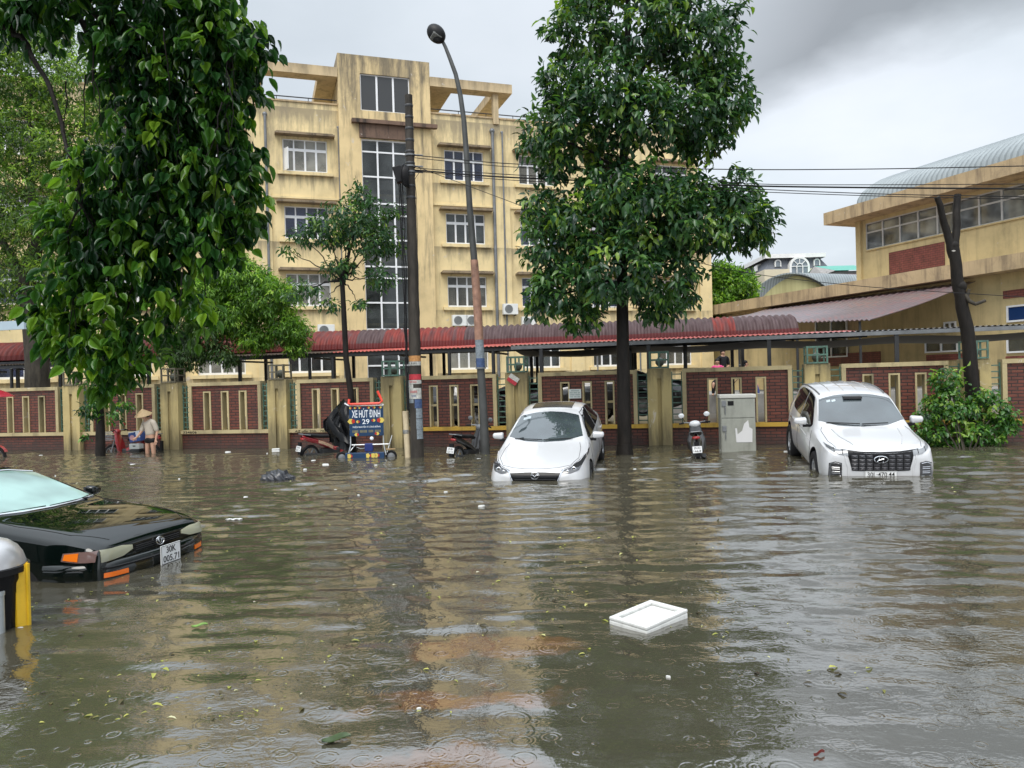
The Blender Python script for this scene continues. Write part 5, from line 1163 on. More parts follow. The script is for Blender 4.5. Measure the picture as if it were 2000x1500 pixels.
for kd, sgn in (('right', 1), ('left', -1)):
    patch(bv, kd, [(1.55, .985), (1.85, 1.20), (2.15, 1.345), (2.5, 1.375), (2.66, 1.375)], [(1.55, .955), (1.8, .955), (2.1, .965), (2.4, .975), (2.64, .985)], 'side_window', m_side, sa, 12, 6)
    patch(bv, kd, [(2.72, 1.375), (3.0, 1.355), (3.3, 1.28), (3.52, 1.12)], [(2.70, .99), (3.0, 1.0), (3.3, 1.01), (3.5, 1.03)], 'side_window', m_side, sa, 10, 6)
    seam(bv, kd, [(1.38, .35), (1.30, .6), (1.38, .9)], 'door_seam', sa, m_seam, 0.004); seam(bv, kd, [(2.68, .3), (2.69, .98)], 'door_seam', sa, m_seam, 0.004)
    for yy in (2.45, 3.35): g = MB(); h = hit(bv, kd, yy, .83, 0.018); g.bbox((h.x-0.012, yy-0.10, .815), (h.x+0.012, yy+0.10, .845), 0.008); g.build('door_handle', m_whitep, sa)
    mirror(sa, sgn*0.97, 1.60, 1.00, sgn, m_whitep)
    # swept-back headlight
    s_ = sgn
    hl_ = patch(bv, 'front', [(s_*.455, .700), (s_*.60, .735), (s_*.74, .795), (s_*.83, .850)], [(s_*.46, .665), (s_*.60, .640), (s_*.74, .675), (s_*.835, .80)], 'headlight', m_lampdk, sa, 14, 6, 0.008)
    g = MB(); c_ = hit(bv, 'front', s_*.66, .695, 0.004); g.ball(c_, 0.048, 14, 8, sy=0.35); c2 = hit(bv, 'front', s_*.56, .675, 0.002); g.ball(c2, 0.03, 12, 6, sy=0.4); g.build('reflector_bowl', m_chrome, hl_, True)
    g = MB(); g.tube([hit(bv, 'front', s_*x, z, 0.012) for x, z in ((.47, .692), (.60, .722), (.74, .78), (.82, .838))], 0.005, 5); g.build('light_guide', m_led, hl_, True)
    patch(bv, 'front', [(s_*.52, .44), (s_*.78, .47)], [(s_*.55, .36), (s_*.76, .38)], 'fog_lamp', m_grille, sa, 6, 3)
for x in (-.78, .78):
    for y in (.95, 3.62): wheel(sa, x, y, 0.325, 0.21, 1 if x > 0 else -1)
gr_ = patch(bv, 'front', [(-.455, .655), (-.2, .668), (0, .672), (.2, .668), (.455, .655)], [(-.30, .37), (-.15, .355), (0, .35), (.15, .355), (.30, .37)], 'grille', m_grille, sa, 16, 8, 0.006)
g = MB()
for z in (.40, .44, .48, .52, .56, .60): g.tube([hit(bv, 'front', x*(0.30+0.155*(z-.37)/.3)/.30, z, 0.009) for x in np.linspace(-.27, .27, 9)], 0.005, 4)
g.build('grille_slat', m_steel, gr_)
g = MB(); g.tube([hit(bv, 'front', x, z, 0.012) for x, z in ((-.50, .70), (-.455, .655), (-.40, .54), (-.33, .40), (-.2, .345), (0, .335), (.2, .345), (.33, .40), (.40, .54), (.455, .655), (.50, .70))], 0.011, 6); g.build('chrome_wing', m_chrome, gr_, True)
c_ = hit(bv, 'front', 0, .615, 0.02); E = Matrix.Translation(c_) @ Matrix.Rotation(R(-12), 4, 'X'); g = MB()
tube2(g, E, arc2(0, 0, .074, .060, 0, 360, 28), 0.008, 6); tube2(g, E, [(-.066, .012), (-.045, .018), (-.022, .008), (0, -.020), (.022, .008), (.045, .018), (.066, .012)], 0.006, 5); tube2(g, E, [(-.06, -.02), (-.03, -.046), (0, -.052), (.03, -.046), (.06, -.02)], 0.004, 4)
g.build('badge', m_chrome, gr_, True)
seam(bv, 'top', [(-.60, .26), (-.40, .17), (-.2, .135), (0, .125), (.2, .135), (.40, .17), (.60, .26)], 'bonnet_seam', sa, m_seam, 0.004)
for s_ in (-1, 1): seam(bv, 'top', [(s_*.60, .26), (s_*.71, .55), (s_*.70, 1.0), (s_*.66, 1.22)], 'bonnet_seam', sa, m_seam, 0.004)
g = MB(); g.tube([(-.58, 1.33, .975+.03), (-.05, 1.24, 1.0)], 0.008, 5).tube([(-.02, 1.235, .995), (.52, 1.30, 1.01)], 0.008, 5); g.build('wiper', m_dark, sa)
g = MB(); T = Matrix.Translation(hit(bv, 'top', 0, 2.02, 0)) ; g.box((-.12, -.05, -.06), (.12, .02, -.03), T); g.build('rear_view_mirror', m_dark, sa)

patch(bv, 'top', [(-.50, 1.86), (-.36, 1.90)], [(-.50, 1.94), (-.36, 1.98)], 'windscreen_sticker', M('pale_sticker', (0.45, 0.52, 0.55), 0.4), sa, 3, 2, 0.009)
# ---------- white SUV
SUV = dict(
 zt=[(0,.74),(.03,.84),(.08,.90),(.18,.945),(.4,.985),(.8,1.03),(1.05,1.06),(1.2,1.11),(1.5,1.32),(1.85,1.545),(2.1,1.60),(2.6,1.635),(3.2,1.625),(3.7,1.57),(3.95,1.42),(4.15,1.15),(4.26,1.03),(4.3,.88)],
 zb=[(0,.70),(.03,.78),(.08,.83),(.18,.87),(.4,.905),(.8,.94),(1.2,.975),(2,1.0),(3.4,1.05),(4.0,1.06),(4.3,.84)],
 wb=[(0,.60),(.03,.70),(.08,.77),(.18,.82),(.4,.84),(1.2,.84),(2,.845),(3.6,.82),(4.1,.76),(4.3,.64)],
 wm=[(0,.66),(.03,.77),(.08,.83),(.18,.87),(.4,.895),(.9,.90),(3.4,.90),(3.9,.86),(4.2,.78),(4.3,.68)],
 ws=[(0,.55),(.08,.70),(.3,.78),(4,.78),(4.3,.6)],
 wt=[(0,.52),(.03,.61),(.08,.67),(.18,.70),(.4,.72),(1.05,.735),(1.2,.75),(1.5,.705),(1.85,.65),(2.2,.63),(3.4,.615),(3.8,.60),(4.1,.64),(4.3,.5)],
 zs=[(0,.36),(.08,.27),(.3,.23),(4.0,.24),(4.3,.45)], dr=[(0,.03),(1.2,.03),(1.5,.03),(2.1,.06),(3.7,.06),(4.3,.03)])
ysV = [0,.03,.08,.18,.4,.65,.9,1.08,1.18,1.3,1.5,1.7,1.88,2.1,2.5,3.0,3.4,3.7,3.88,4.02,4.15,4.25,4.3]
sv = thing('suv', 'white SUV with wide black grille and oval slanted-letter badge, tail against the brick wall', 'car', (6.05, 12.72, -0.455), group='cars left in the flood', rot=(R(7.0), 0, R(-11.0)))
bo, bv = car_shell(sv, SUV, ysV, [(0.86, 0.36, 0.41), (3.47, 0.36, 0.41)], m_whitep)
patch(bv, 'top', [(-.72, 1.32), (-.38, 1.15), (0, 1.10), (.38, 1.15), (.72, 1.32)], [(-.615, 1.82), (-.32, 1.89), (0, 1.91), (.32, 1.89), (.615, 1.82)], 'windscreen', m_wind, sv, 18, 12)
g = MB()
for x in (-.36, -.12, .12, .36): g.tube([hit(bv, 'top', x, y, 0.002) for y in np.linspace(2.1, 3.6, 9)], 0.010, 5)
g.build('roof_rib', m_whitep, sv, True)
for kd, sgn in (('right', 1), ('left', -1)):
    s_ = sgn
    patch(bv, kd, [(1.42, 1.08), (1.70, 1.30), (1.98, 1.485), (2.3, 1.52), (2.50, 1.53)], [(1.42, 1.035), (1.7, 1.035), (2.0, 1.045), (2.3, 1.055), (2.48, 1.06)], 'side_window', m_side, sv, 12, 6)
    patch(bv, kd, [(2.56, 1.53), (3.0, 1.53), (3.35, 1.50), (3.52, 1.42)], [(2.54, 1.065), (3.0, 1.08), (3.3, 1.10), (3.5, 1.16)], 'side_window', m_side, sv, 10, 6)
    seam(bv, kd, [(1.30, .38), (1.24, .65), (1.30, .98)], 'door_seam', sv, m_seam, 0.004); seam(bv, kd, [(2.52, .35), (2.52, 1.06)], 'door_seam', sv, m_seam, 0.004); seam(bv, kd, [(1.3, .80), (2.0, .84), (3.3, .90)], 'door_crease', sv, m_whitep, 0.008)
    g = MB(); g.tube([hit(bv, 'top', s_*(.575-.01*abs(y-2.8)), y, 0.012) for y in np.linspace(2.0, 3.65, 12)], 0.012, 6); g.build('roof_rail', m_greysteel, sv, True)
    for yy in (2.32, 3.25): g = MB(); h = hit(bv, kd, yy, .90, 0.018); g.bbox((h.x-0.012, yy-0.10, .885), (h.x+0.012, yy+0.10, .92), 0.008); g.build('door_handle', m_chrome, sv)
    mirror(sv, s_*1.0, 1.50, 1.12, sgn, m_whitep, 1.05)
    # thin running light merging into the grille, and block headlamp low in the bumper
    hl_ = patch(bv, 'front', [(s_*.50, .865), (s_*.66, .885), (s_*.80, .93)], [(s_*.50, .79), (s_*.64, .815), (s_*.79, .895)], 'running_light', m_lamp, sv, 10, 4, 0.012)
    g = MB()
    for xx in (.58, .70): g.tube([hit(bv, 'front', s_*xx, z, 0.016) for z in (.80+.25*(xx-.5), .865+.18*(xx-.5))], 0.006, 5)
    g.build('light_divider', m_dark, hl_)
    hb = patch(bv, 'front', [(s_*.60, .675), (s_*.70, .70), (s_*.79, .665)], [(s_*.60, .44), (s_*.70, .43), (s_*.80, .44)], 'headlight', m_lampdk, sv, 8, 8, 0.010)
    g = MB()
    for zz in (.52, .59): 
        for dz in (-0.014, 0.014): g.tube([hit(bv, 'front', s_*x, zz+dz, 0.016) for x in (.635, .69, .75)], 0.005, 5)
    g.tube([hit(bv, 'front', s_*x, z, 0.014) for x, z in ((.62, .66), (.70, .68), (.77, .65), (.775, .46), (.62, .455))], 0.005, 5); g.build('lamp_frame', m_chrome, hb, True)
    # flank of the bumper around the grille
    seam(bv, 'front', [(s_*.55, .80), (s_*.53, .68), (s_*.50, .60), (s_*.50, .42)], 'bumper_crease', sv, m_whitep, 0.012)
for x in (-.79, .79):
    for y in (.86, 3.47): wheel(sv, x, y, 0.345, 0.22, 1 if x > 0 else -1)
gr_ = patch(bv, 'front', [(-.52, .855), (-.25, .828), (0, .818), (.25, .828), (.52, .855)], [(-.44, .545), (-.2, .535), (0, .533), (.2, .535), (.44, .545)], 'grille', m_grille, sv, 20, 10, 0.008)
g = MB()
for i in range(9):
    x = -.46+.115*i
    for j, z in enumerate((.58, .645, .71, .775)):
        if abs(x+.057) < 0.12 and 0.66 < z < 0.80: continue
        a, b, c2, d2 = [hit(bv, 'front', x+dx, z+dz, 0.012) for dx, dz in ((.008, -.026), (.107, -.026), (.107, .026), (.008, .026))]
        if x+.107 > .50: continue
        cen = (a+b+c2+d2)/4+Vector((0, -0.014, 0.006)); g.add([a, b, c2, d2, cen], [(0, 1, 4), (1, 2, 4), (2, 3, 4), (3, 0, 4)])
g.build('grille_facet', M('dark_chrome_facet', (0.05, 0.05, 0.055), 0.2, 0.5, var=0.1), gr_)
c_ = hit(bv, 'front', 0, .735, 0.03); E = Matrix.Translation(c_) @ Matrix.Rotation(R(-8), 4, 'X'); g = MB()
tube2(g, E, arc2(0, 0, .105, .054, 0, 360, 32), 0.008, 6); tube2(g, E, [(-.062, -.034), (-.048, -.02), (-.030, .020), (-.022, .046)], 0.0085, 6); tube2(g, E, [(.022, -.046), (.030, -.020), (.048, .02), (.062, .034)], 0.0085, 6); tube2(g, E, [(-.040, -.008), (.0, .0), (.040, .008)], 0.008, 6)
g.build('badge', m_chrome, gr_, True)
patch(bv, 'front', [(-.60, .885), (-.3, .855), (0, .845), (.3, .855), (.60, .885)], [(-.58, .868), (-.3, .838), (0, .826), (.3, .838), (.58, .868)], 'bonnet_edge', m_grille, sv, 20, 2, 0.010)
plate(sv, hit(bv, 'front', 0, .485, 0.014), 0.50, 0.11, [('30L·470.44', 0.84)], m_txt)
for s_ in (-1, 1): seam(bv, 'top', [(s_*.38, .22), (s_*.50, .6), (s_*.55, 1.05)], 'bonnet_crease', sv, m_whitep, 0.012)
for s_ in (-1, 1): seam(bv, 'top', [(s_*.66, .16), (s_*.73, .45), (s_*.73, 1.05), (s_*.69, 1.16)], 'bonnet_seam', sv, m_seam, 0.004)
g = MB(); g.tube([(-.60, 1.235, 1.14), (-.05, 1.14, 1.125)], 0.010, 5).tube([(-.02, 1.135, 1.12), (.42, 1.16, 1.13)], 0.010, 5); g.build('wiper', m_dark, sv)
g = MB(); T = Matrix.Translation((0, 1.84, 1.53)); g.box((-.2, -.13, -.045), (.12, .0, -.005), T); g.build('sensor_box', m_steel, sv)

for xx in (-.50, -.41): patch(bv, 'top', [(xx, 1.70), (xx+.07, 1.715)], [(xx, 1.75), (xx+.07, 1.765)], 'windscreen_sticker', M('pale_sticker', (0.45, 0.52, 0.55), 0.4), sv, 3, 2, 0.009)
# ---------- dark green-black saloon at the near kerb
CAM = dict(
 zt=[(0,.50),(.07,.50),(.075,.68),(.10,.735),(.15,.77),(.26,.81),(.5,.868),(.9,.925),(1.25,.957),(1.38,.975),(1.75,1.15),(2.15,1.335),(2.4,1.38),(2.8,1.40),(3.2,1.385),(3.45,1.32),(3.8,1.15),(4.05,1.06),(4.5,1.04),(4.72,.98),(4.77,.8)],
 zb=[(0,.48),(.07,.48),(.075,.62),(.10,.67),(.15,.705),(.26,.735),(.5,.78),(.9,.83),(1.3,.88),(2,.92),(3.4,.95),(4.1,.96),(4.6,.94),(4.77,.75)],
 wb=[(0,.60),(.075,.66),(.10,.73),(.15,.77),(.26,.80),(.5,.825),(1.3,.83),(3.4,.83),(4.2,.80),(4.6,.74),(4.77,.6)],
 wm=[(0,.64),(.075,.70),(.10,.78),(.15,.82),(.26,.85),(.5,.875),(1.3,.885),(3.6,.885),(4.3,.85),(4.7,.76),(4.77,.66)],
 ws=[(0,.58),(.1,.72),(.4,.78),(4.4,.78),(4.77,.6)],
 wt=[(0,.55),(.075,.58),(.10,.64),(.15,.67),(.26,.69),(.5,.72),(1.25,.75),(1.38,.76),(1.75,.69),(2.15,.605),(2.8,.58),(3.3,.57),(3.7,.60),(4.1,.68),(4.6,.66),(4.77,.5)],
 zs=[(0,.40),(.10,.30),(.3,.2),(4.4,.2),(4.77,.4)], dr=[(0,.02),(1.2,.02),(1.4,.02),(2.15,.05),(3.2,.05),(4.0,.02),(4.77,.02)])
ysC = [.075,.085,.10,.15,.26,.4,.65,.95,1.2,1.33,1.45,1.75,2.05,2.2,2.5,2.9,3.2,3.4,3.7,4.0,4.2,4.5,4.7,4.77]
m_darkp = paint('bottle_green_black_paint', (0.0015, 0.004, 0.0035), 1.0, 0.35, 0.05); m_darkp.node_tree.nodes['Principled BSDF'].inputs['Specular IOR Level'].default_value = 0.0
ca = thing('dark_saloon_car', 'black-green older saloon car with orange indicators, bumper deep in water at the near kerb', 'car', (-3.55, 7.74, -0.43), group='cars left in the flood', rot=(0, R(0), R(77.3)))
bo, bv = car_shell(ca, CAM, ysC, [(0.93, 0.27, 0.315), (3.55, 0.27, 0.315)], m_darkp)
path = [(-.872, .62), (-.88, .40), (-.85, .25), (-.78, .13), (-.66, .055), (-.48, .01), (-.25, -.02), (0, -.03), (.25, -.02), (.48, .01), (.66, .055), (.78, .13), (.85, .25), (.88, .40), (.872, .62)]
prof = [(.10, .575), (.03, .585), (.005, .57), (-.005, .54), (.008, .525), (.0, .51), (.0, .44), (.02, .36), (.05, .28), (.12, .24)]
rows_ = []
for i, (x, y) in enumerate(path):
    a = Vector(path[max(0, i-1)]); b = Vector(path[min(len(path)-1, i+1)]); tn = (b-a).normalized(); nn = Vector((-tn.y, tn.x))
    if nn.y < 0 and abs(x) < .6 or nn.x*x > 0: nn = -nn
    rows_.append([(x+nn.x*o_, y+nn.y*o_, z) for o_, z in prof])
g = MB(); g.grid(rows_); bum = g.build('bumper', m_darkp, ca, True, ang=50)
bmb = bmesh.new(); bmb.from_mesh(bum.data); bvb = BVHTree.FromBMesh(bmb); bmb.free()
patch(bv, 'top', [(-.66, 1.46), (-.35, 1.37), (0, 1.34), (.35, 1.37), (.66, 1.46)], [(-.55, 2.08), (-.28, 2.14), (0, 2.16), (.28, 2.14), (.55, 2.08)], 'windscreen', m_glass('mint_windscreen_glass', (0.15, 0.24, 0.22), 2.1, 0.03, var=0.6), ca, 16, 10)
g = MB(); g.tube([hit(bv, 'top', x, y, 0.004) for x, y in ((-.68, 1.43), (-.35, 1.35), (0, 1.32), (.35, 1.35), (.68, 1.43))], 0.012, 6).tube([hit(bv, 'top', x, y, 0.004) for x, y in ((-.56, 2.12), (-.28, 2.17), (0, 2.19), (.28, 2.17), (.56, 2.12))], 0.010, 6); g.build('screen_trim', m_chrome, ca, True)
for kd, sgn in (('right', 1), ('left', -1)):
    s_ = sgn
    patch(bv, kd, [(1.62, .99), (1.9, 1.15), (2.2, 1.29), (2.6, 1.325), (2.75, 1.325)], [(1.62, .945), (1.9, .945), (2.2, .95), (2.5, .955), (2.73, .96)], 'side_window', m_side, ca, 10, 6)
    patch(bv, kd, [(2.81, 1.325), (3.1, 1.31), (3.35, 1.25), (3.6, 1.10)], [(2.79, .965), (3.1, .97), (3.3, .975), (3.55, .985)], 'side_window', m_side, ca, 10, 6)
    seam(bv, kd, [(1.45, .35), (1.40, .6), (1.45, .92)], 'door_seam', ca, m_seam, 0.004); 
    mirror(ca, s_*1.0, 1.68, 1.00, sgn, m_darkp, 0.95)
    patch(bv, 'front', [(s_*.37, .675), (s_*.50, .695), (s_*.735, .695)], [(s_*.37, .640), (s_*.50, .600), (s_*.745, .590)], 'headlight', m_glass('yellowed_lamp_glass', (0.36, 0.36, 0.26), 1.7, 0.12, var=0.35), ca, 12, 6, 0.014)
    ind = patch(bv, kd, [(.13, .695), (.28, .695), (.42, .685)], [(.13, .60), (.28, .60), (.43, .615)], 'indicator', m_glass('smoked_indicator_glass', (0.16, 0.10, 0.09), 1.7, 0.1), ca, 8, 5, 0.012)
    patch(bv, kd, [(.27, .685), (.40, .675)], [(.27, .61), (.41, .625)], 'amber_bulb', m_glass('amber_glass', (0.75, 0.17, 0.01), 1.6, 0.1), ind, 5, 4, 0.018)
    patch(bvb, 'front', [(s_*.50, .488), (s_*.74, .488)], [(s_*.50, .445), (s_*.75, .445)], 'bumper_indicator', m_glass('amber_lens', (0.80, 0.16, 0.008), 1.6, 0.1), ca, 10, 3, 0.010)
    seam(bv, 'top', [(s_*.55, .17), (s_*.71, .45), (s_*.745, 1.0), (s_*.72, 1.36)], 'bonnet_seam', ca, m_seam, 0.003)
gr_ = patch(bv, 'front', [(-.345, .672), (0, .680), (.345, .672)], [(-.345, .605), (0, .598), (.345, .605)], 'grille', m_grille, ca, 12, 4, 0.004)
g = MB()
for z in (.618, .637, .656): g.tube([hit(bv, 'front', x, z, 0.008) for x in np.linspace(-.32, .32, 7)], 0.004, 4)
g.build('grille_slat', m_steel, gr_)
c_ = hit(bv, 'front', 0, .642, 0.03); E = Matrix.Translation(c_) @ Matrix.Rotation(R(-10), 4, 'X'); g = MB()
tube2(g, E, arc2(0, 0, .056, .038, 0, 360, 26), 0.006, 6); tube2(g, E, arc2(0, .008, .020, .028, 0, 360, 20), 0.005, 5); tube2(g, E, arc2(0, .018, .040, .016, 0, 360, 20), 0.005, 5); g.build('badge', m_chrome, gr_, True)
g = MB(); g.tube([hit(bvb, 'front', x, .533, 0.004) for x in np.linspace(-.80, .80, 23)], 0.012, 6); g.build('bumper_strip', m_grille, ca, True)
pc_ = hit(bvb, 'front', 0, .50, 0.03)
plate(ca, (0.0, pc_.y-0.01, 0.520), 0.30, 0.19, [('30K', 0.48), ('005.71', 0.80)], m_txt)
for x in (-.77, .77):
    for y in (.93, 3.55): wheel(ca, x, y, 0.30, 0.19, 1 if x > 0 else -1)
g = MB(); g.tube([(-.58, 1.43, .99), (-.05, 1.36, .985)], 0.009, 5).tube([(0, 1.355, .98), (.55, 1.38, .985)], 0.009, 5); g.build('wiper', m_dark, ca)
patch(bv, 'top', [(-.36, 2.45), (.36, 2.45)], [(-.36, 2.95), (.36, 2.95)], 'sunroof', m_grille, ca, 6, 4, 0.006)

# ---------- cars parked in the yard: only their roofs clear the wall
def yard_car(X, yoff, rz, label, mp_, cover=False, z=0.3):
    t_ = thing('parked_car', label, 'car', tuple(fl(X, yoff, z)), fang+rz, 'cars parked in the yard')
    b_, bv_ = car_shell(t_, SUV if cover != 'low' else CAM, ysV if cover != 'low' else ysC, [(0.86, 0.36, 0.41), (3.47, 0.36, 0.41)], mp_, 1)
    for kd in ('left', 'right'):
        if cover != 'low': patch(bv_, kd, [(1.45, 1.10), (1.98, 1.485), (2.6, 1.53), (3.52, 1.42)], [(1.45, 1.04), (2.0, 1.045), (2.7, 1.06), (3.5, 1.12)], 'side_window', m_side, t_, 10, 4)
        else: patch(bv_, kd, [(1.62, .99), (2.2, 1.29), (2.75, 1.325), (3.6, 1.10)], [(1.62, .945), (2.2, .95), (2.8, .96), (3.55, .985)], 'side_window', m_side, t_, 10, 4)
    patch(bv_, 'top', [(-.66, 1.26), (.66, 1.26)] if cover != 'low' else [(-.66, 1.46), (.66, 1.46)], [(-.57, 1.80), (.57, 1.80)] if cover != 'low' else [(-.55, 2.08), (.55, 2.08)], 'windscreen', m_wind, t_, 8, 6)
    for x in (-.78, .78):
        for y in (.9, 3.5): wheel(t_, x, y, 0.32, 0.2, 1 if x > 0 else -1)
    return t_, bv_
m_bk = paint('black_car_paint', (0.008, 0.008, 0.009)); m_gy = paint('silver_car_paint', (0.35, 0.36, 0.37))
lp = mw(wall).inverted()
def wx(u, Y=23.5): return (lp @ P(u, 725, Y)).x
yard_car(wx(650), 4.6, R(-90), 'black car roof showing over the brick wall behind the slim young tree', m_bk)
t_, bv_ = yard_car(wx(985), 3.6, R(90), 'black parked car with khaki cloth over its tail, above the wall by the sticker pole', m_bk)
g = MB(); rows_ = []
for i in range(13):
    y = 3.35+0.95*i/12; r_ = []
    for j in range(11):
        x = -0.72+1.44*j/10; h = hit(bv_, 'top', x*0.95, min(y, 4.25), 0.03); r_.append(h+Vector((0, 0, 0.015*math.sin(9*x+i))))
    rows_.append(r_)
g.sheet(rows_, (0, 0, -0.02)); kc = g.build('cloth_cover', M('khaki_cloth', (0.16, 0.14, 0.10), 0.9, var=0.4, vs=6), t_, True)
yard_car(wx(930), 5.4, R(-90), 'dark parked car roof partly hidden by the lamp post', m_bk)
yard_car(wx(1030), 3.2, R(-90), 'long dark car roof showing above the wall behind the white saloon', m_bk, 'low', 0.62)
yard_car(wx(1190), 4.9, R(90), 'silver parked car glimpsed through the wall slits by the big trunk', m_gy, 'low')
# ------------------------------------------------------------------ poles and cables
def m_polecon():
    m, t, b = base_mat('pole_concrete'); v = objvec(t, (1, 1, 0.3)); n = noise(t, v, 5, 7, 0.7)
    t.links.new(ramp(t, n, [(0.3, (0.020, 0.018, 0.015)), (0.7, (0.065, 0.056, 0.047))]), b.inputs['Base Color']); b.inputs['Roughness'].default_value = 0.75; b.inputs['Specular IOR Level'].default_value = 0.25; bump(t, b, n, 0.5, 0.01); return m
m_pc = m_polecon(); m_cable = M('black_cable', (0.012, 0.012, 0.013), 0.5, var=0.1)
pY = W(815, 893).y; pB = W(815, 893)
up_ = thing('utility_pole', 'grimy concrete utility pole plastered with stickers beside the blue sign cart', 'utility pole', (pB.x, pB.y, -0.6))
topP = P(798, 186, pY); g = MB(); N = 40; axis = [Vector((pB.x, pB.y, -0.6)).lerp(topP, i/N) for i in range(N+1)]
def prad(z): return 0.165-0.0085*(z+0.6)
g.tube(axis, [prad(p.z) for p in axis], 18); po = g.build('pole', m_pc, up_, True, True, 50)
def pax(z): s = (z+0.6)/(topP.z+0.6); return Vector((pB.x, pB.y, -0.6)).lerp(topP, s)
for k in range(9):
    g = MB(); z = topP.z-0.25-k*0.27; c_ = pax(z); g.lathe([(prad(z)+0.002, -0.03), (prad(z)+0.010, -0.02), (prad(z)+0.010, 0.02), (prad(z)+0.002, 0.03)], 14, Matrix.Translation(c_)); g.build('pole_band', m_steel, po, True, True)
def wrap(par, ax, rad, z0, z1, a0, a1, mat, name, off=0.004, n=8):
    g = MB(); rows_ = []
    for z in np.linspace(z0, z1, 5):
        c_ = ax(z); rows_.append([c_+Vector((math.sin(R(a))*(rad(z)+off+0.002*math.sin(z*40+a)), -math.cos(R(a))*(rad(z)+off), 0)) for a in np.linspace(a0, a1, n)])
    g.sheet(rows_, (0, 0.002, 0)); return g.build(name, mat, par, False, True)
m_paper = M('weathered_paper', (0.50, 0.50, 0.46), 0.8, var=0.35, vs=18); m_paperr = M('red_sticker', (0.45, 0.03, 0.045), 0.6, var=0.3, vs=20); m_papero = M('orange_sticker', (0.50, 0.24, 0.08), 0.7, var=0.4, vs=25); m_paperb = M('blue_sticker', (0.05, 0.09, 0.20), 0.7, var=0.4, vs=20); m_papert = M('faded_blue_paper', (0.22, 0.26, 0.29), 0.8, var=0.4, vs=25)
def pz(v, u=808): return P(u, v, pY).z
for (v0, v1, a0, a1, mt) in ((706, 695, -80, 75, m_papero), (714, 706.5, -80, 75, m_paper), (742, 731, -85, 70, m_paperr), (750, 742.5, -85, 70, m_paper), (762, 750.5, -85, -15, m_paper), (779, 758, -80, 65, m_paper), (787, 779.5, -70, -15, m_papert), (797, 779.5, -5, 70, m_paperb), (817, 797.5, 5, 70, m_papert), (838, 818, 5, 72, m_papert), (857, 838.5, 8, 72, m_papert)):
    wrap(po, pax, prad, pz(v0), pz(v1), a0, a1, mt, 'sticker')
def scrib(par, ax, rad, z, a, s_, mat, w, h):     # lettering lying on the pole face
    c_ = ax(z); d = Vector((math.sin(R(a)), -math.cos(R(a)), 0)); T = look(d, c_+d*(rad(z)+0.012)); o = text(s_, 'lettering', mat, par, Matrix.Identity(4), w, h, 0.001)
    o.data.transform(mw(par).inverted() @ T)
scrib(po, pax, prad, pz(710), -12, 'I: III IN I', m_ink, 0.18, 0.05); scrib(po, pax, prad, pz(746), -15, 'IIII·III·II', m_paperr, 0.17, 0.04); scrib(po, pax, prad, pz(765), -12, 'IIIIIIIII', m_paperr, 0.17, 0.05); scrib(po, pax, prad, pz(773), -10, 'IIII', m_paperb, 0.10, 0.045)
g = MB(); pc_ = P(805, 800, pY-0.2)
for dx, r_ in ((0, 0.018), (0.035, 0.014), (-0.03, 0.012)):
    pts = [P(782+dx*40, 350, pY-.1)+Vector((dx, -0.02, 0)), P(787, 480, pY-.15)+Vector((dx, 0, 0)), P(792, 620, pY-.18)+Vector((dx*0.8, 0, 0)), P(794, 720, pY-.18)+Vector((dx*.8, 0, 0)), P(797, 800, pY-.18)+Vector((dx*.6, 0, 0))]
    limb(g, pts, r_, r_, rng, 0.012, 6)
limb(g, [P(822, 330, pY-.05), P(812, 350, pY-.12), P(814, 420, pY-.14), P(817, 520, pY-.15), P(818, 640, pY-.16), P(822, 700, pY-.16)], 0.007, 0.007, rng, 0.01, 5)
g.build('down_cable', m_cable, po, True, True)
g = MB(); cc_ = P(792, 342, pY-.22)
for k in range(9):
    T = Matrix.Translation(cc_+Vector((0.012*k-0.03, 0.02*math.sin(k), 0.01*math.sin(k*2)))) @ Matrix.Rotation(R(68+3*k), 4, 'Z'); g.tube([T @ Vector((0.15*math.cos(a), 0, 0.24*math.sin(a)-0.02*k*0.3)) for a in np.linspace(0, 2*PI, 22)], 0.013, 5)
g.build('cable_coil', m_cable, po, True, True)
g = MB(); T = Matrix.Translation(P(779, 341, pY-.22)) @ Matrix.Rotation(R(-15), 4, 'Y'); g.bbox((-0.10, -0.09, -0.19), (0.10, 0.09, 0.19), 0.02, T); g.build('splice_box', m_dark, po, False, True)
for v_ in (303, 325, 336): 
    g = MB(); c_ = P(803, v_, pY); g.lathe([(prad(c_.z)+0.003, -0.02), (prad(c_.z)+0.02, -0.02), (prad(c_.z)+0.02, 0.02), (prad(c_.z)+0.003, 0.02)], 14, Matrix.Translation((pax(c_.z).x, pax(c_.z).y, c_.z))); g.tube([(pax(c_.z).x+0.1, pax(c_.z).y, c_.z), (pax(c_.z).x+0.30, pax(c_.z).y-.02, c_.z-.02)], 0.02, 6); g.build('clamp', m_greysteel, po, True, True)
def cable(name, label, pts, r, n=10):
    P3 = [PL(u, v, 17.55, -0.225) for u, v in pts]; g = MB(); out = []
    for i in range(len(P3)-1):
        for k in range(n): out.append(P3[i].lerp(P3[i+1], k/n))
    out.append(P3[-1]); sm = out[:]
    for _ in range(12): sm = [sm[0]]+[(sm[i-1]+sm[i]*2+sm[i+1])/4 for i in range(1, len(sm)-1)]+[sm[-1]]
    g.tube(sm, r, 6); o = g.build(name, m_cable, None, True); tag(o, label, 'cable', 'overhead cables along the street')
cable('overhead_cable', 'topmost overhead cable, running clear of the others across the hall roof', [(808, 303), (960, 318), (1120, 326), (1480, 332), (1740, 330), (2050, 323)], 0.010)
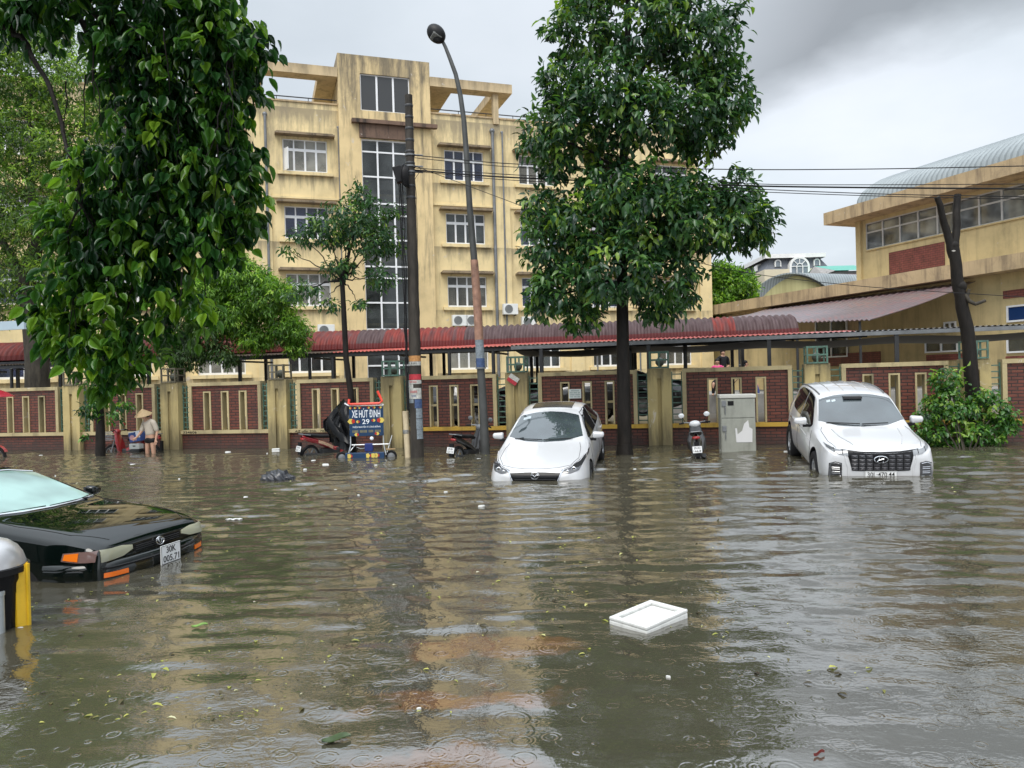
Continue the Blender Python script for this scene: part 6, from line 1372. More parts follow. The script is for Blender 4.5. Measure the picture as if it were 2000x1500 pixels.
cable('overhead_cable', 'thin overhead cable just below the topmost one at the pole', [(808, 308), (960, 324), (1120, 333), (1300, 345), (1480, 361), (1740, 361), (2050, 359)], 0.008)
cable('overhead_cable', 'thickest overhead cable, sagging through the crown of the big tree', [(808, 332), (960, 345), (1120, 352), (1480, 364), (1740, 367), (2050, 369)], 0.017)
cable('overhead_cable', 'overhead cable passing right over the sawn-off fork of the bare trunk', [(808, 328), (960, 339), (1120, 348), (1480, 370), (1740, 380), (2050, 385)], 0.009)
cable('overhead_cable', 'lowest of the bundled overhead cables, touching the fork of the bare trunk', [(808, 334), (960, 350), (1120, 358), (1480, 375), (1740, 384), (2050, 390)], 0.008)
cable('overhead_cable', 'slack cable drooping far below the others, across the far mansard roof', [(810, 324), (1013, 400), (1200, 470), (1440, 533), (1700, 562), (2050, 583)], 0.007)
# split bamboo / pipe leaning beside the pole
bq = W(798, 893); lb_ = thing('plastic_pipe', 'cream plastic pipe leaning upright against the sticker-covered pole', 'pipe', (bq.x, bq.y, -0.6))
g = MB(); g.tube([(bq.x+.02, bq.y, -0.6), P(797, 893, bq.y), P(792, 803, bq.y)], 0.075, 12); g.build('tube', M('cream_plastic', (0.55, 0.46, 0.30), 0.5, var=0.2, vs=4, dirt=0.3), lb_, True, True)
g = MB()
for dz in (0, 0.03, -0.03): g.lathe([(0.078, -0.012), (0.088, 0), (0.078, 0.012)], 12, Matrix.Translation(P(793.5, 843, bq.y)+Vector((0, 0, dz))))
g.build('wire_tie', m_greysteel, lb_, True, True)
# street lamp
lY = W(948, 886).y; lB = W(948, 886); lp_ = thing('street_lamp', 'tall leaning street lamp whose black arm bends to a flat oval head', 'street lamp', (lB.x, lB.y, -0.6))
pts = [(948, 886), (944, 800), (939, 720), (932, 590), (926, 505), (917, 400), (911, 300), (906, 235), (899, 185), (890, 145), (879, 115), (870, 92), (863, 78)]
L3 = [Vector((lB.x+.03, lB.y, -0.6))]+[P(u, v, lY) for u, v in pts]; g = MB(); rs_ = [0.115, 0.11, 0.10, 0.095, 0.09, 0.082, 0.074, 0.068, 0.062, 0.058, 0.052, 0.048, 0.042, 0.038]
g.tube(L3, rs_, 14); lpo = g.build('pole', M('lamp_post_steel', (0.075, 0.078, 0.076), 0.55, 0.2, var=0.4, vs=2), lp_, True, True, 60)
def lax(z):
    for a, b in zip(L3, L3[1:]):
        if a.z <= z <= b.z: return a.lerp(b, (z-a.z)/(b.z-a.z))
    return L3[-1]
def lrad(z):
    for i, (a, b) in enumerate(zip(L3, L3[1:])):
        if a.z <= z <= b.z: return rs_[i]+(rs_[i+1]-rs_[i])*(z-a.z)/(b.z-a.z)
    return .04
def lz_(v): return P(930, v, lY).z
wrap(lpo, lax, lrad, lz_(664), lz_(508), -100, 100, M('rusty_wrap', (0.36, 0.20, 0.14), 0.6, var=0.5, vs=6), 'plastic_wrap', 0.012, 12); wrap(lpo, lax, lrad, lz_(700), lz_(664), -95, 95, m_papert, 'poster', 0.01, 10); wrap(lpo, lax, lrad, lz_(718), lz_(700), -95, 95, m_paperb, 'poster', 0.011, 10)
g = MB(); g.lathe([(0.10, -0.02), (0.125, -0.02), (0.125, 0.02), (0.10, 0.02)], 14, Matrix.Translation(lax(lz_(719)))); g.build('clamp', m_greysteel, lpo, True, True)
hd = P(852, 66, lY-0.05); dirx = (P(838, 52, lY)-P(866, 84, lY)).normalized()
g = MB(); q = dirx.to_track_quat('X', 'Z').to_matrix().to_4x4(); T = Matrix.Translation(hd) @ q
g.ball((0, 0, 0), 1.0, 18, 12, M4=T @ Matrix.Diagonal((0.26, 0.17, 0.20, 1))); g.build('lamp_head', m_dark, lpo, True, True)
g = MB(); vdir = (Vector((0, 0, CH))-hd).normalized(); dn = Vector((0, -0.55, -0.83)); c_ = hd+Vector((0, -0.06, -0.075))
z_ = dn; x_ = (dirx-z_*dirx.dot(z_)).normalized(); y_ = z_.cross(x_); Tm = Matrix((x_, y_, z_)).transposed().to_4x4(); Tm.translation = hd+dn*0.10
g.bbox((-0.12, -0.10, 0), (0.12, 0.10, 0.085), 0.02, Tm); g.build('lamp_glass', M('lamp_diffuser', (0.10, 0.10, 0.09), 0.3), lpo, False, True)

# ------------------------------------------------------------------ electric cabinet
cb = W(1443, 881); cabt = thing('utility_cabinet', 'grey-green metal street cabinet with torn white poster in front of the brick wall', 'cabinet', (cb.x, cb.y, 0), fang*0.7)
m_cab = M('cabinet_paint', (0.30, 0.31, 0.27), 0.5, var=0.15, dirt=0.3)
g = MB(); g.bbox((-.385, 0, -.6), (.385, .45, 1.20), 0.015); g.build('casing', m_cab, cabt)
g = MB(); g.bbox((-.405, -.03, 1.203), (.405, .48, 1.29), 0.02); g.build('top', M('cabinet_top', (0.50, 0.50, 0.46), 0.5, var=0.1), cabt)
for z0, z1 in ((.76, 1.18), (-.3, .74)):
    g = MB(); g.bbox((-.37, -.016, z0), (.37, -.002, z1), 0.006); d_ = g.build('door', m_cab, cabt)
    g = MB(); zc = (z1-0.16) if z0 > 0.5 else 0.45
    g.bbox((-.355, -.04, zc), (-.26, -.018, zc+.13), 0.01); g.tube([(-.285, -.04, zc), (-.285, -.045, zc-.18)], 0.012, 6); g.build('handle', m_greysteel, d_)
g = MB(); g.box((-.22, -.024, 1.04), (-.09, -.018, 1.14)); g.build('label_window', m_dark, cabt)
g = MB(); pol = [(-.05, .20), (.30, .20), (.31, .50), (.24, .54), (.22, .70), (.13, .62), (.08, .46), (-.02, .38), (-.03, .52), (-.07, .52)]; g.prism(pol, -.024, -.018); g.build('torn_poster', M('white_paper', (0.62, 0.62, 0.62), 0.7, var=0.05), cabt)

# ------------------------------------------------------------------ motorbikes
def motorbike(name, label, loc, yaw, mbody, mtrim, lines, cat='motorbike', lean=0.0, basket=False, group='motorbikes along the wall'):
    t_ = thing(name, label, cat, loc, group=group, rot=(lean, 0, yaw))
    for x, nm in ((-.62, 'wheel'), (.62, 'wheel')):
        T = Matrix.Translation((x, 0, .29)) @ Matrix.Rotation(R(90), 4, 'X'); g = MB(); g.lathe([(.22, -.03), (.27, -.045), (.29, 0), (.27, .045), (.22, .03)], 26, T); wo = g.build('wheel', m_tyre, t_, True)
        g = MB(); g.lathe([(.225, -.025), (.205, -.02), (.205, .02), (.225, .025)], 26, T)
        for k in range(6): A_ = T @ Matrix.Rotation(PI*k/3, 4, 'Z'); g.box((.02, -.012, -.012), (.21, .012, .012), A_)
        g.lathe([(.0001, .05), (.05, .05), (.05, -.05), (.0001, -.05)], 12, T); g.build('rim', m_greysteel, wo, True)
    # tail and side fairing
    g = MB(); sec = [(-.88, .80, .03), (-.72, .74, .08), (-.45, .66, .11), (-.15, .55, .12), (.10, .42, .10), (.25, .38, .07)]
    rows_ = []
    for x, z, w in sec: rows_.append([(x, w*math.sin(a), z+(.075 if x > -.8 else .03)*math.cos(a)) for a in np.linspace(0, 2*PI, 13)])
    g.grid(rows_); g.build('side_fairing', mbody, t_, True, ang=70)
    g = MB(); g.bbox((-.30, -.09, .26), (.28, .09, .46), 0.04); g.tube([(-.3, -.11, .30), (-.85, -.13, .36)], 0.045, 8); g.build('engine', m_steel, t_)
    g = MB(); sp_c = [(-.80, .84, .07, .03), (-.66, .83, .12, .045), (-.35, .78, .13, .05), (-.05, .76, .11, .05), (.10, .72, .07, .04)]
    g.grid([[(x, w*math.sin(a), z+h*math.cos(a)) for a in np.linspace(0, 2*PI, 13)] for x, z, w, h in sp_c]); g.build('seat', m_black, t_, True, ang=70)
    # leg shield and front
    g = MB(); g.grid([[(x, w*math.sin(a), z+0.0*math.cos(a)) if False else (x+0.05*math.cos(a), w*math.sin(a), z) for a in np.linspace(0, 2*PI, 13)] for x, z, w in ((.28, .30, .10), (.33, .42, .20), (.38, .62, .20), (.44, .82, .14), (.46, .93, .12))]); g.build('leg_shield', mbody, t_, True, ang=70)
    g = MB(); g.tube([(.45, .07, .88), (.60, .09, .35)], .022, 8).tube([(.45, -.07, .88), (.60, -.09, .35)], .022, 8); g.build('fork', m_greysteel, t_, True)
    g = MB(); g.grid([[(.62+.33*math.cos(a), y, .30+.33*math.sin(a)) for y in (-.055, -.03, 0, .03, .055)] for a in np.linspace(R(25), R(150), 12)]); g.build('mudguard', mbody, t_, True)
    g = MB(); g.tube([(.36, -.33, .98), (.42, -.22, 1.00), (.46, 0, .97), (.42, .22, 1.00), (.36, .33, .98)], .014, 8); hb = g.build('handlebar', m_greysteel, t_, True)
    [MB().tube([(.36, s_*.34, .98), (.40, s_*.24, .995)], .02, 8).build('grip', m_black, hb, True) for s_ in (-1, 1)]
    g = MB(); g.ball((.47, 0, .95), .10, 12, 8, sx=1.0, sy=1.35, sz=.8); g.build('front_cowl', mtrim, t_, True)
    for s_ in (-1, 1):
        g = MB(); g.tube([(.42, s_*.20, 1.0), (.42, s_*.26, 1.12)], .007, 6); mo = g.build('mirror_stalk', m_dark, t_); g = MB(); g.ball((.42, s_*.28, 1.16), .055, 12, 8, sx=.35, sy=1.2); g.build('mirror', mtrim, mo, True)
    g = MB(); g.ball((-.86, 0, .74), .06, 12, 8, sx=.6, sy=1.4, sz=.6); g.build('tail_light', M('red_lens', (0.30, 0.02, 0.02), 0.2), t_, True)
    g = MB(); g.tube([(-.70, -.13, .84), (-.90, -.09, .87), (-.92, 0, .87), (-.90, .09, .87), (-.70, .13, .84)], .012, 6); g.build('grab_rail', m_greysteel, t_, True)
    g = MB(); g.box((-.95, -.05, .35), (-.90, .05, .66)); g.build('rear_mudguard', m_black, t_)
    if lines:
        T = Matrix.Translation((-.965, 0, .50)) @ Matrix.Rotation(R(-90), 4, 'Z') @ Matrix.Rotation(R(-12), 4, 'X'); g = MB(); g.bbox((-.095, -.005, -.07), (.095, .005, .07), .005, T); pp = g.build('number_plate', m_platew, t_)
        for i, s_ in enumerate(lines): text(s_, 'lettering', m_txt, pp, T @ face_y(0, -.0075, .033-.064*i), .13 if i == 0 else .15, .044, .001)
    if basket:
        g = MB()
        for z in np.linspace(.72, .95, 6): g.tube([(.52, -.15, z), (.80, -.17, z), (.80, .17, z), (.52, .15, z), (.52, -.15, z)], .006, 4)
        for y in np.linspace(-.15, .15, 6): g.tube([(.80, y, .72), (.81, y*1.1, .95)], .005, 4); g.tube([(.54+.04*y, y, .72), (.80, y, .72)], .005, 4)
        g.build('basket', m_greysteel, t_)
    return t_
m_redb = paint('red_motorbike_paint', (0.30, 0.012, 0.018)); m_blkb = paint('black_motorbike_paint', (0.010, 0.010, 0.011)); m_whb = paint('white_motorbike_paint', (0.62, 0.64, 0.66))
b1 = W(640, 886); bikeA = motorbike('motorbike', 'red and black motorbike, tail towards the road, half under black tarpaulin', (b1.x-.05, b1.y+.4, -.33), R(50), m_redb, m_whb, ['29-K1', '527.11'], lean=R(4))
g = MB(); g.grid([[(x, -w*1.02-.012, z+dz) for dz in (-.035, 0, .04)] for x, z, w in ((-.45, .66, .11), (-.3, .61, .115), (-.15, .55, .12), (.0, .475, .115))]); g.build('fairing_decal', M('silver_orange_decal', (0.62, 0.42, 0.28), 0.3, var=0.4, vs=10), bikeA, True)
b2 = W(915, 888); motorbike('motorbike', 'black motorbike standing behind the lamp post with plate just above water', (b2.x+.0, b2.y+.35, -.34), R(64), m_blkb, m_greysteel, ['29-B1', '227.13'], lean=R(5))
b3 = W(1366, 893); motorbike('motorbike', 'dark scooter with white handlebar cowl seen from behind beside the grey cabinet', (b3.x+.12, b3.y+.55, -.30), R(77), m_blkb, m_whb, ['29-X3', '166.8'], lean=R(-4))
b4 = W(245, 884); bikeD = motorbike('electric_bicycle', 'red electric bicycle with wire basket standing beside the wading woman', (b4.x-.05, b4.y+.5, -.38), R(172), m_redb, m_redb, None, 'electric bicycle', basket=True)
b5 = W(0, 893); motorbike('motorbike', 'bright red motorbike mostly out of view at the end of the wall', (b5.x-.75, b5.y+.2, -.30), R(-10), m_redb, m_redb, None)
# parcel carton on the electric bicycle
bx_ = P(270, 853, b4.y+.15); crt = thing('carton', 'blue and white printed carton strapped behind the red electric bicycle', 'carton', (bx_.x, bx_.y, bx_.z-.13), R(-8), rot=(0, R(-10), R(-8)))
g = MB(); g.bbox((-.18, -.13, 0), (.17, .13, .27), .01); co = g.build('box', M('blue_carton', (0.03, 0.07, 0.24), 0.5, var=0.2), crt); g = MB(); g.box((-.182, -.131, .272), (.172, .131, .29)); g.box((.05, -.134, .10), (.172, -.1305, .27)); g.build('carton_lid', M('white_carton', (0.66, 0.68, 0.72), 0.6, var=0.1), crt)
g = MB(); g.lathe([(.0001, 0), (.075, 0), (.075, .003), (.0001, .003)], 18, Matrix.Translation((-.08, -.1335, .13)) @ Matrix.Rotation(R(90), 4, 'X')); g.build('round_mark', M('pink_mark', (0.55, 0.30, 0.35), 0.6), co)
b6 = P(266, 871, b4.y+.1); wb_ = thing('plastic_box', 'pale grey plastic tub under the blue carton on the electric bicycle', 'box', (b6.x, b6.y, b6.z-.08), R(-8)); g = MB(); g.bbox((-.15, -.11, 0), (.16, .11, .15), .02); g.build('tub', M('pale_tub', (0.50, 0.52, 0.50), 0.5, var=0.1), wb_)
g = MB(); g.box((-.03, -.115, .07), (.05, -.1105, .10)); g.build('tub_label', m_ink, wb_)
# red parasol edge at the very edge of the picture
rp_ = P(-14, 772, 18.5); pa = thing('parasol', 'edge of a glossy red parasol above the bright red motorbike', 'parasol', (rp_.x, rp_.y, rp_.z-1.2)); g = MB()
g.lathe([(.0001, 1.36), (.15, 1.33), (.32, 1.26), (.46, 1.16), (.44, 1.15), (.30, 1.24), (.0001, 1.33)], 8); g.build('canopy', M('red_nylon', (0.34, 0.012, 0.03), 0.25, var=0.2), pa, True); g = MB(); g.tube([(0, 0, -.6), (0, 0, 1.33)], .012, 6); g.build('pole', m_greysteel, pa)

# ------------------------------------------------------------------ magnet cart with the blue sign
cY = W(717, 894).y-.02; c0 = W(717, 894); cart = thing('sign_cart', 'blue nail-collecting cart with red rail, sign board and yellow arrow ornaments', 'cart', (c0.x, cY, 0), R(1.5))
kx = 1500/cY
def cx2(u): return (u-717)/kx
def cz2(v): return (894-v)/kx
m_blue = M('deep_blue_paint', (0.010, 0.040, 0.10), 0.4, var=0.2); m_signred = M('orange_red_paint', (0.72, 0.06, 0.03), 0.35, var=0.12); m_yel = M('yellow_reflector', (0.62, 0.48, 0.10), 0.35, var=0.15); m_rr = M('red_reflector', (0.45, 0.03, 0.02), 0.35, var=0.1); m_signw = M('sign_white', (0.72, 0.76, 0.80), 0.5, var=0.05)
g = MB(); g.bbox((cx2(685), -.02, cz2(851)), (cx2(751), .0, cz2(794)), .006); sg = g.build('sign_board', m_blue, cart)
text('XE HÚT ĐINH', 'lettering', m_signw, sg, face_y(cx2(718), -.022, cz2(806)), width=.67, height=.225)
text('29', 'lettering', m_signw, sg, face_y(cx2(717), -.022, cz2(823)), width=.17, height=.115)
text('THIỆN NGUYỆN VÌ CỘNG ĐỒNG', 'lettering', m_signw, sg, face_y(cx2(718), -.022, cz2(833)), width=.66, height=.065)
text('IIIII IIIIII IIII IIIII', 'lettering', M('faded_gold_lettering', (0.28, 0.24, 0.10), 0.5), sg, face_y(cx2(718), -.022, cz2(842)), width=.66, height=.06)
def arrow(g1, g2, u, v, s, dr):      # yellow rounded tip with red tail
    g1, g2 = MB(), MB(); x, z = cx2(u), cz2(v); g1.prism([(x, z-s*.5), (x+dr*s*.55, z-s*.5), (x+dr*s*.95, z), (x+dr*s*.55, z+s*.5), (x, z+s*.5), (x+dr*s*.2, z)], -.030, -.0225); g2.prism([(x-dr*s*.04, z-s*.45), (x+dr*s*.16, z), (x-dr*s*.04, z+s*.45), (x-dr*s*.5, z+s*.25), (x-dr*s*.5, z-s*.25)], -.030, -.0225); g1.build('arrow_tip', m_yel, sg); g2.build('arrow_tail', m_rr, sg)
g1, g2 = MB(), MB()
for (u, v, s, d) in ((691, 822, .12, -1), (744, 821, .12, 1), (703, 823, .065, -1), (731, 821, .065, 1), (700, 848, .075, -1), (737, 847, .075, 1)): arrow(g1, g2, u, v, s, d)
for i, u in enumerate((689, 698, 707, 722, 733, 745)): arrow(g1, g2, u, 796, .05, -1 if u < 717 else 1)
g = MB(); g.tube([(cx2(686), -.02, cz2(779)), (cx2(685), -.05, cz2(787)), (cx2(690), -.06, cz2(788.5)), (cx2(745), -.06, cz2(788)), (cx2(750), -.05, cz2(784)), (cx2(747), -.02, cz2(777)), (cx2(741), 0, cz2(764))], .030, 8); g.build('red_rail', m_signred, cart, True)
g = MB(); g.tube([(cx2(676), .05, cz2(787)), (cx2(684), .0, cz2(791)), (cx2(752), .0, cz2(791))], .022, 8)
for u in (686, 750): g.tube([(cx2(u), .02, cz2(793)), (cx2(u), .02, cz2(868)), (cx2(u)-.06*(1 if u < 700 else -1), -.05, cz2(889))], .014, 8)
g.tube([(cx2(688), .0, cz2(868)), (cx2(760), .0, cz2(868))], .014, 8).tube([(cx2(680), -.03, cz2(886)), (cx2(693), .05, cz2(870))], .012, 6).tube([(cx2(766), .1, cz2(852)), (cx2(757), -.03, cz2(884))], .012, 6)
g.tube([(cx2(697), .05, cz2(873)), (cx2(705), .03, cz2(876)), (cx2(715), .05, cz2(875))], .010, 6)
g.build('tube_frame', M('galvanised_tube', (0.50, 0.52, 0.53), 0.3, 0.6, var=0.15), cart, True)
g = MB(); g.bbox((cx2(676), -.10, -.10), (cx2(752), .02, cz2(883)), .02); bar = g.build('magnet_bar', m_blue, cart); g1, g2 = MB(), MB()
for (u, d) in ((686, -1), (722, -1), (732, 1), (738, 1)):
    g1, g2 = MB(), MB(); x, z = cx2(u), cz2(889); g1.prism([(x-.06, z-.045), (x+.0, z-.055), (x+.03, z), (x, z+.055), (x-.06, z+.045)], -.108, -.101); g2.prism([(x+.035, z-.05), (x+.06, z), (x+.035, z+.05), (x+.025, z)], -.108, -.101); g1.build('arrow_tip', m_yel, bar); g2.build('arrow_tail', m_rr, bar)
g = MB(); g.bbox((cx2(713), -.02, cz2(882)), (cx2(729), .12, cz2(866)), .02); g.build('battery_box', M('blue_box', (0.015, 0.03, 0.16), 0.4), cart)
for u in (668, 764):
    T = Matrix.Translation((cx2(u), .02, .02)) @ Matrix.Rotation(R(90), 4, 'X'); g = MB(); g.lathe([(.09, -.02), (.125, -.03), (.14, 0), (.125, .03), (.09, .02)], 22, T); wo = g.build('wheel', m_tyre, cart, True); g = MB(); g.lathe([(.0001, .03), (.03, .03), (.09, .01), (.095, -.01), (.0001, -.02)], 16, T); g.build('rim', m_greysteel, wo, True)
g = MB(); g.ball((cx2(728), -.05, cz2(856)), .045, 10, 8, sy=.6); g.build('cup', m_signw, cart, True); g = MB(); g.box((cx2(755), -.06, cz2(878.5)), (cx2(773), -.02, cz2(877))); g.build('wood_stick', M('raw_wood', (0.45, 0.30, 0.15), 0.7), cart)
# black tarpaulin slung between rail and motorbike
tpn = thing('tarpaulin', 'crumpled black tarpaulin stretched from the cart rail over the red motorbike', 'tarpaulin', (c0.x-.6, cY+.1, 0)); rows_ = []
rt_ = random.Random(9)
for i in range(17):
    a = i/16; r_ = []
    for j in range(19):
        b_ = j/18
        top_ = P(681, 792, cY+.05).lerp(P(672, 778, cY+.4), a); low = P(684, 868, cY).lerp(P(640, 845, cY+.45), min(1, a*1.15))
        p = top_.lerp(low, b_); p += Vector((-.18*math.sin(PI*b_)*a, .05*math.sin(9*b_+6*a), 0.015*math.sin(22*a+3*b_)-.03*a*b_)); r_.append(p)
    rows_.append(r_)
g = MB(); g.sheet(rows_, (0.0, 0.006, 0)); g.sheet([[Vector(p)+Vector((-.10-.12*math.sin(b*.3), .12+.03*math.sin(k*1.1), -.20+.03*math.sin(b))) for b, p in enumerate(r_)] for k, r_ in enumerate(rows_)], (0, .006, 0)); g.build('sheet', M('wet_black_plastic', (0.006, 0.0065, 0.0075), 0.22, var=0.3), tpn, True, True, 60)
# small notices
nb_ = thing('notice', 'small red and white sticker hanging askew on a yellow fence post', 'notice', tuple(P(1003, 740, PL(1003, 740, FY0-.20, FM).y)), fang)
g = MB(); g.box((-.14, -.006, -.03), (.14, .0, .09), Matrix.Rotation(R(35), 4, 'Y')); g.build('white_half', m_paper, nb_); g = MB(); g.box((-.14, -.006, -.13), (.14, .0, -.032), Matrix.Rotation(R(35), 4, 'Y')); g.build('red_half', m_paperr, nb_)
nq = PL(1123, 769, FY0-.02, FM); n2 = thing('notice', 'white printed paper notice taped to the brick wall above the saloon roof', 'notice', tuple(nq), fang)
g = MB(); g.box((-.16, -.006, -.12), (.16, 0, .12)); pp = g.build('paper', M('notice_paper', (0.62, 0.66, 0.64), 0.7, var=0.1), n2); tt = M('green_grey_print', (0.15, 0.25, 0.24), 0.7)
for i, s_ in enumerate(('IIIIIIIII', 'IIII IIIII III', 'IIIIIII IIIIIII', 'IIIII IIII IIII')): text(s_, 'lettering', tt, pp, face_y(0, -.008, .08-.053*i), .20 if i < 1 else .25, .032, .001)
# pale blue sign end, upper left
sb = thing('hanging_sign', 'end of a pale blue overhead board jutting in at the picture edge', 'sign', tuple(P(0, 637, 12.0))); g = MB(); a_, b_ = P(-60, 640, 12), P(47, 634, 12)
g.box((0, 0, 0), ((b_-a_).length, .06, .135), Matrix.Translation(a_-Vector((0, 0, .067))) @ Matrix.Rotation(-math.atan2(b_.z-a_.z, b_.x-a_.x), 4, 'Y')); g.build('board', M('pale_blue_board', (0.42, 0.52, 0.58), 0.4, var=0.08), sb, False, True)
g = MB(); g.tube([P(-60, 640, 12.03), P(-60, 640, 12.03)-Vector((0, 0, 3.4))], .04, 8); g.build('post', m_steel, sb, True, True)

# ------------------------------------------------------------------ near left: bin, pipe, yellow angle post
q = W(33, 1228); bn = thing('litter_bin', 'black bin with a domed silver lid, cut off by the picture edge', 'bin', (q.x-.30, q.y+.05, 0))
bx1 = .29; g = MB(); g.lathe([(.25, -.6), (.27, .0), (.285, .33), (.295, .36), (.295, .40), (.24, .42)], 30); g.build('body', M('black_gloss', (0.008, 0.008, 0.009), 0.25), bn, True)
g = MB(); g.lathe([(.295, .40), (.32, .405), (.322, .45), (.30, .455)], 36); g.build('rim', m_dark, bn, True); g = MB(); g.lathe([(.30, .44), (.298, .47), (.28, .53), (.245, .585), (.19, .63), (.11, .66), (.0001, .67)], 36); g.build('lid', M('satin_silver', (0.62, 0.62, 0.63), 0.28, 0.6, var=0.05), bn, True)
q2 = W(0, 1238); gp = thing('metal_pipe', 'short pale grey metal pipe standing in the water before the bin', 'pipe', (q2.x-.02, q2.y, 0)); g = MB(); g.lathe([(.05, -.6), (.05, .27), (.055, .275), (.055, .30), (.0001, .30)], 18); g.build('tube', M('pale_galvanised', (0.42, 0.46, 0.48), 0.35, 0.4, var=0.2), gp, True)
q3 = W(40, 1225); yp = thing('angle_post', 'bright yellow steel angle post with slanted top rising from the water', 'post', (q3.x, q3.y, 0))
m_yp = M('yellow_steel_paint', (0.80, 0.50, 0.02), 0.35, var=0.15, vs=5, dirt=0.2)
g = MB(); g.add([(-.028, 0, -.6), (-.020, 0, -.6), (.045, .05, -.6), (.045, .058, -.6), (-.028, .008, -.6), (-.030, 0, .40), (-.022, 0, .41), (.030, .05, .475), (.030, .058, .475), (-.030, .008, .41)], [(0, 1, 6, 5), (1, 2, 7, 6), (2, 3, 8, 7), (3, 4, 9, 8), (4, 0, 5, 9), (5, 6, 7, 8, 9), (0, 4, 3, 2, 1)])
g.box((.028, .035, -.6), (.042, .062, .46)); g.box((-.034, -.004, -.6), (-.024, .012, .395)); g.build('angle', m_yp, yp)
g = MB(); g.lathe([(.0001, 0), (.010, 0), (.010, .012), (.0001, .012)], 8, Matrix.Translation((-.035, 0, .28)) @ Matrix.Rotation(R(-90), 4, 'Y')); g.build('bolt', m_signw, yp)

# ------------------------------------------------------------------ things afloat
m_foam = M('foam_white', (0.66, 0.67, 0.65), 0.6, var=0.12, vs=12, bmp=0.2, bs=200, dirt=0.25)
cs_ = [W(1188, 1204, .055), W(1269, 1174, .055), W(1345, 1191, .055), W(1264, 1221, .055)]
cen = sum(cs_, Vector())/4; ex = ((cs_[2]-cs_[3])+(cs_[1]-cs_[0]))/4; ey = ((cs_[1]-cs_[2])+(cs_[0]-cs_[3]))/4
fl_ = thing('foam_tray', 'square white foam box lid floating rim-up on the open water', 'foam lid', (cen.x, cen.y, 0)); hx_, hy_ = ex.length, ey.length; az = math.atan2(ex.y, ex.x); fl_.rotation_euler = (R(1.5), R(-2), az)
g = MB(); t0, t1 = .055, .036; w_ = .045
g.bbox((-hx_, -hy_, -.05), (hx_, hy_, t1-.004), .01); g.build('tray', m_foam, fl_)
g = MB(); g.bbox((-hx_, -hy_, t1-.002), (-hx_+w_, hy_, t0), .006).bbox((hx_-w_, -hy_, t1-.002), (hx_, hy_, t0), .006).bbox((-hx_+w_+.001, -hy_, t1-.002), (hx_-w_-.001, -hy_+w_, t0), .006).bbox((-hx_+w_+.001, hy_-w_, t1-.002), (hx_-w_-.001, hy_, t0), .006); g.build('rim', m_foam, fl_)
bg_ = W(547, 936); bag = thing('plastic_bag', 'crumpled black plastic rubbish bag floating in the middle of the road', 'rubbish bag', (bg_.x, bg_.y, 0)); rgn = np.random.RandomState(4)
bm = bmesh.new(); bmesh.ops.create_icosphere(bm, subdivisions=5, radius=1); 
for v in bm.verts:
    c_ = v.co; rid = abs(math.sin(c_.x*5+2*c_.z+1.3*math.sin(c_.y*4)))*.16+abs(math.sin(c_.y*9+c_.x*7))*.07+.06*math.sin(c_.x*17+c_.z*9)
    r_ = 1-.25*max(0, c_.x)+rid; v.co = Vector((c_.x*.30*r_, c_.y*.20*r_, c_.z*(.15 if c_.x < .35 else .09)*r_+.01))
g = MB(); bm.verts.index_update(); g.add([v.co.copy() for v in bm.verts], [[v.index for v in f.verts] for f in bm.faces]); bm.free(); g.build('bag', M('grey_black_plastic', (0.03, 0.032, 0.038), 0.25, var=0.3), bag, True, ang=70)
fb = W(539, 882); fbx = thing('foam_box', 'small white foam food box floating against a yellow fence post', 'foam box', (fb.x, fb.y, 0), R(10)); g = MB(); g.bbox((-.10, -.07, -.03), (.10, .07, .045), .015); g.build('base', m_foam, fbx); g = MB(); g.bbox((-.10, -.07, .047), (.10, .07, .085), .018); g.build('lid', m_foam, fbx)
pb_ = W(460, 1016); pbag = thing('plastic_scrap', 'limp white plastic scrap floating ahead of the dark car', 'plastic scrap', (pb_.x, pb_.y, .004)); g = MB(); rows_ = [[(x*.09, y*.05*(1-.5*abs(x))+.01*math.sin(5*x), .006+.012*abs(math.sin(4*x+3*y))) for x in np.linspace(-1.4, 1, 14)] for y in np.linspace(-.8, .8, 6)]; g.sheet(rows_, (0, 0, -.004)); g.build('scrap', m_foam, pbag, True)
bits = [(445, 881, 12, 4), (490, 909, 13, 3), (522, 884, 3, 3), (596, 914, 8, 7), (612, 898, 12, 3), (636, 905, 16, 5), (734, 907, 8, 3), (260, 905, 14, 6), (302, 907, 10, 3), (480, 969, 12, 4), (108, 926, 4, 8), (80, 888, 8, 4), (1305, 1319, 12, 6), (818, 1382, 14, 5), (941, 986, 16, 5), (870, 959, 9, 3), (1535, 880, 12, 5), (1410, 877, 14, 5), (935, 895, 10, 3), (1785, 907, 8, 3), (1240, 915, 7, 2), (700, 965, 6, 3), (655, 955, 7, 3), (350, 934, 6, 3), (285, 1010, 10, 3), (40, 1225, 14, 3)]
rb_ = random.Random(2)
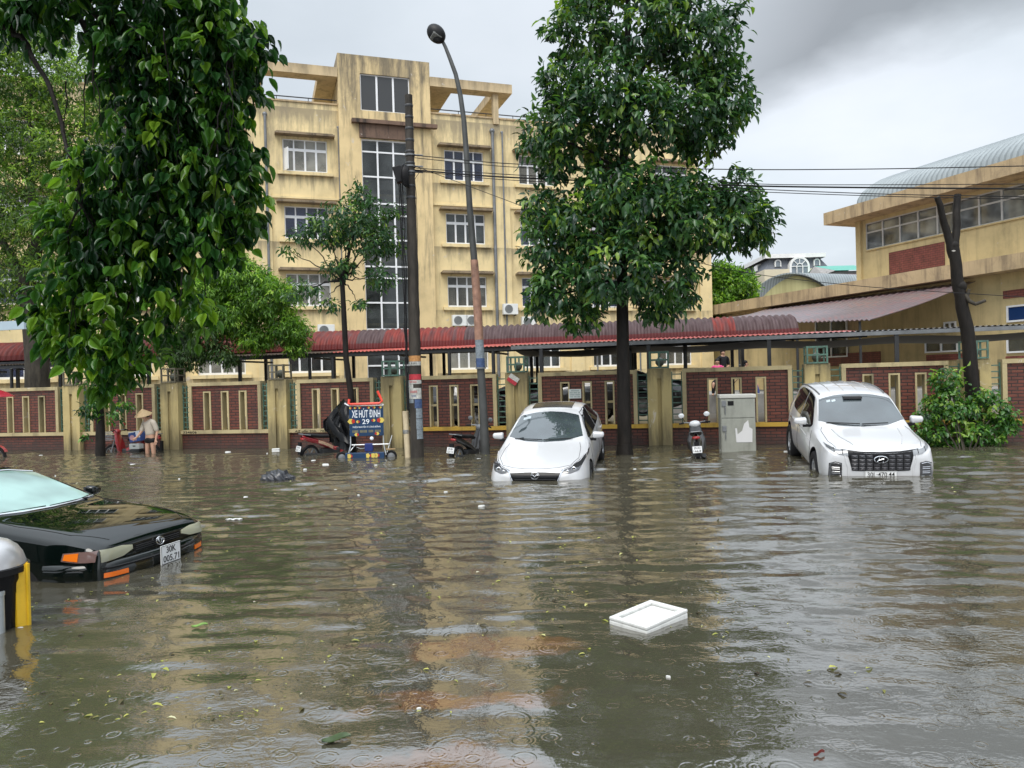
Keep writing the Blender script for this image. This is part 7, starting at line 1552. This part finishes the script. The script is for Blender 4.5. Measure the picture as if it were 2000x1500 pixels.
labs = ['scrap of white litter just off the wall, beside the second yellow post from the woman', 'flat white scrap floating between the woman and the white foam box', 'white crumb beside the white foam box at the post', 'small white ring-shaped scrap behind the black bag', 'long white scrap near the red motorbike wheel', 'largest white scrap, floating before the red motorbike', 'white scrap floating just before the blue cart', 'white scrap floating right behind the dark car near the creeper tree', 'white scrap at the feet of the wading woman', 'slim white scrap between the black bag and the plastic scrap', 'upright white tip poking out of the water by the dark car roof', 'white scrap near the wall at the red motorbike end', 'round white blob on open water below the foam tray', 'white scrap near the red-brown bands in the water', 'white scrap ahead of the saloon car, on the road side', 'tiny white scrap beside the saloon car bumper corner', 'white scrap by the rear wheel of the SUV', 'white scrap between the scooter and the cabinet', 'white scrap at the foot of the street lamp', 'white scrap under the leafy shrub', 'white speck between the two white cars', 'white speck in front of the cart, further out on the road', "white speck between the bag and the cart's stretch of water", 'white speck off the post next to the woman', 'white scrap just above the dark car bonnet', 'white sliver beside the yellow angle post']
for (u, v, w, h), lb in zip(bits, labs):
    q = W(u, v+h/2); s_ = q.y/1500; t_ = thing('foam_scrap', lb, 'litter', (q.x, q.y, 0), rb_.uniform(-.6, .6), 'scraps of white litter afloat')
    g = MB(); wd_, hh = w*s_/2, max(.006, min(.022, h*s_*.35)); pol = [(math.cos(a)*wd_*rb_.uniform(.7, 1.05), math.sin(a)*wd_*.6*rb_.uniform(.7, 1.05)) for a in np.linspace(0, 2*PI, 9)[:-1]]
    n = len(pol); g.add([(x, y, -.01) for x, y in pol]+[(x*.85, y*.85, hh) for x, y in pol]+[(0, 0, hh*1.15)], [(i, (i+1) % n, n+(i+1) % n, n+i) for i in range(n)]+[(n+i, n+(i+1) % n, 2*n) for i in range(n)]); g.build('scrap', m_foam, t_)
# leaves afloat: nobody could count them
rng = np.random.RandomState(17); n = 3000
yy = 4.0+15.5*rng.rand(n)**1.25; xx = (rng.rand(n)*1.28-.66)*yy; pos = np.stack([xx, yy, np.full(n, .012)], 1)
cl_ = np.sin(xx*1.3+1)*np.cos(yy*.9)+.45*rng.normal(size=n); k_ = (cl_ > .15) & ~((xx > 2.0) & (yy < 9)); pos = pos[k_]; n = len(pos)
ang = rng.rand(n)*6.28; d = np.stack([np.cos(ang), np.sin(ang), np.zeros(n)], 1); nr = np.stack([.12*rng.normal(size=n), .12*rng.normal(size=n), np.ones(n)], 1)
pos[:, 2] = .004+.006*rng.rand(n)
fo = leaves_mesh('floating_leaves', pos, d, nr, .018+.05*rng.rand(n)**2.2, rng.rand(n), m_leaf('floating_leaf', [(0.0, (0.03, 0.022, 0.012)), (0.35, (0.10, 0.085, 0.03)), (0.6, (0.28, 0.30, 0.05)), (0.85, (0.42, 0.42, 0.10)), (1.0, (0.60, 0.58, 0.45))], 0.4, 0.1), None, wr=.45)
tag(fo, kind='stuff')
for (u, v, s_, tt_, lb) in ((390, 1226, .11, .0, 'fresh green leaf floating by itself on the near water'), (228, 1116, .12, 1.0, 'orange dead leaf floating below the dark car bumper'), (657, 1449, .14, .5, 'drifting dark green leaf wad near the lower picture edge'), (1600, 1478, .06, 2.0, 'dark red twig floating near the lower picture edge')):
    q = W(u, v); t_ = thing('fallen_leaf', lb, 'leaf' if tt_ < 1.5 else 'twig', (q.x, q.y, .008), R(20)); c_ = {0.0: (.16, .30, .05), 1.0: (.60, .16, .02), .5: (.04, .07, .02), 2.0: (.18, .02, .015)}[tt_]
    g = MB(); w2 = .45 if tt_ < 1.5 else .1; rows_ = [[(x*s_/2, y*s_*w2*.5*math.sqrt(max(0.02, 1-x*x)), .006+.010*abs(y)+.006*math.sin(3*x)) for x in np.linspace(-1, 1, 11)] for y in np.linspace(-1, 1, 5)]; g.sheet(rows_, (0, 0, -.003)); g.build('blade', M('leaf_col_%d' % int(tt_*10), c_, .4, var=.3, vs=20), t_, True)

# ------------------------------------------------------------------ people
def skin_mesh(name, nodes, edges, mat, parent, sub=2, root=0):
    me = bpy.data.meshes.new(name); me.from_pydata([n_[0] for n_ in nodes], edges, []); o = bpy.data.objects.new(name, me); C.collection.objects.link(o)
    md = o.modifiers.new('skin', 'SKIN'); md.use_smooth_shade = True; sd_ = o.modifiers.new('s', 'SUBSURF'); sd_.levels = sub; sd_.render_levels = sub
    sv_ = me.skin_vertices[0].data
    for i, n_ in enumerate(nodes):
        r_ = n_[1]; sv_[i].radius = (r_, r_) if not isinstance(r_, tuple) else r_; sv_[i].use_root = (i == root)
    dg = bpy.context.evaluated_depsgraph_get(); m2 = bpy.data.meshes.new_from_object(o.evaluated_get(dg)); bpy.data.objects.remove(o); m2.name = name
    m2.materials.clear(); m2.materials.append(mat); m2.polygons.foreach_set('use_smooth', [True]*len(m2.polygons)); ob = bpy.data.objects.new(name, m2); C.collection.objects.link(ob); ob.parent = parent; return ob
m_skin = M('skin', (0.42, 0.24, 0.16), 0.5, var=0.1)
def person(label, loc, yaw, J, mtop, mlow, short=True, sleeves=True, hat=None, group=None, hair=True, hands=True, rad=1.0):
    t_ = thing('person', label, 'person', loc, yaw, group); V = Vector
    nodes, edges, idx = [], [], {}
    def nd_(k, p, r): idx[k] = len(nodes); nodes.append((p, r)); return idx[k]
    for k, r in (('pelvis', .125), ('waist', .105), ('chest', .125), ('neckb', .065), ('neck', .05), ('head', .088), ('crown', .080)): nd_(k, J[k], r*rad)
    for a, b in (('pelvis', 'waist'), ('waist', 'chest'), ('chest', 'neckb'), ('neckb', 'neck'), ('neck', 'head'), ('head', 'crown')): edges.append((idx[a], idx[b]))
    for s_ in ('l', 'r'):
        for k, r, par in (('sh', .062, 'neckb'), ('el', .042, 'sh'), ('wr', .028, 'el'), ('pa', .032, 'wr')):
            nd_(k+s_, J[k+s_], r*rad); edges.append((idx[par+s_] if par+s_ in idx else idx[par], idx[k+s_]))
        if hands:
            pa, wr = V(J['pa'+s_]), V(J['wr'+s_]); dd = (pa-wr).normalized(); side = dd.cross(V((0, 1, 0.3))).normalized(); dn = dd.cross(side)
            for f in range(4):
                b0_ = pa+side*(.027*(f-1.5)*.8)+dd*.02; p1 = b0_+dd*.035+dn*.004; p2 = p1+dd*(.028+.004*(f in (1, 2)))+dn*.014
                i1 = nd_('f%s%d' % (s_, f), tuple(p1), .0095); i2 = nd_('g%s%d' % (s_, f), tuple(p2), .008); edges.append((idx['pa'+s_], i1)); edges.append((i1, i2))
            i1 = nd_('t'+s_, tuple(pa+side*.045-dd*.01+dn*.012), .011); i2 = nd_('u'+s_, tuple(pa+side*.055+dd*.022+dn*.02), .009); edges.append((idx['pa'+s_], i1)); edges.append((i1, i2))
        for k, r, par in (('hip', .088, 'pelvis'), ('kn', .058, 'hip'), ('an', .038, 'kn'), ('to', .034, 'an')):
            nd_(k+s_, J[k+s_], r*rad); edges.append((idx[par+s_] if par+s_ in idx else idx[par], idx[k+s_]))
    skin_mesh('body', nodes, edges, m_skin, t_)
    # face
    hd_ = V(J['head']); fd = V(J.get('face', (0, -1, -.1))).normalized(); sd2 = fd.cross(V((0, 0, 1))).normalized(); upv = sd2.cross(fd)
    g = MB()
    for s_ in (-1, 1): g.ball(hd_+fd*.078+sd2*.030*s_+upv*.012, .010, 8, 6)
    g.build('eye', M('eye_dark', (0.02, 0.015, 0.012), 0.2), t_, True)
    g = MB(); g.ball(hd_+fd*.088-upv*.012, .014, 8, 6, sz=1.6); g.build('nose', m_skin, t_, True); g = MB(); g.tube([hd_+fd*.079-upv*.045-sd2*.02, hd_+fd*.084-upv*.047, hd_+fd*.079-upv*.045+sd2*.02], .005, 6); g.build('mouth', M('lips', (0.30, 0.10, 0.09), 0.5), t_)
    # shirt
    T2, E2, id2 = [], [], {}
    def n2_(k, p, r): id2[k] = len(T2); T2.append((p, r))
    pl_, wa, chh, nk = V(J['pelvis']), V(J['waist']), V(J['chest']), V(J['neckb'])
    n2_('a', tuple(pl_.lerp(wa, .15)), .152*rad); n2_('b', tuple(wa), .142*rad); n2_('c', tuple(chh), .150*rad); n2_('d', tuple(nk), .085*rad); E2 += [(0, 1), (1, 2), (2, 3)]
    for s_ in ('l', 'r'):
        sh, el, wr = V(J['sh'+s_]), V(J['el'+s_]), V(J['wr'+s_]); n2_('s'+s_, tuple(sh), .074*rad); n2_('e'+s_, tuple(sh.lerp(el, .62)), .070*rad); E2 += [(3, id2['s'+s_]), (id2['s'+s_], id2['e'+s_])]
        if sleeves: n2_('w'+s_, tuple(el.lerp(wr, .12)), .064*rad); E2.append((id2['e'+s_], id2['w'+s_]))
    skin_mesh('shirt', T2, E2, mtop, t_, root=0)
    T3, E3 = [], []; T3 = [(tuple(pl_), .175*rad), (tuple(pl_.lerp(wa, .3)), .150*rad)]; E3 = [(0, 1)]
    for s_ in ('l', 'r'):
        hp, kn, an = V(J['hip'+s_]), V(J['kn'+s_]), V(J['an'+s_]); i = len(T3); T3.append((tuple(hp), .128*rad)); E3.append((0, i)); T3.append((tuple(hp.lerp(kn, .34 if short else .9)), (.118 if short else .085)*rad)); E3.append((i, i+1))
        if not short: T3.append((tuple(an), .06*rad)); E3.append((i+1, i+2))
    skin_mesh('shorts' if short else 'trousers', T3, E3, mlow, t_)
    if hair: g = MB(); g.ball(V(J['crown'])-fd*.02+V((0, 0, -.005)), .098*rad, 14, 10, sz=.95); g.ball(hd_-fd*.04, .085, 12, 8); g.build('hair', M('black_hair', (0.012, 0.010, 0.009), 0.5), t_, True)
    if hat:
        g = MB(); ax = V(hat).normalized(); T = Matrix.Translation(V(J['crown'])+ax*.02) @ ax.to_track_quat('Z', 'Y').to_matrix().to_4x4()
        prof = [(.0001, .13)]+[(.235*k/10, .13-.175*(k/10)) for k in range(1, 11)]; prof += [(.235, -.052)]+[(.235*k/10, .122-.175*(k/10)) for k in range(9, 0, -1)]+[(.0001, .122)]
        g.lathe(prof, 32, T); ho = g.build('conical_hat', M('palm_leaf_straw', (0.40, 0.29, 0.16), 0.7, var=0.25, vs=30), t_, True, ang=60)
        g = MB()
        for k in range(1, 12): g.lathe([(.235*k/12, .13-.175*(k/12)+.0005), (.235*k/12+.002, .1325-.175*(k/12)), (.235*k/12+.004, .13-.175*((k+.25)/12))], 32, T)
        g.build('straw_ring', M('straw_edge', (0.30, 0.21, 0.11), 0.7), ho, True)
    return t_
wq = W(293, 886)
JW = dict(pelvis=(.03, .02, .80), waist=(.02, .02, .98), chest=(0, .02, 1.14), neckb=(-.035, 0, 1.28), neck=(-.075, -.015, 1.335), head=(-.115, -.035, 1.40), crown=(-.135, -.04, 1.46), face=(-.72, -.55, -.5),
          shl=(-.17, .09, 1.22), ell=(-.20, -.03, .98), wrl=(-.26, -.16, .84), pal=(-.30, -.22, .80), shr=(.14, -.05, 1.23), elr=(.235, -.03, .98), wrr=(.215, -.09, .76), par=(.21, -.10, .69),
          hipl=(-.065, .05, .74), knl=(-.085, .03, .42), anl=(-.08, .08, .07), tol=(-.12, -.04, .02), hipr=(.095, -.01, .74), knr=(.115, -.04, .42), anr=(.12, .02, .07), tor=(.08, -.10, .02))
person('woman in conical straw hat, beige shirt and black shorts wading thigh-deep by the wall', (wq.x, wq.y, -.36), 0, JW, M('beige_shirt', (0.42, 0.37, 0.30), 0.8, var=0.12), M('black_shorts', (0.010, 0.010, 0.011), 0.7), hat=(-.10, -.28, 1))
JS = dict(pelvis=(0, 0, .88), waist=(0, 0, 1.05), chest=(0, 0, 1.25), neckb=(0, 0, 1.42), neck=(0, 0, 1.49), head=(0, -.02, 1.57), crown=(0, 0, 1.64), face=(0, -1, -.1), shl=(-.18, 0, 1.38), ell=(-.23, .02, 1.10), wrl=(-.12, -.14, 1.05), pal=(-.05, -.18, 1.05), shr=(.18, 0, 1.38), elr=(.24, .02, 1.10), wrr=(.12, -.14, 1.03), par=(.05, -.18, 1.03),
          hipl=(-.09, 0, .82), knl=(-.10, -.02, .46), anl=(-.12, .02, .08), tol=(-.13, -.10, .03), hipr=(.09, 0, .82), knr=(.11, -.02, .46), anr=(.13, .02, .08), tor=(.14, -.10, .03))
JT = dict(JS); 
for k in ('knl', 'knr'): JT[k] = (JT[k][0]*1.3, -.40, .78)
for k in ('anl', 'anr'): JT[k] = (JT[k][0]*1.2, -.42, .38)
for k in ('tol', 'tor'): JT[k] = (JT[k][0]*1.2, -.54, .34)
tz = 1.02; g = MB(); ta = fl(wx(1340, 30), 11, 0); g.box((wx(1300, 30), 10.0, .302), (wx(1300, 30)+14, 18, tz)); tr_ = g.build('terrace', m_conc, None); tr_.matrix_basis = mw(wall).copy(); tag(tr_, kind='structure')
pY2 = 29.5
person('person in black clothes standing in the yard beyond the brick wall', (P(1412, 700, pY2).x, pY2, tz), R(10), JS, M('black_cloth', (0.015, 0.015, 0.018), 0.8), M('black_shorts', (0, 0, 0)), short=False, hands=False)
person('person in bright pink top seated beyond the brick wall', (P(1401, 700, pY2-.5).x, pY2-.5, tz-.36), R(-20), JT, M('pink_cloth', (0.62, 0.05, 0.20), 0.7), M('black_shorts', (0, 0, 0)), short=False, hands=False)
person('person in white and blue clothes seated near the bicycle beyond the wall', (P(1456, 700, pY2).x, pY2, tz-.45), R(60), JT, M('pale_cloth', (0.55, 0.58, 0.66), 0.7), M('blue_cloth', (0.05, 0.08, 0.25), 0.8), short=False, hands=False)
# bicycle on the terrace
bcx = P(1436, 705, pY2); bc = thing('bicycle', 'old bicycle parked on the terrace beyond the wall', 'bicycle', (bcx.x, bcx.y, tz+.12), R(12))
for x in (-.5, .5):
    T = Matrix.Translation((x, 0, .34)) @ Matrix.Rotation(R(90), 4, 'X'); g = MB(); g.lathe([(.31, -.012), (.34, 0), (.31, .012), (.31, -.012)], 28, T); wo = g.build('wheel', m_tyre, bc, True); g = MB()
    for k in range(8): g.box((.0, -.002, -.002), (.31, .002, .002), T @ Matrix.Rotation(PI*k/4, 4, 'Z'))
    g.build('spoke', m_greysteel, wo)
g = MB(); m_br = M('brown_frame', (0.12, 0.07, 0.04), 0.4)
for a, b in (((-.5, .34), (-.05, .30)), ((-.5, .34), (-.18, .78)), ((-.05, .30), (-.18, .80)), ((-.05, .30), (.38, .74)), ((-.18, .72), (.37, .80)), ((.36, .88), (.5, .34)), ((.36, .88), (.30, .98))): g.tube([(a[0], 0, a[1]), (b[0], 0, b[1])], .016, 6)
g.build('frame', m_br, bc); g = MB(); g.tube([(.26, -.25, .98), (.32, -.1, 1.0), (.32, .1, 1.0), (.26, .25, .98)], .012, 6); g.build('handlebar', m_greysteel, bc); g = MB(); g.ball((-.2, 0, .84), .11, 10, 6, sy=.6, sz=.35); g.build('saddle', m_black, bc, True)
